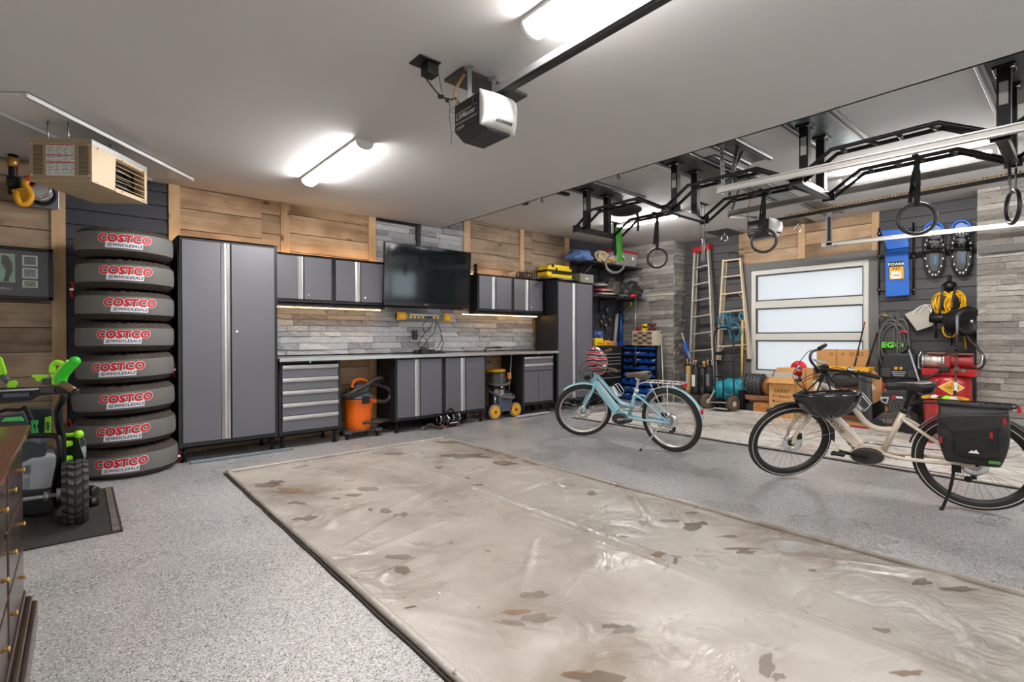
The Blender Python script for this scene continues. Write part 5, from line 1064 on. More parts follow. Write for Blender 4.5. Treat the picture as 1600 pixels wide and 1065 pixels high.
bb, TB = bicycle('bicycle', 'pale blue step-through electric bicycle on its kickstand before the far locker', (4.70, 2.88), 3, 7, 42,
    dict(kind='b', L=1.13, paint=teal, accent=M('brushed_bar', (150, 148, 146), .4, .8), rim=M('rim_silver', (196, 192, 186), .35, .7), stripe=tyre_m, hub=alu, spoke=chrome, fend=teal2, toptube=[(.935, .795), (.80, .66), (.64, .50), (.56, .455), (.43, .445)], tt_r=.021, seat=(.39, .62), batt=M('pale_grey_strip', (198, 206, 210), .4), word='', wsz=.05, wmat=inkb,
         crank=172, crankm=alu, barz=.90, rise=.02, grip=M('brown_grip', (92, 70, 56), .7), disp=blackp, saddle=(.345, .80), sad=M('brown_grey_saddle', (92, 82, 74), .5), post=alu, kick=(-.20, .30, -.02), kickm=alu, rackz=.735, racky=(-.16, .24), rackm=M('pale_rack', (214, 206, 200), .4, .3)))
wb, TW = bicycle('bicycle', 'cream step-through electric bicycle with a black pannier and hanging helmet', (4.685, .545), 5, 7, 43,
    dict(kind='w', L=1.15, paint=cream, accent=blackm, rim=M('rim_black', (34, 33, 33), .4), stripe=M('reflective_white', (230, 228, 222), .5), hub=M('dark_hub', (60, 58, 56), .4, .6), spoke=M('spoke_dark', (120, 118, 114), .35, .7), fend=M('fender_black', (34, 33, 33), .3), toptube=[(.955, .835), (.86, .80), (.72, .70), (.62, .555), (.54, .505), (.44, .51)], tt_r=.0225, seat=(.372, .665), batt=M('silver_strip', (226, 228, 230), .25, .4), word='townie', wsz=.075, wmat=M('taupe_print', (120, 104, 88), .5),
         crank=8, crankm=blackm, barz=.965, rise=.03, grip=rubber, disp=M('display_pale', (150, 160, 170), .2), saddle=(.325, .845), sad=M('black_saddle', (34, 32, 32), .38), post=blackm, kick=(-.17, .17, -.025), kickm=blackm, rackz=.745, racky=(-.20, .24), rackm=blackm))
# taupe pad on top of the cream bicycle's saddle is its own colour patch
def on_bike(root, p): return root.matrix_basis @ V(p)
# pannier bag, hangs from the rack
bag = thing('pannier_bag', 'black roll-top pannier bag hanging on the rack of the cream bicycle', 'bag', on_bike(wb, (-.14, 0, .56)))
bagm = M('black_coated_canvas', (34, 33, 32), .5, 0, bump=(14, .5))
def bagf(u, v):
    a = 2*PI*u; z = .385+.375*v; hw = .165+.015*math.sin(PI*v)-.03*(1-v)**3; th = .075*(1-.55*max(0, v-.72)/.28)*(1-.25*(1-v)**3)
    cx, sx_ = math.cos(a), math.sin(a); e = .35
    yy = hw*(abs(cx)**e)*(1 if cx > 0 else -1); xx = th*(abs(sx_)**e)*(1 if sx_ > 0 else -1)
    w_ = .006*math.sin(23*yy+17*z)+.005*math.sin(41*z+9*yy)
    return on_bike(wb, (-.155+xx+w_*(1 if xx < 0 else 0), -.0+yy, z))
bm = MB().sheet(bagf, 40, 18); top = [bagf(k/40, 1) for k in range(40)]; bot = [bagf(k/40, 0) for k in range(40)]; bm.add(top, [tuple(range(40))]); bm.add(bot, [tuple(range(40))[::-1]])
bm.build('body', bagm, bag)
bt = MB(); bt.tube([on_bike(wb, (-.155, .175-.36*k/8, .768+.004*math.sin(k))) for k in range(9)], .018, 8); bt.build('rolled_top', bagm, bag)
def bq(y, z, x=-.238): return on_bike(wb, (x, y, z))
MB().prism([bq(.09, .62), bq(-.11, .645), bq(-.12, .47), bq(-.06, .44), bq(.08, .46)], on_bike(wb, (-.012, 0, 0))-on_bike(wb, (0, 0, 0))).build('front_pocket', M('black_pocket_canvas', (27, 26, 26), .45, 0, bump=(20, .5)), bag, bevel=.008)
MB().prism([bq(.17, .70, -.236), bq(.10, .60, -.245), bq(-.14, .655, -.245), bq(-.17, .745, -.236)], on_bike(wb, (-.008, 0, 0))-on_bike(wb, (0, 0, 0))).build('flap', bagm, bag, bevel=.006)
for (y, z, m_) in ((-.15, .70, redp), (.155, .54, redp), (-.09, .605, redp)): MB().ob(bq(y, z, -.248), (.008, .014, .038), on_bike(wb, (1, 0, 0))-on_bike(wb, (0, 0, 0)), (0, 0, 1)).build('red_tab', m_, bag)
MB().ob(bq(-.105, .425, -.238), (.006, .055, .018), on_bike(wb, (1, 0, 0))-on_bike(wb, (0, 0, 0)), (0, 0, 1)).build('green_tag', M('dull_green', (84, 140, 60), .6), bag)
MB().prism([bq(.02, .475, -.252), bq(-.035, .475, -.252), bq(-.02, .50, -.252), bq(-.005, .485, -.252), bq(.0, .495, -.252)], (-.001, 0, 0)).build('peak_emblem', white_ink, bag)
MB().tube([bq(.17-.34*k/10, .77+.0*k, -.16) for k in range(11)], .005, 6).build('edge_piping', blackm, bag)
# helmets
stripe_m, nt, b = new_mat('striped_helmet'); N = nt.nodes; L = nt.links
tc = N.new('ShaderNodeTexCoord'); wv = N.new('ShaderNodeTexWave'); wv.inputs['Scale'].default_value = 5.5; wv.inputs['Distortion'].default_value = 2.5; wv.bands_direction = 'Z'; L.new(tc.outputs['Object'], wv.inputs[0])
rp = ramp(nt, [(0, (36, 36, 48)), (.38, (230, 228, 232)), (.56, (36, 36, 48)), (.8, (206, 54, 62))]); rp.color_ramp.interpolation = 'CONSTANT'; L.new(wv.outputs[0], rp.inputs[0]); L.new(rp.outputs[0], b.inputs['Base Color']); b.inputs['Roughness'].default_value = .3
def helmet(name, label, c, ydir, up, mats, s=1):
    t = thing(name, label, 'helmet', c); yd = V(ydir).normalized(); u3 = V(up); u3 = (u3-yd*u3.dot(yd)).normalized(); xd = yd.cross(u3); c = V(c)
    def hf(u, v, k=1.0, zlo=-.02):
        a = 2*PI*u; ph = (PI/2)*(1-v); y = .145*math.cos(a)*math.sin(ph); x = .105*math.sin(a)*math.sin(ph); z = .135*math.cos(ph)
        y += .02*(y/.145)**3; vent = .010*(math.sin(7*a)**2 if .25 < v < .8 else 0)
        q = k-vent/.14; return c+(yd*y*q+xd*x*q+u3*(z*q+zlo))*s
    MB().sheet(lambda u, v: hf(u, v), 56, 14).build('shell', mats[0], t, solid=-.02)
    MB().sheet(lambda u, v: c+(yd*(.152*math.cos(2*PI*u)+.012*math.cos(2*PI*u)**3)+xd*.108*math.sin(2*PI*u)+u3*(-.025+.02*v))*s, 48, 2).build('rim_band', mats[1], t, solid=-.012)
    vt = MB()
    for a, b_ in ((.10, .45), (.10, .6), (.4, .5), (.4, .65), (.6, .45), (.6, .6), (.9, .45), (.25, .5), (.75, .5), (.9, .62)):
        p0, p1 = hf(a-.02, b_-.1, 1.005), hf(a+.015, b_+.12, 1.005); vt.tube([p0, (p0+p1)/2+(((p0+p1)/2-c).normalized()*.002), p1], [.003, .011, .003], 6, flat=.4)
    vt.build('vent', mats[2], t); return t
hc = on_bike(wb, (-.17, .83, .765))
hl = helmet('helmet', 'glossy black bicycle helmet hanging from the bars of the cream bicycle', hc, (-.05, -1, .12), (.05, .12, -1), (M('gloss_black_shell', (22, 22, 24), .14, 0, coat=.5), blackp, M('vent_grey', (120, 118, 114), .5)), 1.32)
sp2 = MB()
for a in (-.12, -.03, .07, .14): sp2.strap([hc+V((.02, a, .03)), hc+V((.05, a*.3+.02, .13)), hc+V((.07, .03, .20))], (.4, .9, 0), .016, .002)
sp2.build('straps', rubber, hl)
hc2 = on_bike(bb, (-.06, .845, .95))
helmet('helmet', 'red white and navy bicycle helmet hung on the bars of the blue bicycle', hc2, (.0, -.5, -1), (-.9, -.5, .25), (stripe_m, M('helmet_red', (206, 54, 62), .35), M('helmet_white', (224, 222, 226), .35)), .92)
# bottle cages
for root, (y, z), lab in ((wb, (.715, .715), 'white wire bottle cage on the top tube of the cream bicycle'), (bb, (.71, .62), 'white wire bottle cage on the top tube of the blue bicycle')):
    t = thing('bottle_cage', lab, 'bottle cage', on_bike(root, (0, y, z))); dv = V((0, -.62, -.78)).normalized(); nv = V((0, -.78, .62)).normalized() * -1
    nv = V((0, -.70, .71)).normalized(); g = MB()
    def cp(a, b_, x): return on_bike(root, V((x, y, z))+dv*a+nv*b_)
    for x in (-.03, .03): g.tube([cp(-.02, .02, x), cp(.11, .02, x), cp(.13, .035, x*.8), cp(.12, .095, x), cp(.03, .10, x), cp(.01, .09, x)], .0035, 6)
    g.tube([cp(.01, .09, -.03), cp(.01, .09, .03)], .0035, 6); g.tube([cp(.13, .035, -.024), cp(.13, .035, .024)], .0035, 6); g.ob(cp(.05, .018, 0), (.03, .006, .12), (1, 0, 0), on_bike(root, dv)-on_bike(root, (0, 0, 0))); g.build('wire_cage', M('cage_white', (226, 226, 230), .3), t)
# ================================================================ RINGS
gring(.96, 5.23, 2.167, 'large black ring hanging nearest the viewer, in front of the blue creeper', (.78, .35, 0), .125)
gring(.40, 5.23, 2.155, 'ring seen edge on at the right edge of the picture', (-.4, 1, 0), .12)
gring(2.18, 5.23, 2.165, 'black ring hanging in front of the window head boards', (.9, .35, 0))
gring(3.41, 5.23, 2.142, 'black ring hanging in front of the corner stone pillar', (.85, .45, 0))
gring(2.83, 5.23, 2.160, 'pale edged ring seen edge on over the red topped ladder', (-.62, 1, 0), .11, mat=M('ring_grey', (128, 126, 124), .35))
gA = gring(4.03, 5.23, 2.15, 'grey ring hanging beside a green band before the corner shelves', (.85, .4, 0), .12, mat=M('ring_grey', (128, 126, 124), .35))
t = thing('exercise_band', 'bright green exercise band looped over the rig by the grey ring', 'exercise band', (5.0, 3.88, 2.3))
MB().strap([(5.18, 3.96, 2.60), (5.18, 3.95, 2.50), (5.19, 3.94, 2.3), (5.20, 3.93, 2.16)], (.4, -.8, 0), .055, .006).strap([(5.22, 3.96, 2.60), (5.22, 3.945, 2.45), (5.21, 3.93, 2.16)], (.4, -.8, 0), .05, .006).build('band', M('green_rubber', (62, 168, 40), .5), t)
t = thing('climbing_pad', 'dark round bag resting on the far end of the rig', 'bag', (4.86, 3.6, 2.62))
MB().ball((4.90, 3.62, 2.69), (.16, .20, .055), 20, 10).build('pad', rubber, t); MB().strap([(5.02, 3.56, 2.72), (5.05, 3.55, 2.6), (5.04, 3.55, 2.46)], (.5, -.8, 0), .03, .004).build('strap', rubber, t)
# junction box and cord by the near opener
t = thing('ceiling_outlet', 'black ceiling outlet box with plugs left of the near opener', 'outlet', (1.53, 2.52, ZL))
MB().bx(1.46, 1.60, 2.475, 2.60, ZL-.008, ZL).build('plate', blackp, t, bevel=.002); MB().bx(1.52, 1.595, 2.49, 2.57, ZL-.075, ZL-.008).build('plug_body', blackp, t, bevel=.006)
cd_ = MB()
def zc_(px, py, z): return dep(px, py, 2.92)
cd_.tube(sm([zc_(660, 101, 0), zc_(662, 116, 0), zc_(675, 135, 0), zc_(688, 149, 0), zc_(702, 155, 0), zc_(713, 153, 0)], 6), .0045, 6)
cd_.tube(sm([zc_(683, 107, 0), zc_(686, 120, 0), zc_(690, 145, 0)], 5), .0018, 5)
cd_.tube(sm([zc_(697, 155, 0), zc_(703, 165, 0), zc_(702, 180, 0), zc_(705, 205, 0), zc_(705, 222, 0)], 5), .0016, 5)
cd_.tube(sm([zc_(703, 160, 0), zc_(712, 152, 0), zc_(716, 158, 0), zc_(704, 174, 0), zc_(712, 176, 0)], 5), .0012, 5)
cdt = thing('ceiling_cable', 'thin black cord sagging from the ceiling outlet to the near opener', 'cord', zc_(690, 150, 0))
cd_.build('cord', rubber, cdt); MB().ob(zc_(689, 151, 0), (.035, .02, .018), RT, UP).ob(zc_(699, 156.5, 0), (.022, .018, .02), RT, UP).ob(zc_(705, 223, 0), (.006, .006, .02), RT, UP).build('connector', blackp, cdt, bevel=.002)
for (x, y, z0, lab) in ((4.02, 3.05, ZL, 'small hook at the edge of the low ceiling above the rig'), (4.05, 4.15, ZL, 'small hook at the edge of the low ceiling near its far end')):
    t = tag(MB().cyl((x-.01, y, z0), (x-.01, y, z0-.02), .008).ring((x-.01, y, z0-.035), .018, .005, (1, 0, 0), a0=0, a1=4.5).build('ceiling_hook', blackm), lab, 'hook')
t = thing('ceiling_frame', 'black L shaped bracket on the high ceiling beyond the rig end', 'bracket', (4.5, 4.5, ZH))
MB().bx(4.20, 4.26, 4.3, 4.95, ZH-.03, ZH).bx(4.20, 4.55, 4.93, 4.99, ZH-.03, ZH).bx(4.2, 4.65, 4.28, 4.34, ZH-.03, ZH).build('bracket', rig_m, t)

# ================================================================ SNOW BLOWER (left)
rm = thing('floor_mat', 'small dark ribbed rubber mat under the green snow blower', 'floor mat', (-.2, 4.55, 0))
MB().bx(-.70, .205, 3.95, 5.16, .001, .010).build('mat', M('dark_carpet_mat', (54, 50, 46), .95, 0, nz=(60, .4), bump=(220, .9)), rm); MB().bx(.155, .19, 3.96, 5.15, .010, .016).build('edge_strip', M('worn_edge', (96, 88, 80), .8, nz=(20, .3)), rm)
tt = 3.30
def sb(px, py, dt=0.): return dep(px, py, tt+dt)
F2 = V((FW.x, FW.y, 0)).normalized(); R2 = V((RT.x, RT.y, 0)).normalized(); Z3 = V((0, 0, 1))
ba = ray(110, 700); ba = V((ba.x, ba.y, 0)).normalized(); bl_ = V((-ba.y, ba.x, 0))      # forward (away) and left of the machine
wc = onz(118, 824, .0); wc.z = .20
t = thing('snow_blower', 'green and black battery snow blower with a big knobbly wheel at the left', 'snow blower', (wc.x-.2, wc.y+.1, 0))
w = MB(); Rw = .205
wc = wc+ba*.12
w.lathe([(.10, -.055), (.15, -.066), (.185, -.060), (.196, -.03), (.198, 0), (.196, .03), (.185, .060), (.15, .066), (.10, .055)], wc, 40, bl_)
whl = w.build('wheel', tyre_m, t); tr_ = MB()
for k in range(22):
    a = 2*PI*k/22; 
    for s in (-1, 1):
        for (o0, o1, da0, da1) in ((.004, .034, .10, 0), (.040, .066, -.02, -.08)):
            P_ = []
            for o_, da in ((o0, da0), (o1, da1)):
                for e in (-.055, .055):
                    an = a+da+e*1.2; r0 = .192 if o_ < .05 else .178
                    P_.append([wc+bl_*(s*o_)+(ba*math.cos(an)+Z3*math.sin(an))*(r0+h_) for h_ in (0, .018 if o_ < .05 else .014)])
            (a0_, a1_), (b0_, b1_), (c0_, c1_), (d0_, d1_) = P_[0], P_[1], P_[2], P_[3]
            tr_.hexa([a0_, b0_, d0_, c0_, a1_, b1_, d1_, c1_])
tag(tr_.build('tread_lugs', M('tread_rubber', (62, 60, 58), .6), whl), kind='stuff')
MB().cyl(wc-bl_*.03, wc+bl_*.35, .014).cyl(wc+bl_*.05, wc+bl_*.09, .04).cyl(wc+bl_*.12, wc+bl_*.15, .03).build('axle', galv, t)
def at(px, py, d=0.): return sb(px, py, d)
# battery housing and lower shroud
hp_ = [at(36, 692, .15), at(78, 692, .15), at(84, 712, .15), at(84, 762, .15), at(36, 768, .15), at(8, 768, .15), at(8, 700, .15)]
MB().prism([at(34, 724, .05), at(50, 716, .05), at(84, 714, .05), at(87, 722, .05), at(81, 762, .05), at(58, 766, .05), at(6, 768, .05), at(6, 724, .05)], ba*.4).build('housing', M('battery_housing_grey', (178, 182, 190), .4), t, bevel=.012)
MB().prism([at(0, 690, .08), at(48, 688, .08), at(62, 692, .08), at(72, 690, .08), at(72, 712, .08), at(50, 716, .08), at(34, 724, .08), at(0, 726, .08)], ba*.34).build('upper_cowl', M('slate_plastic', (66, 70, 76), .5), t, bevel=.01)
MB().prism([at(0, 768, .04), at(82, 764, .04), at(82, 800, .04), at(60, 806, .04), at(0, 808, .04)], ba*.42).build('lower_shroud', M('dark_navy_plastic', (40, 42, 48), .45), t, bevel=.012)
lp = MB().prism([at(37, 728, .042), at(46, 726, .042), at(46, 740, .042), at(37, 741, .042)], ba*.004).build('print_panel', M('panel_print_grey', (96, 104, 116), .5), t)
MB().prism([at(37, 747+2*0, .042), at(44, 746, .042), at(44, 764, .042), at(37, 765, .042)], ba*.003).build('vent_grille', M('grille_grey', (140, 144, 150), .5), t)
# auger housing (black panel) to the right with green knobs
MB().prism([at(94, 676, .25), at(120, 672, .25), at(134, 684, .25), at(136, 745, .25), at(96, 750, .25)], ba*.30).build('auger_housing', blackp, t, bevel=.012)
MB().prism([at(121, 672, .24), at(135, 690, .24), at(136, 738, .24), at(130, 732, .24), at(131, 715, .24), at(124, 694, .24)], ba*.10).build('steel_side', chrome, t, bevel=.004)
for y in (693, 716): MB().ob(at(104.5, y, .22), (.052, .052, .04), R2, Z3).build('green_knob', green, t, bevel=.012)
MB().cyl(at(84, 681, .12), at(126, 678, .12), .013).ball(at(123, 678, .12), .028, 12, 8).build('chute_rod', green, t)
MB().cyl(at(140, 765, .3), at(150, 768, .3), .035).cyl(at(137, 785, .25), at(150, 783, .3), .035).cyl(at(134, 765, .3), at(138, 766, .3), .036).build('skid_wheels', blackp, t)
MB().prism([at(81, 775, .1), at(98, 762, .1), at(100, 790, .1), at(86, 796, .1)], ba*.12).build('gearbox', M('gearbox_slate', (84, 88, 96), .4, .3), t, bevel=.008)
# handle frame
MB().tube(sm([at(36, 682, .0), at(60, 680, .0), at(86, 681, .0), at(93, 690, .0), at(93, 716, .0), at(88, 745, .05), at(84, 772, .1)], 5), .017, 10).build('roll_bar', blackm, t)
MB().tube(sm([at(100, 617, -.1), at(98, 625, -.1), at(91, 640, -.06), at(92, 662, -.02), at(96, 680, .05), at(97, 720, .12), at(92, 760, .15)], 5), .022, 10).build('handle_tube', blackm, t)
con = MB().prism([at(-6, 608, -.12), at(62, 606, -.12), at(86, 605, -.12), at(104, 608, -.12), at(108, 615, -.12), at(84, 616, -.12), at(62, 618, -.12), at(48, 626, -.12), at(-6, 630, -.12)], ba*.16).build('console', blackp, t, bevel=.01)
MB().prism([at(62, 605, -.125), at(85, 605, -.125), at(85, 614, -.125), at(62, 614, -.125)], ba*.02).build('console_joint', M('slate_plastic', (66, 70, 76), .5), con, bevel=.004)
MB().prism([at(5, 615, -.126), at(46, 613, -.126), at(46, 619, -.126), at(5, 621, -.126)], ba*.01).build('display', M('display_slate', (76, 84, 104), .2), con)
MB().tube([at(-8, 611, -.135), at(60, 607.5, -.135)], .006, 8).build('rail_highlight', lgrey, con)
MB().tube(sm([at(95, 598, -.15), at(97, 588, -.15), at(104, 578, -.15), at(112, 570, -.15), at(117, 564, -.15)], 5), [.030]*9+[.028]*8, 12, flat=1).ball(at(117, 564, -.15), .030, 12, 8).build('grip', M('green_grip', (40, 190, 24), .5), t)
MB().tube(sm([at(92, 600, -.13), at(93, 588, -.13), at(101, 578, -.13), at(113, 567, -.13)], 5), [.034]*16, 12, flat=.6).build('grip_edge', green, t)
MB().tube(sm([at(82, 583, -.1), at(82, 572, -.1), at(88, 566, -.1), at(96, 568, -.1), at(104, 572, -.1)], 5), .017, 10).build('lever', green, t)
MB().cyl(at(82, 591, -.1), at(82, 581, -.1), .010).build('lever_pin', chrome, t); MB().prism([at(66, 592, -.1), at(87, 591, -.1), at(88, 600, -.1), at(64, 601, -.1)], ba*.06).build('lever_mount', M('slate_plastic', (66, 70, 76), .5), t, bevel=.005)
MB().cyl(at(98, 599, -.18), at(118, 612, -.22), .020).build('handle_bar_end', M('bronze_bar', (120, 88, 62), .35, .5), t); MB().cyl(at(116, 611, -.22), at(121, 614, -.22), .023).build('bar_cap', blackp, t)
MB().prism([at(49, 586, -.1), at(76, 586, -.1), at(76, 590, -.1), at(65, 592, -.1), at(63, 596, -.1), at(56, 596, -.1), at(55, 591, -.1), at(49, 589, -.1)], ba*.05).build('trigger_left', green, t, bevel=.004)
MB().prism([at(11, 598, -.11), at(13, 595, -.11), at(26, 595, -.11), at(27, 600, -.11), at(24, 606, -.11), at(11, 606, -.11)], ba*.06).build('button', green, t, bevel=.006)
MB().prism([at(-8, 552, -.1), at(3, 560, -.1), at(11, 584, -.1), at(6, 588, -.1), at(-8, 589, -.1)], ba*.06).build('left_lever', green, t, bevel=.01)
MB().cyl(at(3, 588, -.1), at(14, 596, -.1), .018).build('left_mount', M('slate_plastic', (66, 70, 76), .5), t)
# charger tower with green batteries behind
MB().prism([at(36, 638, .3), at(80, 638, .3), at(82, 680, .3), at(36, 684, .3)], ba*.15).build('battery_box', M('dark_teal_plastic', (38, 48, 52), .5), t, bevel=.006)
for a, b_ in ((48, 54), (54, 60)): MB().prism([at(a, 657, .285), at(b_, 656, .285), at(b_, 661, .285), at(b_-2, 666, .285), at(b_, 672, .285), at(b_, 679, .285), at(a, 679, .285), at(a, 672, .285), at(a+1.5, 666, .285), at(a, 661, .285)], ba*.02).build('battery_clip', M('mint_green', (90, 220, 120), .4), t, bevel=.003)
MB().prism([at(70, 652, .285), at(80, 650, .285), at(80, 679, .285), at(69, 679, .285)], ba*.02).build('battery_end', green, t, bevel=.004); MB().prism([at(72.5, 659, .28), at(77, 659, .28), at(77, 672, .28), at(72.5, 672, .28)], ba*.01).build('battery_socket', M('socket_teal', (70, 110, 110), .4), t)
MB().tube(sm([at(-6, 645, .1), at(10, 640, .1), at(30, 640, .1), at(40, 636, .1), at(46, 648, .1), at(50, 656, .1)], 4), .012, 8).build('cable', rubber, t)
MB().prism([at(1, 659, .1), at(7, 653, .1), at(33, 651, .1), at(38, 658, .1)], ba*.05).build('green_handle', M('mint_green', (90, 220, 120), .4), t, bevel=.006)
MB().prism([at(-4, 650, .12), at(36, 645, .12), at(44, 662, .12), at(-4, 690, .12)], ba*.1).build('side_cowl', M('slate_plastic', (66, 70, 76), .5), t, bevel=.006)

# ================================================================ VACUUMS AND FLOOR THINGS
ov = onz(588, 684, 0); ov.y -= .02
ov = V((2.56, 5.40, 0)); k_ = 1
t = thing('shop_vacuum', 'orange shop vacuum with a black hose coiled over its lid', 'vacuum', ov)
c_ = V((0, 0, 0)); p_ = ony(588, 620, ov.y); vx = onz(567, 681, .02)
ctr = V((vx.x, vx.y+.13, 0)); t.location = ctr; x, y = ctr.x, ctr.y
MB().lathe([(0, .085), (.135, .085), (.145, .10), (.152, .22), (.162, .30), (.175, .44), (.182, .445), (.184, .47), (.0, .47)], (x, y, 0), 36).build('drum', orange, t)
MB().lathe([(.184, .465), (.192, .470), (.192, .488), (.17, .50), (.15, .525), (.14, .54), (.0, .55)], (x, y, 0), 36).build('lid', M('lid_grey', (74, 74, 76), .5), t)
MB().lathe([(.115, .54), (.12, .60), (.10, .635), (.0, .645)], (x+.03, y+.02, 0), 28).build('motor_head', M('lid_grey', (74, 74, 76), .5), t)
MB().tube(sm([(x-.10, y-.05, .60), (x-.08, y-.05, .675), (x-.0, y-.05, .70), (x+.08, y-.05, .675), (x+.11, y-.05, .64)], 5), .018, 8, flat=1.4).build('carry_handle', orange, t)
MB().bx(x-.03, x+.06, y-.205, y-.17, .415, .505).build('latch', blackp, t, bevel=.006)
hp2 = sm([(x-.25, y-.02, .50), (x-.20, y-.14, .52), (x-.10, y-.17, .58), (x+.02, y-.16, .625), (x+.15, y-.13, .69), (x+.27, y-.08, .70), (x+.31, y, .66), (x+.24, y+.05, .62), (x+.16, y+.03, .63), (x+.30, y+.0, .60), (x+.40, y-.03, .54), (x+.41, y-.04, .46), (x+.34, y-.05, .40), (x+.22, y-.05, .415), (x+.15, y-.05, .42)], 7)
MB().tube(hp2, [.027+.002*(i % 2) for i in range(len(hp2))], 10).build('hose', M('dark_hose', (44, 38, 34), .55), t)
MB().cyl((x+.12, y-.05, .42), (x+.20, y-.05, .42), .035).build('inlet', orange, t)
MB().bx(x-.17, x+.19, y-.16, y+.16, .075, .095).build('base_ring', M('caster_grey', (60, 62, 66), .5), t, bevel=.01)
for dx_, dy_ in ((-.19, -.13), (.19, -.13), (-.15, .16), (.17, .16)):
    q = MB().prism([(x+dx_-.05, y+dy_-.04, .10), (x+dx_+.05, y+dy_-.04, .10), (x+dx_+.04, y+dy_-.04, .06), (x+dx_-.04, y+dy_-.04, .06)], (0, .08, 0)).build('foot', M('caster_grey', (60, 62, 66), .5), t, bevel=.01); MB().cyl((x+dx_-.014, y+dy_, .03), (x+dx_+.014, y+dy_, .03), .03, n=16).build('caster', blackp, q)
MB().prism([(x+.14, y-.10, .20), (x+.30, y-.10, .185), (x+.46, y-.06, .165), (x+.47, y-.06, .15), (x+.2, y-.1, .14), (x+.14, y-.1, .16)], (0, .12, 0)).bx(x-.02, x+.20, y-.19, y-.16, .17, .20).build('floor_nozzle', M('dark_grey_plastic', (58, 56, 54), .5), t, bevel=.01)
mk = MB(); 
for k in range(2): mk.bx(x-.07+.08*k, x-.01+.08*k, y-.159, y-.156, .26-.01*k, .266-.01*k)
mk.build('moulded_line', M('orange_shade_line', (214, 92, 8), .5), t)
# steel vacuum
vx = onz(783, 652, .0); x, y = vx.x-.01, vx.y+.10
t = thing('shop_vacuum', 'steel drum vacuum with yellow wheels and a tall push handle', 'vacuum', (x, y, 0))
MB().lathe([(0, .16), (.145, .16), (.15, .18), (.15, .50), (.0, .50)], (x, y, 0), 32).build('drum', chrome, t)
MB().lathe([(.152, .49), (.165, .50), (.165, .52), (.15, .54), (.14, .66), (.10, .69), (0, .69)], (x, y, 0), 32).build('motor_head', M('dark_head', (60, 58, 56), .45), t)
MB().lathe([(.12, .68), (.15, .69), (.15, .715), (.10, .73), (0, .73)], (x-.01, y, 0), 24).build('yellow_cap', dyellow, t)
MB().bx(x-.10, x+.15, y-.20, y+.12, .10, .36).build('trolley', M('slate_trolley', (74, 82, 96), .5), t, bevel=.012)
for s in (-1, 1):
    wq = MB().cyl((x+.02+s*.20, y-.20, .112), (x+.02+s*.20, y-.165, .112), .108, n=28).build('wheel', M('wheel_grey_rubber', (128, 122, 116), .6), t)
    MB().cyl((x+.02+s*.20, y-.208, .112), (x+.02+s*.20, y-.20, .112), .086, n=24).build('hubcap', dyellow, wq, bevel=.003); MB().cyl((x+.02+s*.20, y-.214, .112), (x+.02+s*.20, y-.207, .112), .02, n=12).build('hub_bolt', blackp, wq)
MB().ring((x+.06, y-.04, .36), .20, .024, (.15, -.3, 1), 40, 10).build('hose', M('grey_hose', (92, 86, 82), .55), t)
MB().ring((x+.02, y-.02, .53), .17, .018, (-.1, -.2, 1), 40, 10).build('hose_upper', M('grey_hose', (92, 86, 82), .55), t)
MB().tube([(x-.17, y+.05, .40), (x-.19, y+.04, 1.0)]+[(x-.17, y+.03, 1.045), (x+.10, y+.0, 1.05)], .011, 8).build('push_handle', blackm, t); MB().tube([(x+.10, y+0, 1.05), (x+.30, y-.02, 1.05), (x+.25, y-.02, .55), (x+.22, y-.03, .30)], .012, 8).build('push_tube', M('grey_tube', (132, 126, 118), .4, .5), t)
MB().ob((x+.17, y-.1, .62), (.06, .05, .10)).build('orange_switch_box', M('amber_part', (196, 130, 60), .5), t, bevel=.01)
# tie bar lying under the cabinet
t = tag(MB().bx(4.93, 5.62, 5.60, 5.63, .012, .04).build('steel_bar', lgrey, bevel=.004), 'pale steel bar lying on the floor under the two drawer base cabinet', 'steel bar')
tag(MB().bx(.80, 1.75, 5.62, 5.66, .0, .03).build('steel_bar', M('blue_grey_strip', (120, 130, 136), .4, .4), bevel=.006), 'blue grey strip lying on the floor under the large locker', 'steel bar')
# small winch
vx = onz(706, 668, 0); x, y = vx.x, vx.y+.08
t = thing('winch', 'small black chromed winch on the floor before the base cabinets', 'winch', (x, y, 0))
MB().bx(x-.12, x+.13, y-.05, y+.05, .02, .11).build('body', blackp, t, bevel=.012); MB().cyl((x-.15, y, .12), (x-.05, y, .12), .06, n=20).build('motor', M('gloss_black_bezel', (9, 9, 10), .12), t); MB().cyl((x+.04, y, .12), (x+.15, y, .12), .058, n=20).build('gearbox', M('gloss_black_bezel', (9, 9, 10), .12), t)
MB().cyl((x-.05, y, .11), (x+.04, y, .11), .035, n=16).build('drum', chrome, t)
for px_ in (-.15, -.04, .05, .15): MB().ring((x+px_, y, .12), .055, .007, (1, 0, 0), 24, 6).build('chrome_ring', chrome, t)
MB().tube(sm([(x-.04, y, .18), (x+.0, y, .225), (x+.05, y, .24), (x+.09, y, .19)], 5), .013, 8).build('handle', blackm, t)
MB().cyl((x-.09, y-.05, .035), (x-.09, y+.05, .035), .035, n=16).cyl((x+.12, y-.05, .03), (x+.12, y+.05, .03), .03, n=16).build('foot', M('rusty_foot', (118, 72, 52), .6), t)
MB().bx(x-.01, x+.11, y-.053, y-.05, .055, .065).build('badge', white_ink, t)
t = thing('tow_strap', 'brown loose strap on the floor left of the small winch', 'strap', (3.45, 5.72, 0)); MB().tube(sm([(3.38, 5.68, .02), (3.47, 5.66, .07), (3.54, 5.63, .03), (3.62, 5.60, .02)], 6), .018, 8).build('webbing', M('brown_strap', (62, 44, 34), .8), t); MB().bx(3.36, 3.42, 5.67, 5.70, .01, .05).build('buckle', greym, t)
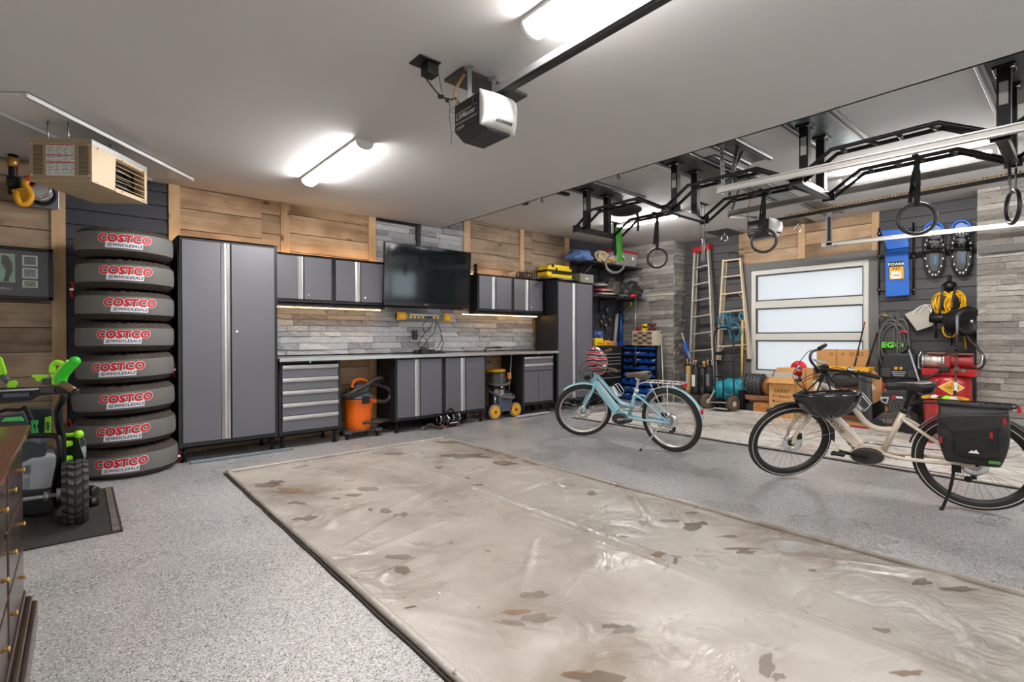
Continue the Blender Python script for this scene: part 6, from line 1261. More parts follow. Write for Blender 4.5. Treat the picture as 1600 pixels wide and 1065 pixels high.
# ================================================================ CORNER SHELVES AND TOOLS
shm = M('dark_shelf', (38, 37, 37), .5)
zS1 = ony(960, 412, 5.72).z; zS2 = ony(970, 463, 5.72).z
for i, (z, lab) in enumerate(((zS1, 'upper black wall shelf in the far corner carrying the red lidded tote'), (zS2, 'lower black wall shelf in the far corner carrying bags and cushions'))):
    t = thing('wall_shelf', lab, 'shelf', (7.5, 6.0, z)); MB().bx(6.80, 8.27, 5.72, 6.20, z-.025, z).build('board', shm, t, bevel=.003)
    for x in (6.95, 7.55, 8.15): MB().bx(x-.012, x+.012, 5.80, 6.20, z-.05, z-.025).bx(x-.012, x+.012, 6.17, 6.20, z-.30, z-.025).build('bracket', shm, t); MB().tube([(x, 5.85, z-.04), (x, 6.17, z-.27)], .008, 6).build('brace', greym if x < 7 else shm, t)
def lump(name, label, cat, c, r, mat, seed=0, amp=.18, n=26, flatb=True, build='body'):
    t = thing(name, label, cat, c); c = V(c)
    def f(u, v):
        a = 2*PI*u; ph = PI*v; d = V((math.sin(ph)*math.cos(a), math.sin(ph)*math.sin(a), math.cos(ph)))
        k = 1+amp*MN.noise(d*2.1+V((seed, 0, 0)))+amp*.5*MN.noise(d*5+V((0, seed, 0))); z = d.z*r[2]*k
        if flatb: z = max(z, -r[2]*.62)
        return c+V((d.x*r[0]*k, d.y*r[1]*k, z))
    MB().sheet(f, n, n//2).build(build, mat, t); return t
bluec = M('blue_fleece', (96, 122, 178), .9, bump=(80, .5)); beig = M('beige_canvas', (186, 170, 140), .8, 0, nz=(20, .2))
p = ony(906, 396, 5.9); lump('folded_jacket', 'blue fleece garment bundled on the left of the upper corner shelf', 'garment', (p.x, 5.9, zS1+.075), (.24, .18, .11), bluec, 2, .5)
t = thing('rope_bundle', 'beige coiled rope and straps on the upper corner shelf', 'rope', (7.25, 5.9, zS1)); rb = MB(); rg = random.Random(4)
for k in range(9): rb.ring((7.26+rg.uniform(-.05, .05), 5.88+rg.uniform(-.05, .05), zS1+.10+rg.uniform(-.04, .06)), rg.uniform(.09, .17), .017, (rg.uniform(-.3, .3), -1, rg.uniform(-.2, .8)), 26, 6, R2=rg.uniform(.07, .12))
tag(rb.build('coils', beig, t), kind='stuff')
for k in range(4): MB().ball((7.18+.06*k, 5.78, zS1+.05+.02*(k % 2)), .022, 10, 6).build('yellow_clip', yellow, t)
# tote
tx0, tx1 = ony(962, 395, 5.76).x, ony(996, 395, 5.76).x
t = thing('storage_tote', 'clear plastic tote with a red lid on the upper corner shelf', 'tote', ((tx0+tx1)/2, 5.92, zS1))
clr = M('cloudy_plastic', (176, 172, 168), .25, alpha=.55)
MB().hexa([(tx0+.03, 5.78, zS1+.002), (tx1-.03, 5.78, zS1+.002), (tx1-.03, 6.08, zS1+.002), (tx0+.03, 6.08, zS1+.002), (tx0, 5.75, zS1+.25), (tx1, 5.75, zS1+.25), (tx1, 6.12, zS1+.25), (tx0, 6.12, zS1+.25)]).build('bin', clr, t, bevel=.01)
MB().bx(tx0-.015, tx1+.015, 5.735, 6.13, zS1+.25, zS1+.285).build('red_lid', redp, t, bevel=.008)
MB().bx(tx1-.17, tx1-.12, 5.755, 5.76, zS1+.13, zS1+.19).build('paper_label', white_ink, t)
t = thing('cap', 'tan rounded cap in front of the clear tote', 'hat', (tx0-.12, 5.86, zS1)); MB().ball((tx0-.10, 5.86, zS1+.09), (.17, .12, .10), 16, 8).build('crown', M('tan_cap', (168, 156, 130), .8, bump=(60, .4)), t); MB().tube(sm([(tx0-.27, 5.8, zS1+.04), (tx0-.2, 5.74, zS1+.07), (tx0-.1, 5.74, zS1+.04)], 4), .012, 6).build('orange_trim', orange, t)
# lower shelf content
blkcloth = M('black_nylon', (46, 43, 41), .5, 0, bump=(25, .8)); 
p = ony(985, 440, 5.8); lump('duffel_bag', 'crumpled black nylon bag on the lower corner shelf, right part', 'bag', (p.x-.02, 5.84, zS2+.12), (.27, .2, .19), blkcloth, 7, .55)
p = ony(962, 440, 5.8); lump('duffel_bag', 'dark brown black crumpled bag in the middle of the lower corner shelf', 'bag', (p.x, 5.88, zS2+.13), (.20, .17, .18), M('brown_black_nylon', (66, 60, 54), .5, 0, bump=(25, .8)), 12, .5)
for i, (px, z, c, lab, r) in enumerate(((938, .19, (84, 82, 80), 'grey rounded cushion on the left of the lower corner shelf', (.16, .15, .05)), (942, .10, (128, 34, 42), 'dark red cushion with a white edge on the lower corner shelf', (.20, .16, .045)), (945, .035, (170, 158, 136), 'beige cushion at the bottom of the small cushion pile', (.22, .17, .03)))):
    p = ony(px, 440, 5.84); t = thing('cushion', lab, 'cushion', (p.x, 5.86, zS2+z), group='cushions on the lower shelf'); MB().ball((p.x, 5.86, zS2+z), r, 20, 8).build('pad', M('cushion_%d' % i, c, .7, bump=(40, .3)), t); MB().ring((p.x, 5.86, zS2+z-.01), r[0]*.98, .008, (0, 0, 1), 28, 6, R2=r[1]*.98).build('piping', M('piping_%d' % i, (190, 176, 168), .6), t)
for i, (px, c, lab, s) in enumerate(((989, (196, 40, 44), 'red pouch on the right end of the lower corner shelf', (.10, .1, .05)), (1004, (110, 140, 172), 'pale blue patterned pouch at the right end of the lower corner shelf', (.12, .1, .06)), (976, (92, 104, 98), 'grey green folded cloth before the black bags', (.12, .09, .03)), (1000, (36, 50, 88), 'navy blue pouch behind the pale blue one', (.10, .1, .07)))):
    p = ony(px, 455, 5.72 if i != 3 else 5.80); lump('pouch', lab, 'pouch', (min(p.x, 8.18), 5.74 if i != 3 else 5.86, zS2+s[2]*.62), s, M('pouch_%d' % i, c, .7, bump=(40, .6)), 20+i, .4)
p = ony(1008, 456, 5.72); tag(MB().bx(8.12, 8.30, 5.62, 5.64, zS2-.01, zS2).cyl((8.1, 5.60, zS2+.02), (8.28, 5.02, zS2+.045), .011, n=8).build('curtain_pole', M('pale_pole', (196, 184, 166), .5)), 'pale thin pole sticking out from the lower corner shelf past the pillar', 'pole')
# hanging tools under the lower shelf
def hang(px0, py0, px1, py1, y, mat, r=.012, name='tool', lab='', cat='tool', head=None, hm=None):
    a, b_ = ony(px0, py0, y), ony(px1, py1, y); t = thing(name, lab, cat, a); MB().cyl(a, b_, r, n=10).build('handle', mat, t)
    if head: MB().ob(b_+V((0, 0, 0)), head, (1, 0, 0), (0, 0, 1)).build('head', hm or mat, t, bevel=.006)
    return t
hang(964, 490, 960, 538, 6.19, M('pale_grey_handle', (168, 160, 152), .6), .035, 'broom', 'pale grey brush hanging left of the blue broom', 'broom', (.12, .05, .10))
hang(970, 488, 970, 536, 6.19, bluep, .03, 'broom', 'blue broom hanging in the middle of the corner tools', 'broom', (.10, .05, .12), bluep)
hang(975, 486, 979, 526, 6.22, M('white_handle', (206, 202, 196), .5), .014, 'long_brush', 'thin white handled brush right of the blue broom', 'brush', (.05, .04, .06), blackp)
hang(993, 466, 993, 570, 5.70, M('thin_grey_pole', (132, 128, 122), .4, .5), .010, 'push_broom', 'black wedge headed broom standing before the blue bins', 'broom')
t = [o for o in COL.objects if o.name.startswith('push_broom')][-1]; a = ony(993, 552, 5.70); b_ = ony(995, 571, 5.70)
MB().hexa([a+V((-.03, 0, 0)), a+V((.03, 0, 0)), a+V((.03, .03, 0)), a+V((-.03, .03, 0)), b_+V((-.10, 0, -.02)), b_+V((.06, 0, -.02)), b_+V((.06, .04, -.02)), b_+V((-.10, .04, -.02))]).build('head', blackp, t); MB().cyl(ony(993, 490, 5.70), ony(993, 503, 5.70), .014).build('tip', lgrey, t)
for i, (px, py) in enumerate(((986, 474), (997, 473))): 
    p = ony(px, py, 5.9); t = thing('hanging_clip', ['small yellow clip hanging under the lower shelf, left one', 'small yellow clip hanging under the lower shelf, right one'][i], 'clip', p); MB().bx(p.x-.02, p.x+.02, 5.89, 5.91, p.z-.03, p.z+.03).build('clip', yellow, t, bevel=.005); MB().cyl((p.x, 5.9, p.z+.03), (p.x, 5.9, zS2-.025), .003, n=5).build('wire', blackm, t)
rg = random.Random(9)
for i, (px, py) in enumerate(((941, 498), (951, 503), (945, 512), (938, 506), (947, 488))):
    p = ony(px, py, 6.235); t = thing('hand_tool', ['dark plier like tool hanging beside the far locker, top left', 'hand tool with a tan tip hanging on the dark siding', 'hand tool with a pale jaw hanging low on the siding', 'small dark wrench shaped tool next to the far locker', 'thin pale tipped tool hanging highest on the siding'][i], 'hand tool', p)
    MB().tube([p+V((-.04, 0, .07)), p, p+V((.03, 0, -.07))], .012, 8).build('handle', blackp, t); MB().ob(p+V((.035, 0, .05)), (.03, .02, .05), (1, 0, .6)).build('jaw', [lgrey, M('tan_tip', (206, 150, 80), .5)][i % 2], t, bevel=.004)
# tool chest
cx0, cx1 = 6.80, ony(971, 590, 5.62).x
t = thing('tool_chest', 'black tool chest with silver drawer pulls beside the far locker', 'tool chest', ((cx0+cx1)/2, 5.85, 0))
ztop = ony(960, 543, 5.62).z
MB().bx(cx0, cx1, 5.62, 6.15, .08, ztop).build('body', M('chest_black', (32, 31, 31), .35, .2), t, bevel=.006); MB().bx(cx0-.01, cx1+.01, 5.60, 6.16, ztop, ztop+.03).build('top_mat', rubber, t, bevel=.004)
for x in (cx0+.06, cx1-.06):
    for y in (5.68, 6.08): MB().cyl((x-.015, y, .04), (x+.015, y, .04), .04, n=16).build('caster', blackp, t)
zz = [552, 557.5, 562.5, 567.5, 578.5, 588.5, 612]
for k in range(len(zz)-1):
    za = ony(965, zz[k], 5.6).z; zb2 = ony(965, zz[k+1], 5.6).z
    d = MB().bx(cx0+.03, cx1-.04, 5.608, 5.622, zb2+.012, za).build('drawer', M('chest_drawer', (24, 23, 23), .3, .2), t, bevel=.002); MB().bx(cx0+.05, cx1-.05, 5.592, 5.608, za-.012, za+.002).build('pull', alu, d, bevel=.002)
for i, (px, z, s, m_, lab, cat) in enumerate(((935, .10, (.22, .2, .14), yellow, 'yellow power tool case on the black tool chest, left', 'tool case'), (948, .08, (.18, .16, .10), dyellow, 'amber tool box on the black tool chest, middle', 'tool box'), (957, .075, (.12, .14, .085), M('tan_leather', (196, 148, 100), .6), 'tan leather pouch on the right of the black tool chest', 'pouch'))):
    p = ony(px, 540, 5.75); t = thing('tool_case' if i < 2 else 'tool_pouch', lab, cat, (p.x, 5.8, ztop+.03)); MB().bx(p.x-s[0]/2, p.x+s[0]/2, 5.72, 5.72+s[1], ztop+.031, ztop+.031+s[2]).build('case', m_, t, bevel=.02)
    MB().tube(sm([(p.x-s[0]*.25, 5.78, ztop+.03+s[2]), (p.x-s[0]*.2, 5.78, ztop+.07+s[2]), (p.x+s[0]*.2, 5.78, ztop+.07+s[2]), (p.x+s[0]*.25, 5.78, ztop+.03+s[2])], 4), .012, 6).build('handle', blackp, t)
    for q in range(2): MB().bx(p.x-s[0]*.3, p.x+s[0]*.3, 5.714, 5.72, ztop+.05+.03*q, ztop+.06+.03*q).build('latch_strip', [orange, blackp][q], t)
p = ony(937, 521, 5.95); t = thing('tool_case', 'flat blue case leaning behind the yellow tool cases', 'tool case', p); MB().bx(p.x-.14, p.x+.10, 5.95, 6.0, ztop+.031, p.z+.05).build('case', M('slate_blue_case', (62, 88, 148), .5), t, bevel=.01); MB().bx(p.x-.06, p.x+.02, 5.94, 5.95, p.z+.0, p.z+.02).build('latch', lgrey, t)
# blue bin rack against the pillar
rx = 8.02; ry0, ry1 = 5.27, 6.0; rz1 = onx(1000, 541, rx).z
t = thing('bin_rack', 'black steel rack filled with blue parts bins against the corner pillar', 'rack', (rx+.1, 5.6, 0))
MB().bx(rx+.13, rx+.16, ry0, ry1, .05, rz1).bx(rx, rx+.16, ry0-.02, ry0, 0, rz1).bx(rx, rx+.16, ry1, ry1+.02, 0, rz1).bx(rx-.02, rx+.2, ry0-.02, ry1+.02, rz1, rz1+.02).build('frame', blackm, t)
rg = random.Random(12); nrow = 8
rowz = [.97, .85, .72, .59, .45, .30, .16, .03]
for r_, z in enumerate(rowz):
    n = 6 if r_ < 5 else 4
    for k in range(n):
        w_ = (ry1-ry0-.02)/n; y = ry0+.01+k*w_; h_ = .075 if r_ < 5 else .11; d_ = .12 if r_ < 5 else .17
        b_ = MB(); a0_, a1_ = y+.004, y+w_-.004; x1_ = rx+.12; x0_ = rx+.12-d_
        b_.hexa([(x0_+.02, a0_, z), (x1_, a0_, z), (x1_, a1_, z), (x0_+.02, a1_, z), (x0_+.02, a0_, z+.006), (x1_, a0_, z+.006), (x1_, a1_, z+.006), (x0_+.02, a1_, z+.006)])
        b_.hexa([(x0_+.02, a0_, z), (x0_+.026, a0_, z), (x0_+.026, a1_, z), (x0_+.02, a1_, z), (x0_, a0_, z+h_*.6), (x0_+.006, a0_, z+h_*.6), (x0_+.006, a1_, z+h_*.6), (x0_, a1_, z+h_*.6)])
        for yy in (a0_, a1_-.004): b_.prism([(x0_+.02, yy, z), (x1_, yy, z), (x1_, yy, z+h_), (x0_+.05, yy, z+h_), (x0_, yy, z+h_*.6)], (0, .004, 0))
        b_.build('blue_bin', bluep, t)
        if rg.random() < .55:
            o = MB().ob((x0_+.06, (a0_+a1_)/2, z+h_*.62), (.06, w_*.5, .035), (1, 0, .3), (0, .2, 1)).build('bin_contents', [lgrey, M('tan_parts', (196, 164, 116), .6), whitep, greym][rg.randrange(4)], t, bevel=.006)
# parts organiser on the rack
oy0, oy1 = onx(1026, 525, 7.99).y, onx(988, 525, 7.99).y; oz = rz1+.02
t = thing('parts_organizer', 'cream small parts organizer with tiny drawers on top of the blue bin rack', 'organizer', (8.08, (oy0+oy1)/2, oz)); oh = .27
MB().bx(7.99, 8.16, oy0, oy1, oz, oz+oh).build('case', M('cream_plastic', (196, 184, 162), .5), t, bevel=.004)
for r_ in range(5):
    for k in range(4):
        w_ = (oy1-oy0-.12)/4; y = oy0+.10+k*w_; z = oz+.02+r_*.048
        d = MB().bx(7.982, 7.99, y+.003, y+w_-.003, z, z+.042).build('small_drawer', [M('smoke_drawer', (86, 76, 66), .3), M('tan_drawer', (176, 150, 118), .4)][(r_+k) % 2], t); 
for i, (k, c, lab, s) in enumerate(((.15, redp, 'red tool on the parts organizer, far side', (.05, .06, .05)), (.42, yellow, 'yellow cordless tool standing on the parts organizer', (.07, .08, .12)), (.72, M('maroon_tool', (96, 44, 44), .5), 'maroon cordless tool on the parts organizer, near side', (.08, .12, .13)))):
    y = oy1-(oy1-oy0)*k; t = thing('power_tool', lab, 'power tool', (8.07, y, oz+oh)); MB().bx(8.07-s[0]/2, 8.07+s[0]/2, y-s[1]/2, y+s[1]/2, oz+oh, oz+oh+s[2]*.45).build('battery', c, t, bevel=.008); MB().bx(8.055, 8.085, y-.018, y+.018, oz+oh+s[2]*.45, oz+oh+s[2]*.8).build('grip', blackp, t, bevel=.006); MB().cyl((8.07, y-s[1]*.6, oz+oh+s[2]*.9), (8.07, y+s[1]*.6, oz+oh+s[2]*.9), .024, n=12).build('body', c, t)
t = thing('patio_umbrella', 'folded black cover with a pale pole leaning at the pillar corner', 'umbrella', (8.1, 5.05, 0)); pa, pb = onx(1033, 521, 8.14), onx(1037, 636, 7.95)
MB().cyl(pa, V((pb.x, pb.y, .02)), .014, n=10).build('pole', M('pale_metal_pole', (196, 190, 182), .35, .5), t); MB().tube([pa+V((0, .05, -.02)), pa.lerp(pb, .4)+V((0, .07, 0)), pa.lerp(pb, .85)+V((0, .07, 0))], [.03, .055, .04], 10).build('canopy', blkcloth, t); MB().cyl(pa+V((0, .03, .0)), pa+V((0, .03, .035)), .04, n=12).build('cap', blackp, t)

# ================================================================ RIGHT WALL, LADDERS
def q(px, py, x=8.6): return onx(px, py, x)
def slab(t, name, pts, x, d, mat, bevel=0, parent=None): return MB().prism([q(a, b_, x) for a, b_ in pts], (d, 0, 0)).build(name, mat, parent or t, bevel=bevel)
lal = M('ladder_aluminium', (206, 198, 186), .35, .6); ltan = M('ladder_tan_fibreglass', (214, 196, 168), .5)
def ladder(name, label, tl, tr, bl2, br2, xt, xb, ystep, mat, railw=.028, cap=None, capm=None, rear=None):
    t = thing(name, label, 'ladder', q(*bl2, xb)); TL, TR, BL, BR = q(*tl, xt), q(*tr, xt), q(*bl2, xb), q(*br2, xb)
    for a, b_ in ((TL, BL), (TR, BR)):
        ax_ = (b_-a).normalized(); MB().ob((a+b_)/2, ((b_-a).length, railw, .07), ax_, (1, 0, 0)).build('side_rail', mat, t, bevel=.004); MB().ob(b_, (.05, railw*1.4, .08), ax_, (1, 0, 0)).build('foot', rubber, t)
    for k in ystep:
        a, b_ = TL.lerp(BL, k), TR.lerp(BR, k); MB().ob((a+b_)/2, ((b_-a).length, .075, .022), b_-a, (0, 0, 1)).build('step', mat, t, bevel=.002)
        if rear and (int(k*100) % 3 == 0): 
            for s_, e_ in ((a, b_), (b_, a)): MB().cyl(s_.lerp(e_, .03)+V((0, 0, -.10)), s_.lerp(e_, .22)+V((0, 0, -.01)), .007, n=6).build('step_brace', mat, t)
    if rear:
        for a, b_ in ((TL, BL), (TR, BR)):
            o = V((.075, 0, -.02)); b2 = a.lerp(b_, .97)+o*1.3; a2 = a+o; m_ = (TL+TR)/2; a2 = a2.lerp(m_+o, .12); MB().ob((a2+b2)/2, ((b2-a2).length, railw*.8, .03), (b2-a2), (1, 0, 0)).build('rear_rail', mat, t, bevel=.003)
    return t, TL, TR
t, TL, TR = ladder('step_ladder', 'tall aluminium step ladder with a red top against the dark siding', (1086, 394), (1107, 388), (1076, 634), (1118, 634), 8.62, 8.30, [.11, .22, .325, .43, .54, .65, .755, .86], lal, rear=True)
MB().ob((TL+TR)/2+V((.03, 0, .03)), ((TR-TL).length+.06, .16, .09), TR-TL, (0, 0, 1)).build('red_top_cap', redp, t, bevel=.012)
t, TL, TR = ladder('step_ladder', 'pale fibreglass step ladder hung beside the window', (1131, 406), (1157, 403), (1121, 566), (1170.5, 563), 8.66, 8.60, [.01, .17, .335, .51, .675, .845], ltan, rear=True)
tag(MB().tube([q(1138, 400, 8.55), q(1138, 394, 8.55), q(1153, 395, 8.55), q(1153, 403, 8.55)], .006, 6).tube([q(1138, 400, 8.66), q(1138, 394, 8.66), q(1153, 395, 8.66), q(1153, 403, 8.66)], .006, 6).build('wall_hook', blackm), 'black wire wall hook holding the fibreglass ladder', 'hook')
tealm = M('teal_plastic', (40, 150, 170), .4)
t = thing('garden_hose', 'teal and blue coiled cords hanging on the fibreglass ladder', 'hose', q(1150, 515, 8.5)); hb_ = MB(); rg = random.Random(8)
for k in range(7): hb_.ring(q(1133+rg.uniform(-4, 4), 500+rg.uniform(-3, 3), 8.5), rg.uniform(.08, .13), .0055, (-1, rg.uniform(-.5, .5), rg.uniform(-.5, .5)), 26, 6, R2=rg.uniform(.08, .14))
for k in range(8): hb_.ring(q(1150+rg.uniform(-3, 3), 520+rg.uniform(-4, 4), 8.48), rg.uniform(.08, .12), .005, (-1, rg.uniform(-.5, .5), rg.uniform(-.5, .5)), 26, 6, R2=rg.uniform(.12, .17))
tag(hb_.build('coils', M('teal_cord', (52, 132, 158), .5), t), kind='stuff')
t = thing('shovel', 'yellow handled shovel with a teal grip leaning by the window', 'shovel', q(1160, 590, 8.5)); MB().cyl(q(1160, 500, 8.50), q(1159, 592, 8.40), .018).build('handle', M('wood_yellow_handle', (224, 184, 92), .5), t); MB().tube(sm([q(1156, 489, 8.62), q(1155, 495, 8.62), q(1160, 502, 8.62), q(1163, 495, 8.62), q(1158, 488, 8.62)], 4), .015, 8).build('grip', tealm, t)
t = thing('umbrella', 'folded blue umbrella leaning beside the red topped ladder', 'umbrella', q(1075, 560, 8.5)); MB().cyl(q(1065, 520, 8.30), q(1081, 568, 8.2), .012).build('pole', lgrey, t); MB().tube([q(1068, 530, 8.28), q(1072, 543, 8.26), q(1077, 560, 8.22)], [.015, .07, .02], 10, flat=.5).build('canopy', bluep, t)
# black bags / golf cluster on a low cart
t = thing('low_cart', 'low black cart under the black bags by the ladders', 'cart', q(1095, 628, 7.9)); MB().prism([q(1068, 614, 8.0), q(1120, 622, 8.0), q(1118, 632, 8.0), q(1066, 624, 8.0)], (.35, 0, 0)).build('deck', M('cart_brown_black', (52, 46, 42), .6), t, bevel=.01)
for px in (1078, 1112): MB().cyl(q(px, 634, 8.02), q(px, 634, 8.08), .045, n=14).build('caster', blackp, t)
blks = [(1072, 570, 1080, 612, (196, 150, 84), 'tan club bag at the left end of the low cart'), (1081, 572, 1092, 616, (40, 39, 40), 'black bag with a white flash on the low cart'), (1094, 574, 1102, 616, (62, 60, 58), 'dark grey bag in the middle of the low cart'), (1103, 572, 1114, 614, (36, 34, 34), 'black cart bag with a round pocket at the right of the low cart')]
for i, (x0, y0, x1, y1, c, lab) in enumerate(blks):
    t = thing('golf_bag', lab, 'bag', q((x0+x1)/2, y1, 8.15), group='bags on the low cart'); a, b_ = q((x0+x1)/2, y1, 8.12), q((x0+x1)/2, y0, 8.12); r_ = (q(x0, y0, 8.12)-q(x1, y0, 8.12)).length/2
    MB().tube([a, a.lerp(b_, .15), a.lerp(b_, .9), b_], [r_*.9, r_, r_*.95, r_*.8], 14).build('body', M('bag_%d' % i, c, .55, bump=(30, .4)), t); MB().ring(b_, r_*.8, .012, (0, 0, 1), 20, 6).build('rim', blackp, t)
    MB().ob(a.lerp(b_, .5)+V((-r_, 0, 0)), (.012, r_*.9, .2), (1, 0, 0)).build('pocket', [lgrey, whitep, blackp, greym][i], t, bevel=.004)
    for k in range(3): MB().cyl(b_+V((0, (k-1)*r_*.5, 0)), b_+V((.02, (k-1)*r_*.6, .09)), .008, n=6).ball(b_+V((.02, (k-1)*r_*.6, .09)), .022, 8, 6).build('club', [chrome, blackp, M('tan_tip', (206, 150, 80), .5)][(i+k) % 3], t)
# hand truck
t = thing('hand_truck', 'black two wheeled hand truck with brown tires before the ladders', 'hand truck', (7.98, 4.0, 0)); XT = 7.95
gl = [q(1117, 632, XT), q(1117, 560, XT+.12), q(1116, 524, XT+.18), q(1121, 514, XT+.2), q(1131, 511, XT+.2), q(1141, 514, XT+.2), q(1146, 524, XT+.18), q(1146, 560, XT+.12), q(1147, 632, XT)]
MB().tube(sm(gl, 5), .014, 8).build('frame', blackm, t)
for y in (551, 563, 588): MB().cyl(q(1118, y, XT+.12*(632-y)/72), q(1146, y+1, XT+.12*(632-y)/72), .010, n=8).build('crossbar', blackm, t)
MB().cyl(q(1130, 551, XT+.13), q(1130, 637, XT), .011).build('centre_bar', blackm, t); MB().ob(q(1125, 552, XT+.12), (.02, .14, .05)).build('top_plate', blackm, t, bevel=.004)
MB().cyl(q(1105, 628, XT), q(1146, 629, XT-.02), .010).build('axle', lgrey, t); MB().ob(q(1112, 618, XT), (.02, .02, .22), (1, 0, 0), q(1117, 608, XT)-q(1106, 628, XT)).build('strut', lgrey, t)
for px, py in ((1104, 627.5), (1145.5, 629.5)):
    c = q(px, py, XT-.02); c.z = .13; wq = MB().lathe([(.045, -.03), (.10, -.045), (.125, -.03), (.13, 0), (.125, .03), (.10, .045), (.045, .03)], c, 28, (.25, 1, 0)).build('wheel', M('dusty_brown_tyre', (92, 76, 62), .85, 0, bump=(80, .8)), t); MB().lathe([(0, -.035), (.05, -.03), (.05, .03), (0, .035)], c, 18, (.25, 1, 0)).build('rim', M('cream_rim', (196, 184, 160), .5), wq)
MB().bx(XT-.2, XT+.02, q(1146, 637, XT).y, q(1117, 637, XT).y, .008, .016).build('toe_plate', blackm, t)
# teal bucket pile
p = q(1133, 610, 8.3); t = thing('teal_pump', 'glossy teal rounded garden machine behind the hand truck', 'garden machine', (p.x, p.y, .1))
MB().ball(q(1129, 610, 8.3), (.16, .19, .18), 20, 12).build('dome', tealm, t); MB().lathe([(.12, -.17), (.16, -.15), (.165, .0), (.155, .13), (.13, .16)], q(1148, 606, 8.32), 24, (0, 1, .1)).ball(q(1160, 603, 8.3), (.13, .14, .14), 16, 10).build('drum', tealm, t); MB().bx(p.x-.1, p.x+.15, p.y-.35, p.y+.2, .04, .10).build('base', M('dark_grey_plastic', (58, 56, 54), .5), t); MB().tube([q(1120, 616, 8.2), q(1165, 617, 8.2)], .012, 6).build('pink_bar', M('pale_pink_bar', (200, 170, 168), .5), t)
for k in range(4): MB().ring(q(1122+3.5*k, 610, 8.29), .175-.01*k, .006, (0, 1, .1), 24, 5).build('rib', M('teal_highlight', (66, 180, 198), .35), t)
c = q(1179.5, 600, 8.35); t = thing('utility_tire', 'black knobbly small tire lying on the boards under the window', 'tire', c); MB().lathe([(.08, -.16), (.14, -.17), (.165, -.12), (.17, 0), (.165, .12), (.14, .17), (.08, .16)], c, 30, (.1, 1, .04)).build('tread', M('tyre_dark', (50, 50, 54), .6), t)
lg_ = MB()
for k in range(20):
    for j in range(5):
        a = 2*PI*k/20+.12*(j % 2); lg_.ob(c+V((math.cos(a)*.17, -.12+.06*j, math.sin(a)*.17)), (.012, .04, .035), (math.cos(a), 0, math.sin(a)), (0, 1, 0))
tag(lg_.build('tread_blocks', M('tyre_blocks', (78, 80, 84), .5), t), kind='stuff')
c = q(1194, 603, 8.42); t = tag(MB().cyl(c+V((0, -.10, 0)), c+V((0, .10, 0)), .15, n=28).build('cable_drum', cardb2, bevel=.006), 'brown round fibre drum between the small tire and the cardboard box', 'drum')
for i, (x0, y0, x1, y1, c, lab, xx) in enumerate(((1160, 616, 1204, 623, (150, 108, 78), 'brown board on top of the low stack under the window', 8.2), (1170, 623, 1204, 628, (110, 84, 64), 'dark board second in the low stack under the window', 8.25), (1177, 629, 1205, 645, (206, 140, 76), 'low orange cardboard carton beside the tall box', 8.05))):
    a, b_ = q(x0, y1, xx), q(x1, y0, xx); zz0 = a.z if i < 2 else 0; h_ = (q(x0, y0, xx).z-a.z)
    t = thing('board' if False else ('wood_plank' if i < 2 else 'cardboard_carton'), lab, 'plank' if i < 2 else 'carton', ((xx+.1), (a.y+b_.y)/2, zz0)); MB().bx(xx, xx+.25, b_.y, a.y, zz0, zz0+(h_ if i < 2 else q(x0, y0, xx).z)).build('wood' if i < 2 else 'carton', M('plank_%d' % i, c, .7, nz=(8, .2)), t, bevel=.003)
    if i == 2: MB().bx(xx-.001, xx, b_.y+.02, a.y-.02, zz0+h_*.5, zz0+h_*.5+.02).build('tape', M('tape_tan', (186, 122, 62), .4), t)
t = thing('support_box', 'black upright block carrying the boards beside the teal machine', 'block', q(1157, 622, 8.1)); a, b_ = q(1153, 609, 8.1), q(1160, 636, 8.1); MB().bx(8.1, 8.3, b_.y, a.y, 0, a.z).build('block', blackp, t, bevel=.01); MB().bx(8.22, 8.42, q(1200, 620, 8.2).y, q(1163, 620, 8.2).y, 0, .12).build('base', M('dark_grey_plastic', (58, 56, 54), .5), t, bevel=.006)
# tall cardboard box with flaps
XB = 7.85
t = thing('cardboard_box', 'tall open cardboard box with black print under the window', 'box', (XB+.15, q(1222, 640, XB).y, 0)); y1_, y0_ = q(1201, 620, XB).y, q(1243, 620, XB).y; zt2 = q(1220, 597, XB).z
b1 = MB()
for args in ((XB, XB+.006, y0_, y1_, 0, zt2), (XB+.30, XB+.306, y0_, y1_, 0, zt2), (XB, XB+.306, y0_, y0_+.006, 0, zt2), (XB, XB+.306, y1_-.006, y1_, 0, zt2), (XB, XB+.306, y0_, y1_, 0, .006)): b1.bx(*args)
b1.build('carton', cardb, t)
def flap(pts, nm='flap'): MB().prism(pts, (.004, .002, .004)).build(nm, cardb, t)
flap([(XB, y0_, zt2), (XB, y1_, zt2), (XB-.07, y1_+.02, zt2-.0+.09-.10), (XB-.07, y0_-.02, zt2-.01-.0)]); fl = [q(1199, 598, XB-.05), q(1240, 599, XB-.05), q(1244, 589, XB), q(1204, 589, XB)]; 
MB().prism([q(1197, 598, XB-.06), q(1239, 600, XB-.06), q(1244, 589, XB+.0), q(1203, 589, XB+.0)], (.003, 0, .004)).build('flap', cardb, t)
MB().prism([q(1206, 588, XB+.02), q(1211, 577, XB+.2), q(1213, 577, XB+.3), q(1207, 589, XB+.3)], (.002, .003, 0)).build('flap', cardb2, t); MB().prism([q(1212, 582, XB+.28), q(1243, 582, XB+.28), q(1243, 574, XB+.36), q(1214, 574, XB+.36)], (.003, 0, .003)).build('flap', cardb, t)
MB().bx(XB+.05, XB+.25, y0_+.06, y1_-.06, zt2-.10, zt2+.015).build('inner_tray', cardb2, t, bevel=.004)
lt = MB(); yc_ = (y0_+y1_)/2; zq = q(1222, 611, XB).z
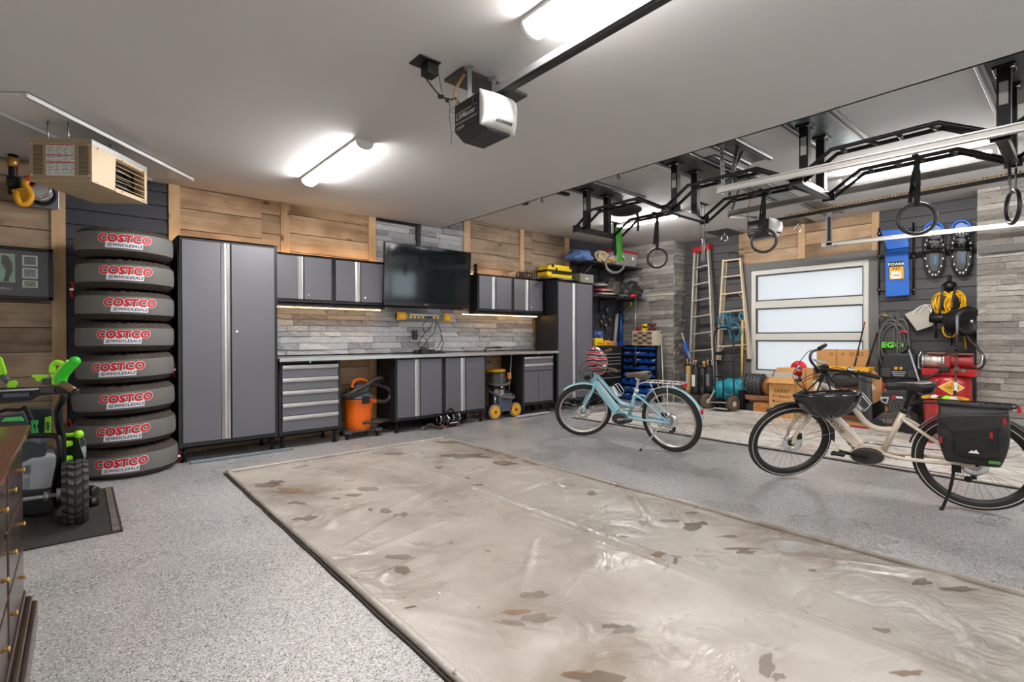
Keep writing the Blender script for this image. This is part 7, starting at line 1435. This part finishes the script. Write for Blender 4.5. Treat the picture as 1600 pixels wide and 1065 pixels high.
for tx_, sz_, py_, dy_ in (('EGRET', .070, zq, 0), ('ET Blaster', .058, zq-.075, 0), ('Made in', .055, q(1222, 627, XB).z, .04)):
    lt = MB(); text_on(lt, tx_, sz_, (XB-.0015, yc_+dy_, py_), (0, -1, 0), (0, 0, 1), 0, .01); lt.build('lettering', M('box_print', (92, 66, 42), .8), t, fix=False)
t = thing('cardboard_box', 'narrow cardboard carton right beside the tall printed box', 'box', q(1252, 640, 7.95)); a, b_ = q(1244, 572, 8.0), q(1260, 600, 8.0); MB().bx(8.17, 8.39, b_.y-.03, a.y-.02, 0, q(1250, 575, 8.17).z).build('carton', cardb, t, bevel=.003); MB().bx(8.168, 8.17, (a.y+b_.y)/2-.006, (a.y+b_.y)/2+.006, 0, q(1250, 575, 8.0).z-.03).build('seam', cardb2, t)
p = q(1248, 575, 8.3); t = thing('cord_reel', 'round bright red cord reel behind the cardboard boxes', 'cord reel', p); MB().lathe([(.045, -.02), (.11, -.02), (.115, 0), (.11, .02), (.045, .02)], p, 32, (1, 0, 0)).build('reel', M('bright_red', (224, 24, 36), .35), t); MB().lathe([(0, -.03), (.02, -.03), (.03, .03), (0, .03)], p, 14, (1, 0, 0)).build('hub', greym, t); MB().bx(p.x+.02, p.x+.05, p.y-.015, p.y+.015, 0, p.z-.05).build('stand', greym, t)
# cardboard sheet, work bench
t = thing('cardboard_sheet', 'wide flat cardboard carton standing behind the yellow topped work stand', 'carton', q(1316, 600, 8.45)); a, b_ = q(1276, 545, 8.45), q(1357, 545, 8.45); zb3 = 0
MB().bx(8.45, 8.52, b_.y, a.y, .0, a.z).build('carton', cardb, t, bevel=.004); ym = q(1307, 545, 8.45).y; MB().bx(8.447, 8.45, ym-.006, ym+.006, .2, a.z).build('seam', cardb2, t)
for px, r_ in ((1299, .018), (1317, .014), (1331, .022)): MB().ring(q(px, 553, 8.446), r_, .003, (1, 0, 0), 16, 4).build('printed_mark', M('box_print', (92, 66, 42), .8), t)
MB().ob(q(1345, 553, 8.447), (.002, .06, .045)).build('printed_square', M('box_print', (92, 66, 42), .8), t); MB().ob(q(1345, 553, 8.4455), (.002, .04, .03)).build('printed_square', cardb, t)
XW = 8.0; t = thing('work_stand', 'folding work stand with a yellow top and grey legs before the cardboard', 'work stand', q(1322, 640, XW)); a, b_ = q(1286, 572, XW), q(1357, 574, XW)
MB().bx(XW, XW+.30, b_.y, a.y, a.z-.055, a.z).build('yellow_top', dyellow, t, bevel=.008)
for px in (1294, 1349): 
    y = q(px, 600, XW).y; MB().prism([(XW+.02, y-.07, a.z-.055), (XW+.02, y+.07, a.z-.055), (XW+.02, y+.045, .0), (XW+.02, y-.10, .0)], (.06, 0, 0)).build('leg', M('stand_grey', (74, 74, 76), .5), t, bevel=.01); MB().prism([(XW+.012, y-.03, a.z-.12), (XW+.012, y+.03, a.z-.12), (XW+.012, y+.02, .1), (XW+.012, y-.05, .1)], (.01, 0, 0)).build('leg_panel', M('stand_dark', (54, 54, 56), .5), t, bevel=.004)
MB().bx(XW+.03, XW+.09, q(1345, 600, XW).y, q(1298, 600, XW).y, .12, .17).build('lower_rail', M('stand_dark', (54, 54, 56), .5), t)
t = thing('tool_bag', 'black rounded bag hanging inside the yellow topped work stand', 'bag', q(1315, 595, 8.06)); MB().ball(q(1316, 592, 8.08), (.08, .25, .12), 20, 10).build('bag', blkcloth, t); MB().tube(sm([q(1296, 590, 8.0), q(1306, 582, 8.0), (q(1325, 582, 8.0)), q(1336, 590, 8.0)], 5), .014, 8).build('handle', M('worn_strap', (92, 86, 80), .7), t)
t = thing('chainsaw', 'orange and black garden tool on the floor inside the work stand', 'power tool', q(1325, 637, 8.0)); MB().prism([q(1300, 646, 7.92), q(1342, 648, 7.92), q(1342, 632, 7.92), q(1318, 628, 7.92), q(1300, 634, 7.92)], (.14, 0, 0)).build('body', blackp, t, bevel=.02); MB().prism([q(1316, 638, 7.91), q(1332, 640, 7.91), q(1331, 629, 7.91), q(1320, 628, 7.91)], (.1, 0, 0)).build('engine_cover', orange, t, bevel=.012); MB().cyl(q(1322, 644, 7.9), q(1334, 626, 7.9), .010).build('handle', orange, t)
t = thing('red_tray', 'dark red long tray on the floor behind the cream bicycle', 'tray', q(1320, 655, 7.6)); a, b_ = q(1275, 640, 7.7), q(1362, 660, 7.7); MB().bx(7.7, 8.0, b_.y, a.y, .0, .035).build('tray', M('dark_red_tray', (142, 20, 34), .4), t, bevel=.008); MB().bx(7.72, 7.98, b_.y+.02, a.y-.02, .035, .04).build('inner_edge', M('tray_tan_edge', (190, 140, 90), .5), t)
t = thing('cardboard_sheet', 'tilted cardboard panel with a white triangle beside the work stand', 'cardboard', q(1365, 600, 8.15)); slab(t, 'panel', [(1357, 572), (1377, 590), (1380, 622), (1362, 632), (1350, 626), (1350, 600)], 8.2, .03, cardb, .003); slab(t, 'white_triangle', [(1360, 596), (1368, 607), (1359, 614)], 8.192, .003, white_ink); slab(t, 'flap', [(1352, 600), (1376, 590), (1366, 594), (1356, 590)], 8.185, .004, cardb2)
for i, (a, b_, lab) in enumerate((((1351, 503), (1326, 612), 'black fishing rod with a copper tip leaning before the window'), ((1371, 520), (1353, 576), 'thin black rod leaning at the right casing of the window'))):
    t = thing('fishing_rod', lab, 'rod', q(*b_, 8.0)); pa, pb = q(*a, 8.5 if i == 0 else 8.6), q(*b_, 8.1 if i == 0 else 8.4); MB().tube([pa, pb], [.008, .014], 8).build('rod', blackm, t); MB().cyl(pa, pa.lerp(pb, .09), .013, n=8).build('tip', M('copper', (180, 104, 66), .4, .6) if i == 0 else blackp, t); MB().cyl(pa.lerp(pb, .5), pa.lerp(pb, .52), .016, n=8).cyl(pa.lerp(pb, .8), pa.lerp(pb, 1), .016, n=8).build('grip', greym if i == 0 else blackp, t)
# ================================================================ RIGHT WALL, HUNG THINGS
def z6(x, y): return 1340+x*.2911, 330+y*.2911
def Q6(x, y, X=8.66): return onx(*z6(x, y), X)
creeper_blue = M('creeper_blue_vinyl', (28, 96, 186), .35)
t = thing('mechanic_creeper', 'blue padded mechanics creeper hung on the dark siding', 'creeper', Q6(205, 280, 8.6))
def pad(pts, x, d, nm, mat, par=t, bev=.012): return MB().prism([Q6(a, b_, x) for a, b_ in pts], (d, 0, 0)).build(nm, mat, par, bevel=bev)
pad([(122, 102), (264, 92), (276, 192), (156, 208)], 8.58, .05, 'head_pad', creeper_blue)
mp = pad([(146, 212), (272, 196), (278, 450), (148, 460)], 8.60, .05, 'back_pad', creeper_blue)
for x in (115, 300):
    MB().cyl(Q6(x, 60 if x > 200 else 90, 8.66), Q6(x, 450, 8.66), .012, n=8).build('side_rail', blackm, t)
    for y in (120, 240, 420): MB().cyl(Q6(x-8, y, 8.63), Q6(x+8, y, 8.63), .022, n=12).build('caster', blackp, t); MB().ball(Q6(x+3, y, 8.60), .012, 8, 6).build('caster_pin', chrome, t)
for y in (110, 250, 430): MB().cyl(Q6(115, y, 8.67), Q6(300, y-8, 8.67), .009, n=8).build('crossbar', blackm, t)
pad([(166, 272), (246, 266), (250, 366), (168, 370)], 8.597, .003, 'label_black', M('label_black', (28, 28, 28), .5), mp, 0); pad([(170, 300), (246, 295), (248, 362), (171, 366)], 8.595, .003, 'label_yellow', M('label_amber', (232, 168, 32), .5), mp, 0)
c = Q6(207, 284, 8.5935); lt = MB(); vd = (Q6(205, 275, 8.59)-Q6(207, 295, 8.59)); ud = Q6(240, 280, 8.59)-Q6(180, 284, 8.59)
text_on(lt, 'POWER', .050, c, ud, vd, 0, .02); lt.build('lettering', white_ink, mp, fix=False)
lt = MB(); text_on(lt, 'FIST', .040, Q6(208, 308, 8.5925), ud, vd, 0, .02, 1.2); lt.build('lettering', M('label_black', (28, 28, 28), .5), mp, fix=False)
fb = MB()
for k in range(4): fb.prism([Q6(a, b_, 8.5915) for a, b_ in ((180+13*k, 322), (191+13*k, 321), (192+13*k, 343), (181+13*k, 344))], (-.002, 0, 0))
fb.prism([Q6(a, b_, 8.5915) for a, b_ in ((178, 340), (232, 337), (236, 350), (226, 360), (184, 362), (176, 352))], (-.0015, 0, 0)); fb.build('fist_emblem', white_ink, mp, bevel=.002)
fb = MB(); fb.prism([Q6(a, b_, 8.5895) for a, b_ in ((192, 342), (226, 341), (227, 345), (193, 346))], (-.001, 0, 0)).build('fist_line', M('label_black', (28, 28, 28), .5), mp)
# snowshoes
def snowshoe(cx, cy, lab):
    t = thing('snowshoe', lab, 'snowshoe', Q6(cx, cy, 8.6), group='snowshoes on the siding')
    w, h = 60, 152; o = [(cx+w*a, cy+h*b_) for a, b_ in ((0, -1), (.55, -.93), (.88, -.7), (.95, -.3), (.92, .15), (.85, .55), (.55, .88), (0, 1.0), (-.5, .9), (-.82, .6), (-.95, .2), (-.97, -.3), (-.85, -.7), (-.5, -.94))]
    pts = sm([Q6(a, b_, 8.64-(0.05 if b_ < cy-110 else 0)) for a, b_ in o], 4, True)
    MB().tube(pts, .011, 8, closed=True).build('rim', blackm, t)
    dm = M('black_decking', (34, 34, 36), .5, 0, bump=(40, .4))
    MB().prism([Q6(cx+w*a*.9, cy+h*b_, 8.65) for a, b_ in ((-.7, -.62), (.7, -.64), (.9, -.2), (.85, .5), (.5, .86), (0, .94), (-.5, .86), (-.85, .5), (-.9, -.2))], (.006, 0, 0)).build('decking', dm, t)
    MB().prism([Q6(cx+w*a, cy+h*b_, 8.62) for a, b_ in ((-.42, .1), (.42, .1), (.4, .5), (.2, .75), (-.2, .75), (-.4, .5))], (.006, 0, 0)).build('tail_panel', M('dark_panel', (58, 56, 56), .4), t)
    MB().tube(sm([Q6(cx+w*a, cy+h*b_, 8.56) for a, b_ in ((-.85, -.55), (-.8, -.8), (-.4, -.95), (0, -.98), (.4, -.95), (.8, -.8), (.85, -.55))], 4), .016, 8).build('blue_toe_rim', creeper_blue, t)
    MB().prism([Q6(cx+w*a, cy+h*b_, 8.60) for a, b_ in ((-.8, -.55), (-.7, -.80), (0, -.92), (.7, -.80), (.8, -.55), (.3, -.62), (-.3, -.62))], (.006, 0, 0)).build('blue_toe', creeper_blue, t)
    bd = MB(); 
    for k, yy in enumerate((-.42, -.28, -.12, .02)): bd.strap([Q6(cx-w*.75, cy+h*yy, 8.60), Q6(cx-w*.3, cy+h*(yy-.02), 8.575), Q6(cx+w*.3, cy+h*(yy-.02), 8.575), Q6(cx+w*.75, cy+h*yy, 8.60)], (0, .1, 1), .03, .006)
    bd.ball(Q6(cx, cy-h*.2, 8.60), (.03, .07, .10), 12, 8); bd.build('binding', blackp, t)
    rv = MB()
    for k in range(18):
        a = 2*PI*k/18; rv.ob(Q6(cx+w*.84*math.cos(a), cy+h*.9*math.sin(a)*(.98 if math.sin(a) > 0 else .6), 8.63), (.02, .014, .022))
    tag(rv.build('lacing_clips', whitep, t), kind='stuff')
    for dx_, dy_ in ((-.35, -.28), (.35, -.28), (0, -.35), (-.2, -.1), (.2, -.1)): MB().ball(Q6(cx+w*dx_, cy+h*dy_, 8.565), .011, 8, 6).build('rivet', chrome, t)
    MB().ob(Q6(cx+w*.1, cy+h*.35, 8.616), (.003, .028, .12)).build('side_print', M('print_blue', (56, 104, 150), .5), t)
snowshoe(411, 208, 'left one of the two black and blue snowshoes on the siding'); snowshoe(558, 198, 'right one of the two black and blue snowshoes, next to the pillar')
tag(MB().bx(8.69, 8.715, Q6(600, 60).y, Q6(345, 60).y, 2.295, 2.325).build('wall_rail', blackm), 'black slotted rail on the siding behind the snowshoes', 'rail')
# cord hooks and yellow cord
t = thing('cord_hanger', 'black forked hanger holding the coiled yellow cord', 'hook', Q6(490, 400, 8.6))
MB().tube(sm([Q6(485, 342, 8.70), Q6(487, 380, 8.68), Q6(470, 390, 8.55), Q6(455, 430, 8.50), Q6(440, 555, 8.44)], 5), .013, 8).tube(sm([Q6(497, 342, 8.70), Q6(499, 380, 8.68), Q6(525, 390, 8.55), Q6(520, 430, 8.50), Q6(505, 530, 8.44)], 5), .013, 8).build('fork', blackm, t); MB().ball(Q6(490, 400, 8.62), (.05, .075, .06), 12, 8).build('hub', blackp, t)
t = thing('extension_cord', 'bright yellow coiled extension cord hanging on the dark siding', 'cord', Q6(495, 480, 8.55)); yc2 = MB(); rg = random.Random(6); ycm = M('yellow_cord', (240, 186, 20), .45)
for k in range(22):
    s = rg.choice((-1, 1)); cx, cy = 495+s*rg.uniform(20, 48), 492+rg.uniform(-8, 10); w, h = rg.uniform(28, 58), rg.uniform(46, 66); tl = rg.uniform(-.25, .25)*s
    yc2.tube(sm([Q6(cx+w*math.cos(a)*math.cos(tl)-h*math.sin(a)*math.sin(tl), cy+h*math.sin(a)*math.cos(tl)+w*math.cos(a)*math.sin(tl), 8.50+.10*rg.random()) for a in [2*PI*j/10 for j in range(10)]], 3, True), .0075, 6, closed=True)
tag(yc2.build('coils', ycm, t), kind='stuff'); MB().tube(sm([Q6(470, 600, 8.5), Q6(458, 640, 8.5), Q6(480, 672, 8.5), Q6(515, 670, 8.5), Q6(527, 655, 8.5)], 5), .010, 8).tube(sm([Q6(455, 598, 8.5), Q6(475, 610, 8.5), Q6(495, 600, 8.5)], 4), .009, 6).build('loose_end', ycm, t)
# white sign
t = thing('paper_bag', 'pale square bag with a white cord hung tilted on the siding', 'bag', Q6(330, 570, 8.6)); MB().prism([Q6(a, b_, 8.62) for a, b_ in ((252, 552), (372, 500), (408, 612), (318, 642))], (.03, 0, 0)).build('bag', M('pale_bag', (186, 180, 168), .6), t, bevel=.004); MB().tube(sm([Q6(296, 560, 8.6), Q6(310, 530, 8.6), Q6(345, 508, 8.6), Q6(372, 505, 8.6), Q6(395, 545, 8.6)], 5), .008, 6).tube(sm([Q6(330, 545, 8.59), Q6(350, 520, 8.59), Q6(385, 500, 8.59), Q6(398, 540, 8.59)], 5), .006, 6).build('cord_handle', white_ink, t)
# hose reel
t = thing('hose_reel', 'black drum hose reel mounted beside the grey pillar', 'hose reel', Q6(560, 590, 8.4)); c = Q6(520, 590, 8.42); ax_ = V((-.25, -1, 0)).normalized(); c2 = Q6(590, 590, 8.30)
MB().cyl(c, c2, .155, n=32).build('drum', blackp, t, bevel=.01); MB().lathe([(.0, -.02), (.17, -.02), (.185, 0), (.17, .03), (.12, .035), (.11, .02), (0, .02)], c2, 32, (c2-c)).build('side_disc', blackm, t); MB().ball(c2+(c2-c).normalized()*.05, .022, 10, 6).build('chrome_hub', chrome, t)
MB().cyl(Q6(388, 572, 8.45), Q6(500, 575, 8.45), .06, n=18).build('arm', blackp, t); MB().bx(8.5, 8.70, c.y-.1, c.y+.1, c.z-.08, c.z+.08).build('wall_plate', blackm, t); MB().ob(Q6(535, 562, 8.2), (.01, .03, .01)).build('bolt', chrome, t)
MB().cyl(Q6(420, 585, 8.5), Q6(421, 680, 8.5), .012).build('hanging_peg', blackm, t); MB().cyl(Q6(508, 600, 8.5), Q6(505, 720, 8.5), .010).build('hanging_peg', blackm, t)
t = thing('air_hose', 'dark thick hose looping from the reel over the pillar to the compressor', 'hose', Q6(640, 760, 8.3)); MB().tube(sm([Q6(578, 650, 8.3), Q6(600, 690, 8.28), Q6(650, 740, 8.25), Q6(680, 790, 8.22), Q6(672, 830, 8.22), Q6(640, 848, 8.25), Q6(560, 850, 8.3)], 6), .013, 8).build('hose', M('dark_hose', (44, 38, 34), .55), t); MB().cyl(Q6(548, 848, 8.3), Q6(575, 850, 8.3), .016).build('brass_end', M('brass', (204, 160, 84), .35, .8), t)
# squeegee-like pole in front of the reel
t = thing('long_pole', 'tall thin dark pole with a grey joint standing before the red compressor', 'pole', Q6(530, 760, 8.0)); MB().tube([Q6(535, 560, 8.1), Q6(530, 735, 8.02)], .010, 8).tube([Q6(530, 745, 8.0), Q6(528, 900, 7.9), Q6(522, 985, 7.85)], [.010, .012, .016], 8).build('pole', M('dark_maroon_pole', (62, 44, 42), .4), t); MB().cyl(Q6(522, 737, 8.0), Q6(540, 737, 8.0), .03, n=12).build('joint', blackp, t); MB().cyl(Q6(535, 562, 8.095), Q6(533, 660, 8.05), .013).build('grey_sleeve', greym, t); MB().ob(Q6(527, 940, 7.86), (.02, .03, .10)).build('white_tag', whitep, t)
tag(MB().tube([Q6(575, 668, 8.72), Q6(582, 740, 8.70)], .011, 6).build('yellow_handle', ycm), 'short yellow handle hanging beside the pillar over the compressor', 'handle tool', kind='thing')
# compressor
cc = Q6(545, 930, 7.95); CX, CY = 8.12, onx(1484+0, 620, 8.12).y; 
t = thing('air_compressor', 'red upright air compressor with a yellow diamond label beside the pillar', 'air compressor', (CX, CY, 0)); Rr = (onx(1449, 610, 8.12).y-onx(1519, 610, 8.12).y)/2
zt3 = onx(1484, 584, 8.12-.1).z
CY = (onx(1449, 610, 8.12).y+onx(1519, 610, 8.12).y)/2
Rr = min(Rr, .26)
MB().lathe([(0, .07), (Rr*.8, .08), (Rr, .16), (Rr, zt3-.11), (Rr*.93, zt3-.05), (Rr*.6, zt3-.01), (0, zt3)], (CX, CY, 0), 44).build('tank', redp, t)
for k in range(3): a = 2*PI*k/3+.4; MB().cyl((CX+Rr*.7*math.cos(a), CY+Rr*.7*math.sin(a), 0), (CX+Rr*.7*math.cos(a), CY+Rr*.7*math.sin(a), .12), .022).build('foot', blackp, t)
MB().bx(CX-.16, CX+.16, CY-.26, CY+.24, zt3-.02, zt3+.06).build('mount_plate', redp, t, bevel=.006)
pm = MB().cyl((CX-.02, CY+.24, zt3+.15), (CX-.02, CY+.04, zt3+.15), .085, n=24).build('motor', M('silver_motor', (206, 196, 184), .3, .7), t); MB().ring((CX-.02, CY+.24, zt3+.15), .09, .012, (0, 1, 0)).ring((CX-.02, CY+.04, zt3+.15), .09, .012, (0, 1, 0)).build('motor_ring', chrome, pm)
MB().bx(CX-.10, CX+.10, CY-.02, CY+.03, zt3+.05, zt3+.22).cyl((CX, CY-.02, zt3+.15), (CX, CY-.22, zt3+.15), .075, n=20).build('pump_shroud', M('dull_red', (150, 44, 40), .45), t, bevel=.004); MB().bx(CX-.1, CX+.1, CY+.02, CY+.2, zt3+.235, zt3+.26).bx(CX-.08, CX+.08, CY-.22, CY-.04, zt3+.23, zt3+.25).build('top_cover', M('brown_cover', (120, 70, 58), .5), t, bevel=.006)
MB().ob((CX-.17, CY+.02, zt3+.06), (.06, .10, .07)).build('pressure_switch', blackp, t, bevel=.01); MB().cyl((CX-.21, CY-.10, zt3+.07), (CX-.235, CY-.10, zt3+.07), .028, n=16).cyl((CX-.20, CY-.16, zt3+.05), (CX-.225, CY-.16, zt3+.05), .024, n=16).build('gauge', chrome, t)
MB().tube(sm([(CX-.16, CY+.06, zt3+.02), (CX-.22, CY+.12, zt3-.02), (CX-.24, CY+.18, zt3-.06)], 5), .012, 8).build('hose_stub', blackp, t)
MB().tube([(CX+.02, CY-.20, zt3+.08), (CX+.02, CY-.29, zt3+.12), (CX+.02, CY-.30, zt3+.23), (CX+.02, CY-.27, zt3+.25)], .009, 8).build('handle', chrome, t); MB().tube([(CX-.05, CY+.24, zt3+.04), (CX-.05, CY+.29, zt3+.06), (CX-.05, CY+.29, zt3+.2), (CX-.05, CY+.26, zt3+.27)], .009, 8).build('handle', chrome, t)
ang = math.atan2(-CY, -CX)+.10; n_ = V((math.cos(ang), math.sin(ang), 0)); u_ = V((n_.y, -n_.x, 0)) * -1
if u_.dot(RT) < 0: u_ = -u_
u_.normalize(); cz_ = onx(1482, 605, 7.9).z
def wrapc(x, z, r_): a = ang+(x/r_)*(1 if u_.dot(V((-math.sin(ang), math.cos(ang), 0))) > 0 else -1); return (CX+r_*math.cos(a), CY+r_*math.sin(a), cz_+z)
def diam(s, r_, m_, nm):
    P = MB(); vs = []
    for k in range(9): x = -s*1.5+3*s*k/8; h_ = s*(1-abs(x)/(s*1.5)); vs += [wrapc(x, -h_, r_), wrapc(x, h_, r_)]
    P.add(vs, [(2*k, 2*k+2, 2*k+3, 2*k+1) for k in range(8)]); return P.build(nm, m_, t, fix=True)
diam(.088, Rr+.002, M('label_cream', (240, 222, 170), .5), 'diamond_border'); diam(.078, Rr+.003, M('label_amber', (232, 168, 32), .5), 'diamond_label')
P = MB(); P.add([wrapc(-.09, -.022, Rr+.0035), wrapc(.09, -.022, Rr+.0035), wrapc(.09, .022, Rr+.0035), wrapc(-.09, .022, Rr+.0035)], [(0, 1, 2, 3)]); P.build('diamond_band', M('label_cream', (240, 222, 170), .5), t)
vs, fs = text2d('155 PSI', .042, 0, .01); P = MB(); P.add([wrapc(x, y, Rr+.0045) for x, y in vs], fs); P.build('lettering', M('print_brown', (84, 60, 30), .6), t, fix=False)
# red bucket
BX, BY = 7.35, onx(1476, 640, 7.35).y; zb4 = onx(1476, 622, 7.35).z
t = thing('bucket', 'red bucket with a yellow rim full of odds and ends before the compressor', 'bucket', (BX, BY, 0)); MB().lathe([(0, .0), (.15, .0), (.165, .02), (.19, zb4-.02), (.196, zb4), (.18, zb4-.01), (.0, zb4-.06)], (BX, BY, 0), 36).build('bucket', redp, t); MB().ring((BX, BY, zb4), .195, .012, (0, 0, 1), 40, 8).build('yellow_rim', dyellow, t)
rg = random.Random(3)
for i in range(7):
    a = rg.random()*6.28; r_ = rg.uniform(.02, .13); p = V((BX+r_*math.cos(a), BY+r_*math.sin(a), zb4-.01))
    MB().ob(p, (.09, .05, .05), (rg.uniform(-1, 1), rg.uniform(-1, 1), .3), (0, .3, 1)).build('contents', [whitep, green, blackp, lgrey][i % 4], t, bevel=.01)
# pressure washer
WX = 8.25; t = thing('pressure_washer', 'black pressure washer with yellow knobs standing by the window casing', 'pressure washer', onx(1404, 600, WX)); 
def sl(nm, pts, x, d, m_, bev=.01): return MB().prism([onx(a, b_, x) for a, b_ in pts], (d, 0, 0)).build(nm, m_, t, bevel=bev)
sl('body', [(1380, 552), (1430, 553), (1432, 600), (1426, 640), (1388, 640), (1378, 580)], WX, .25, M('washer_black', (38, 40, 44), .45), .02)
sl('control_panel', [(1378, 576), (1432, 577), (1431, 592), (1379, 590)], WX-.03, .05, blackp, .006)
sl('wheel_arch', [(1376, 575), (1392, 575), (1392, 590), (1376, 588)], WX-.06, .08, M('dark_grey_plastic', (58, 56, 54), .5)); sl('wheel_arch', [(1418, 578), (1432, 578), (1432, 592), (1418, 590)], WX-.06, .08, M('dark_grey_plastic', (58, 56, 54), .5))
for px in (1400.5, 1408.5): p = onx(px, 575, WX-.04); MB().cyl(p, p-V((.03, 0, 0)), .02, n=14).build('yellow_knob', dyellow, t)
for k in range(3): p = onx(1404, 580.5+3*k, WX-.033); MB().ob(p, (.003, .16-.02*k, .012)).build('print_line', lgrey, t)
sl('handle', [(1420, 545), (1427, 545), (1434, 577), (1424, 577)], WX+.05, .03, blackp, .004)
t = thing('spray_lance', 'thin pale spray lance with a brass tip leaning on the black pressure washer', 'lance', onx(1428, 570, WX)); MB().tube([onx(1420, 545, 8.28), onx(1436, 595, 7.95)], .011, 8).build('lance', lgrey, t); MB().cyl(onx(1435.5, 593, 7.96), onx(1437.5, 599, 7.93), .014).build('brass_tip', M('brass', (204, 160, 84), .35, .8), t); MB().cyl(onx(1418, 541, 8.29), onx(1421, 549, 8.27), .016).build('grip', blackp, t)
# hanging hose + net bag
t = thing('wash_hose', 'grey hose loops hanging on the siding right of the window', 'hose', onx(1400, 530, 8.6)); hm = M('grey_rubber_hose', (96, 94, 92), .5)
hb3 = MB()
for (cx, cy, w, h, x) in ((1399, 537, 22, 30, 8.55), (1393, 528, 20, 28, 8.56), (1408, 522, 11, 24, 8.57), (1390, 540, 17, 36, 8.53)): hb3.tube(sm([onx(cx+w*math.cos(a), cy+h*math.sin(a)+(3 if math.sin(a) > 0 else 0), x) for a in [2*PI*j/12 for j in range(12)]], 4, True), .010, 8, closed=True)
hb3.tube(sm([onx(1371, 520, 8.5), onx(1372, 497, 8.55), onx(1380, 491, 8.58), onx(1392, 495, 8.58), onx(1401, 510, 8.56), onx(1402, 545, 8.52), onx(1400, 560, 8.52)], 5), .010, 8); hb3.build('loops', hm, t); MB().cyl(onx(1377, 491, 8.58), onx(1387, 494, 8.58), .014).build('brass_tip', M('brass', (204, 160, 84), .35, .8), t)
MB().tube(sm([onx(1407, 520, 8.52), onx(1411, 517, 8.52), onx(1419, 520, 8.52)], 5), .010, 8).build('red_section', M('bright_red', (224, 24, 36), .35), t)
tag(MB().cyl(onx(1398, 496, 8.72), onx(1398, 496, 8.55), .012).build('wall_hook', blackm), 'black peg on the siding holding the grey hose loops', 'hook')
lump('net_bag', 'dark translucent net bag with green print inside the hose loops', 'bag', onx(1397, 527, 8.63), (.05, .17, .33), M('dark_net', (74, 72, 70), .6, bump=(60, .8)), 5, .3, flatb=False)
t = [o for o in COL.objects if o.name.startswith('net_bag')][-1]
lt = MB(); text_on(lt, 'eyelet' if False else 'EGO', .10, onx(1394, 539, 8.545), (0, -1, .0), (0, 0, 1), 0, .04, 1.2); lt.build('lettering', M('bright_green_print', (96, 214, 40), .5), t, fix=False)
# engine / mower things on the floor
EX = 7.75; t = thing('lawn_mower', 'black lawn mower engine with a red cap on the floor behind the cream bicycle', 'mower', onx(1400, 650, EX))
def se(nm, pts, x, d, m_, bev=.01): return MB().prism([onx(a, b_, x) for a, b_ in pts], (d, 0, 0)).build(nm, m_, t, bevel=bev)
em = M('engine_black', (48, 46, 46), .4); se('engine_shroud', [(1376, 612), (1400, 608), (1422, 612), (1426, 628), (1414, 642), (1392, 640), (1378, 630)], EX, .25, em, .02); se('vent_frame', [(1375, 620), (1389, 620), (1386, 631), (1377, 628)], EX-.02, .03, lgrey, .004); se('vent_dark', [(1378, 622.5), (1386, 622.5), (1384.5, 628.5), (1379, 626.5)], EX-.024, .03, blackp, .002)
c = onx(1405, 634, EX-.02); MB().cyl(c, c+V((.1, 0, 0)), .12, n=26).build('recoil_cover', em, t, bevel=.01)
for r_ in (.095, .06, .03): MB().ring(c-V((.002, 0, 0)), r_, .005, (1, 0, 0), 26, 5).build('recoil_rib', M('rib_grey', (92, 90, 88), .5), t)
c = onx(1396, 621, EX-.03); MB().cyl(c, c+V((.03, 0, 0)), .026, n=14).build('red_cap', redp, t); p = onx(1405, 621, EX-.02); MB().ob(p, (.01, .07, .03)).build('white_label', whitep, t)
se('mower_deck', [(1365, 655), (1378, 645), (1412, 643), (1424, 652), (1424, 668), (1370, 668)], EX-.05, .35, M('deck_grey_black', (66, 62, 58), .6), .02)
for k in range(4): p = onx(1378+12*k, 658, EX-.06); MB().ob(p, (.015, .07, .06)).build('deck_panel', M('panel_taupe', (98, 90, 82), .6), t, bevel=.012)
for px in (1370, 1420): c = onx(px, 664, EX-.08); c.z = .08; MB().cyl(c, c+V((.05, 0, 0)), .08, n=20).build('wheel', blackp, t, bevel=.01)
t = thing('wood_scrap', 'triangular orange board scrap leaning beside the mower', 'board', onx(1390, 600, 8.1)); MB().prism([onx(a, b_, 8.05) for a, b_ in ((1383, 602), (1396, 608), (1396, 655), (1383, 655))], (.02, 0, 0)).build('board', cardb, t); MB().prism([onx(a, b_, 8.06) for a, b_ in ((1378, 595), (1384, 600), (1384, 614), (1378, 612))], (.03, 0, 0)).build('red_part', M('dark_red_tray', (142, 20, 34), .4), t)
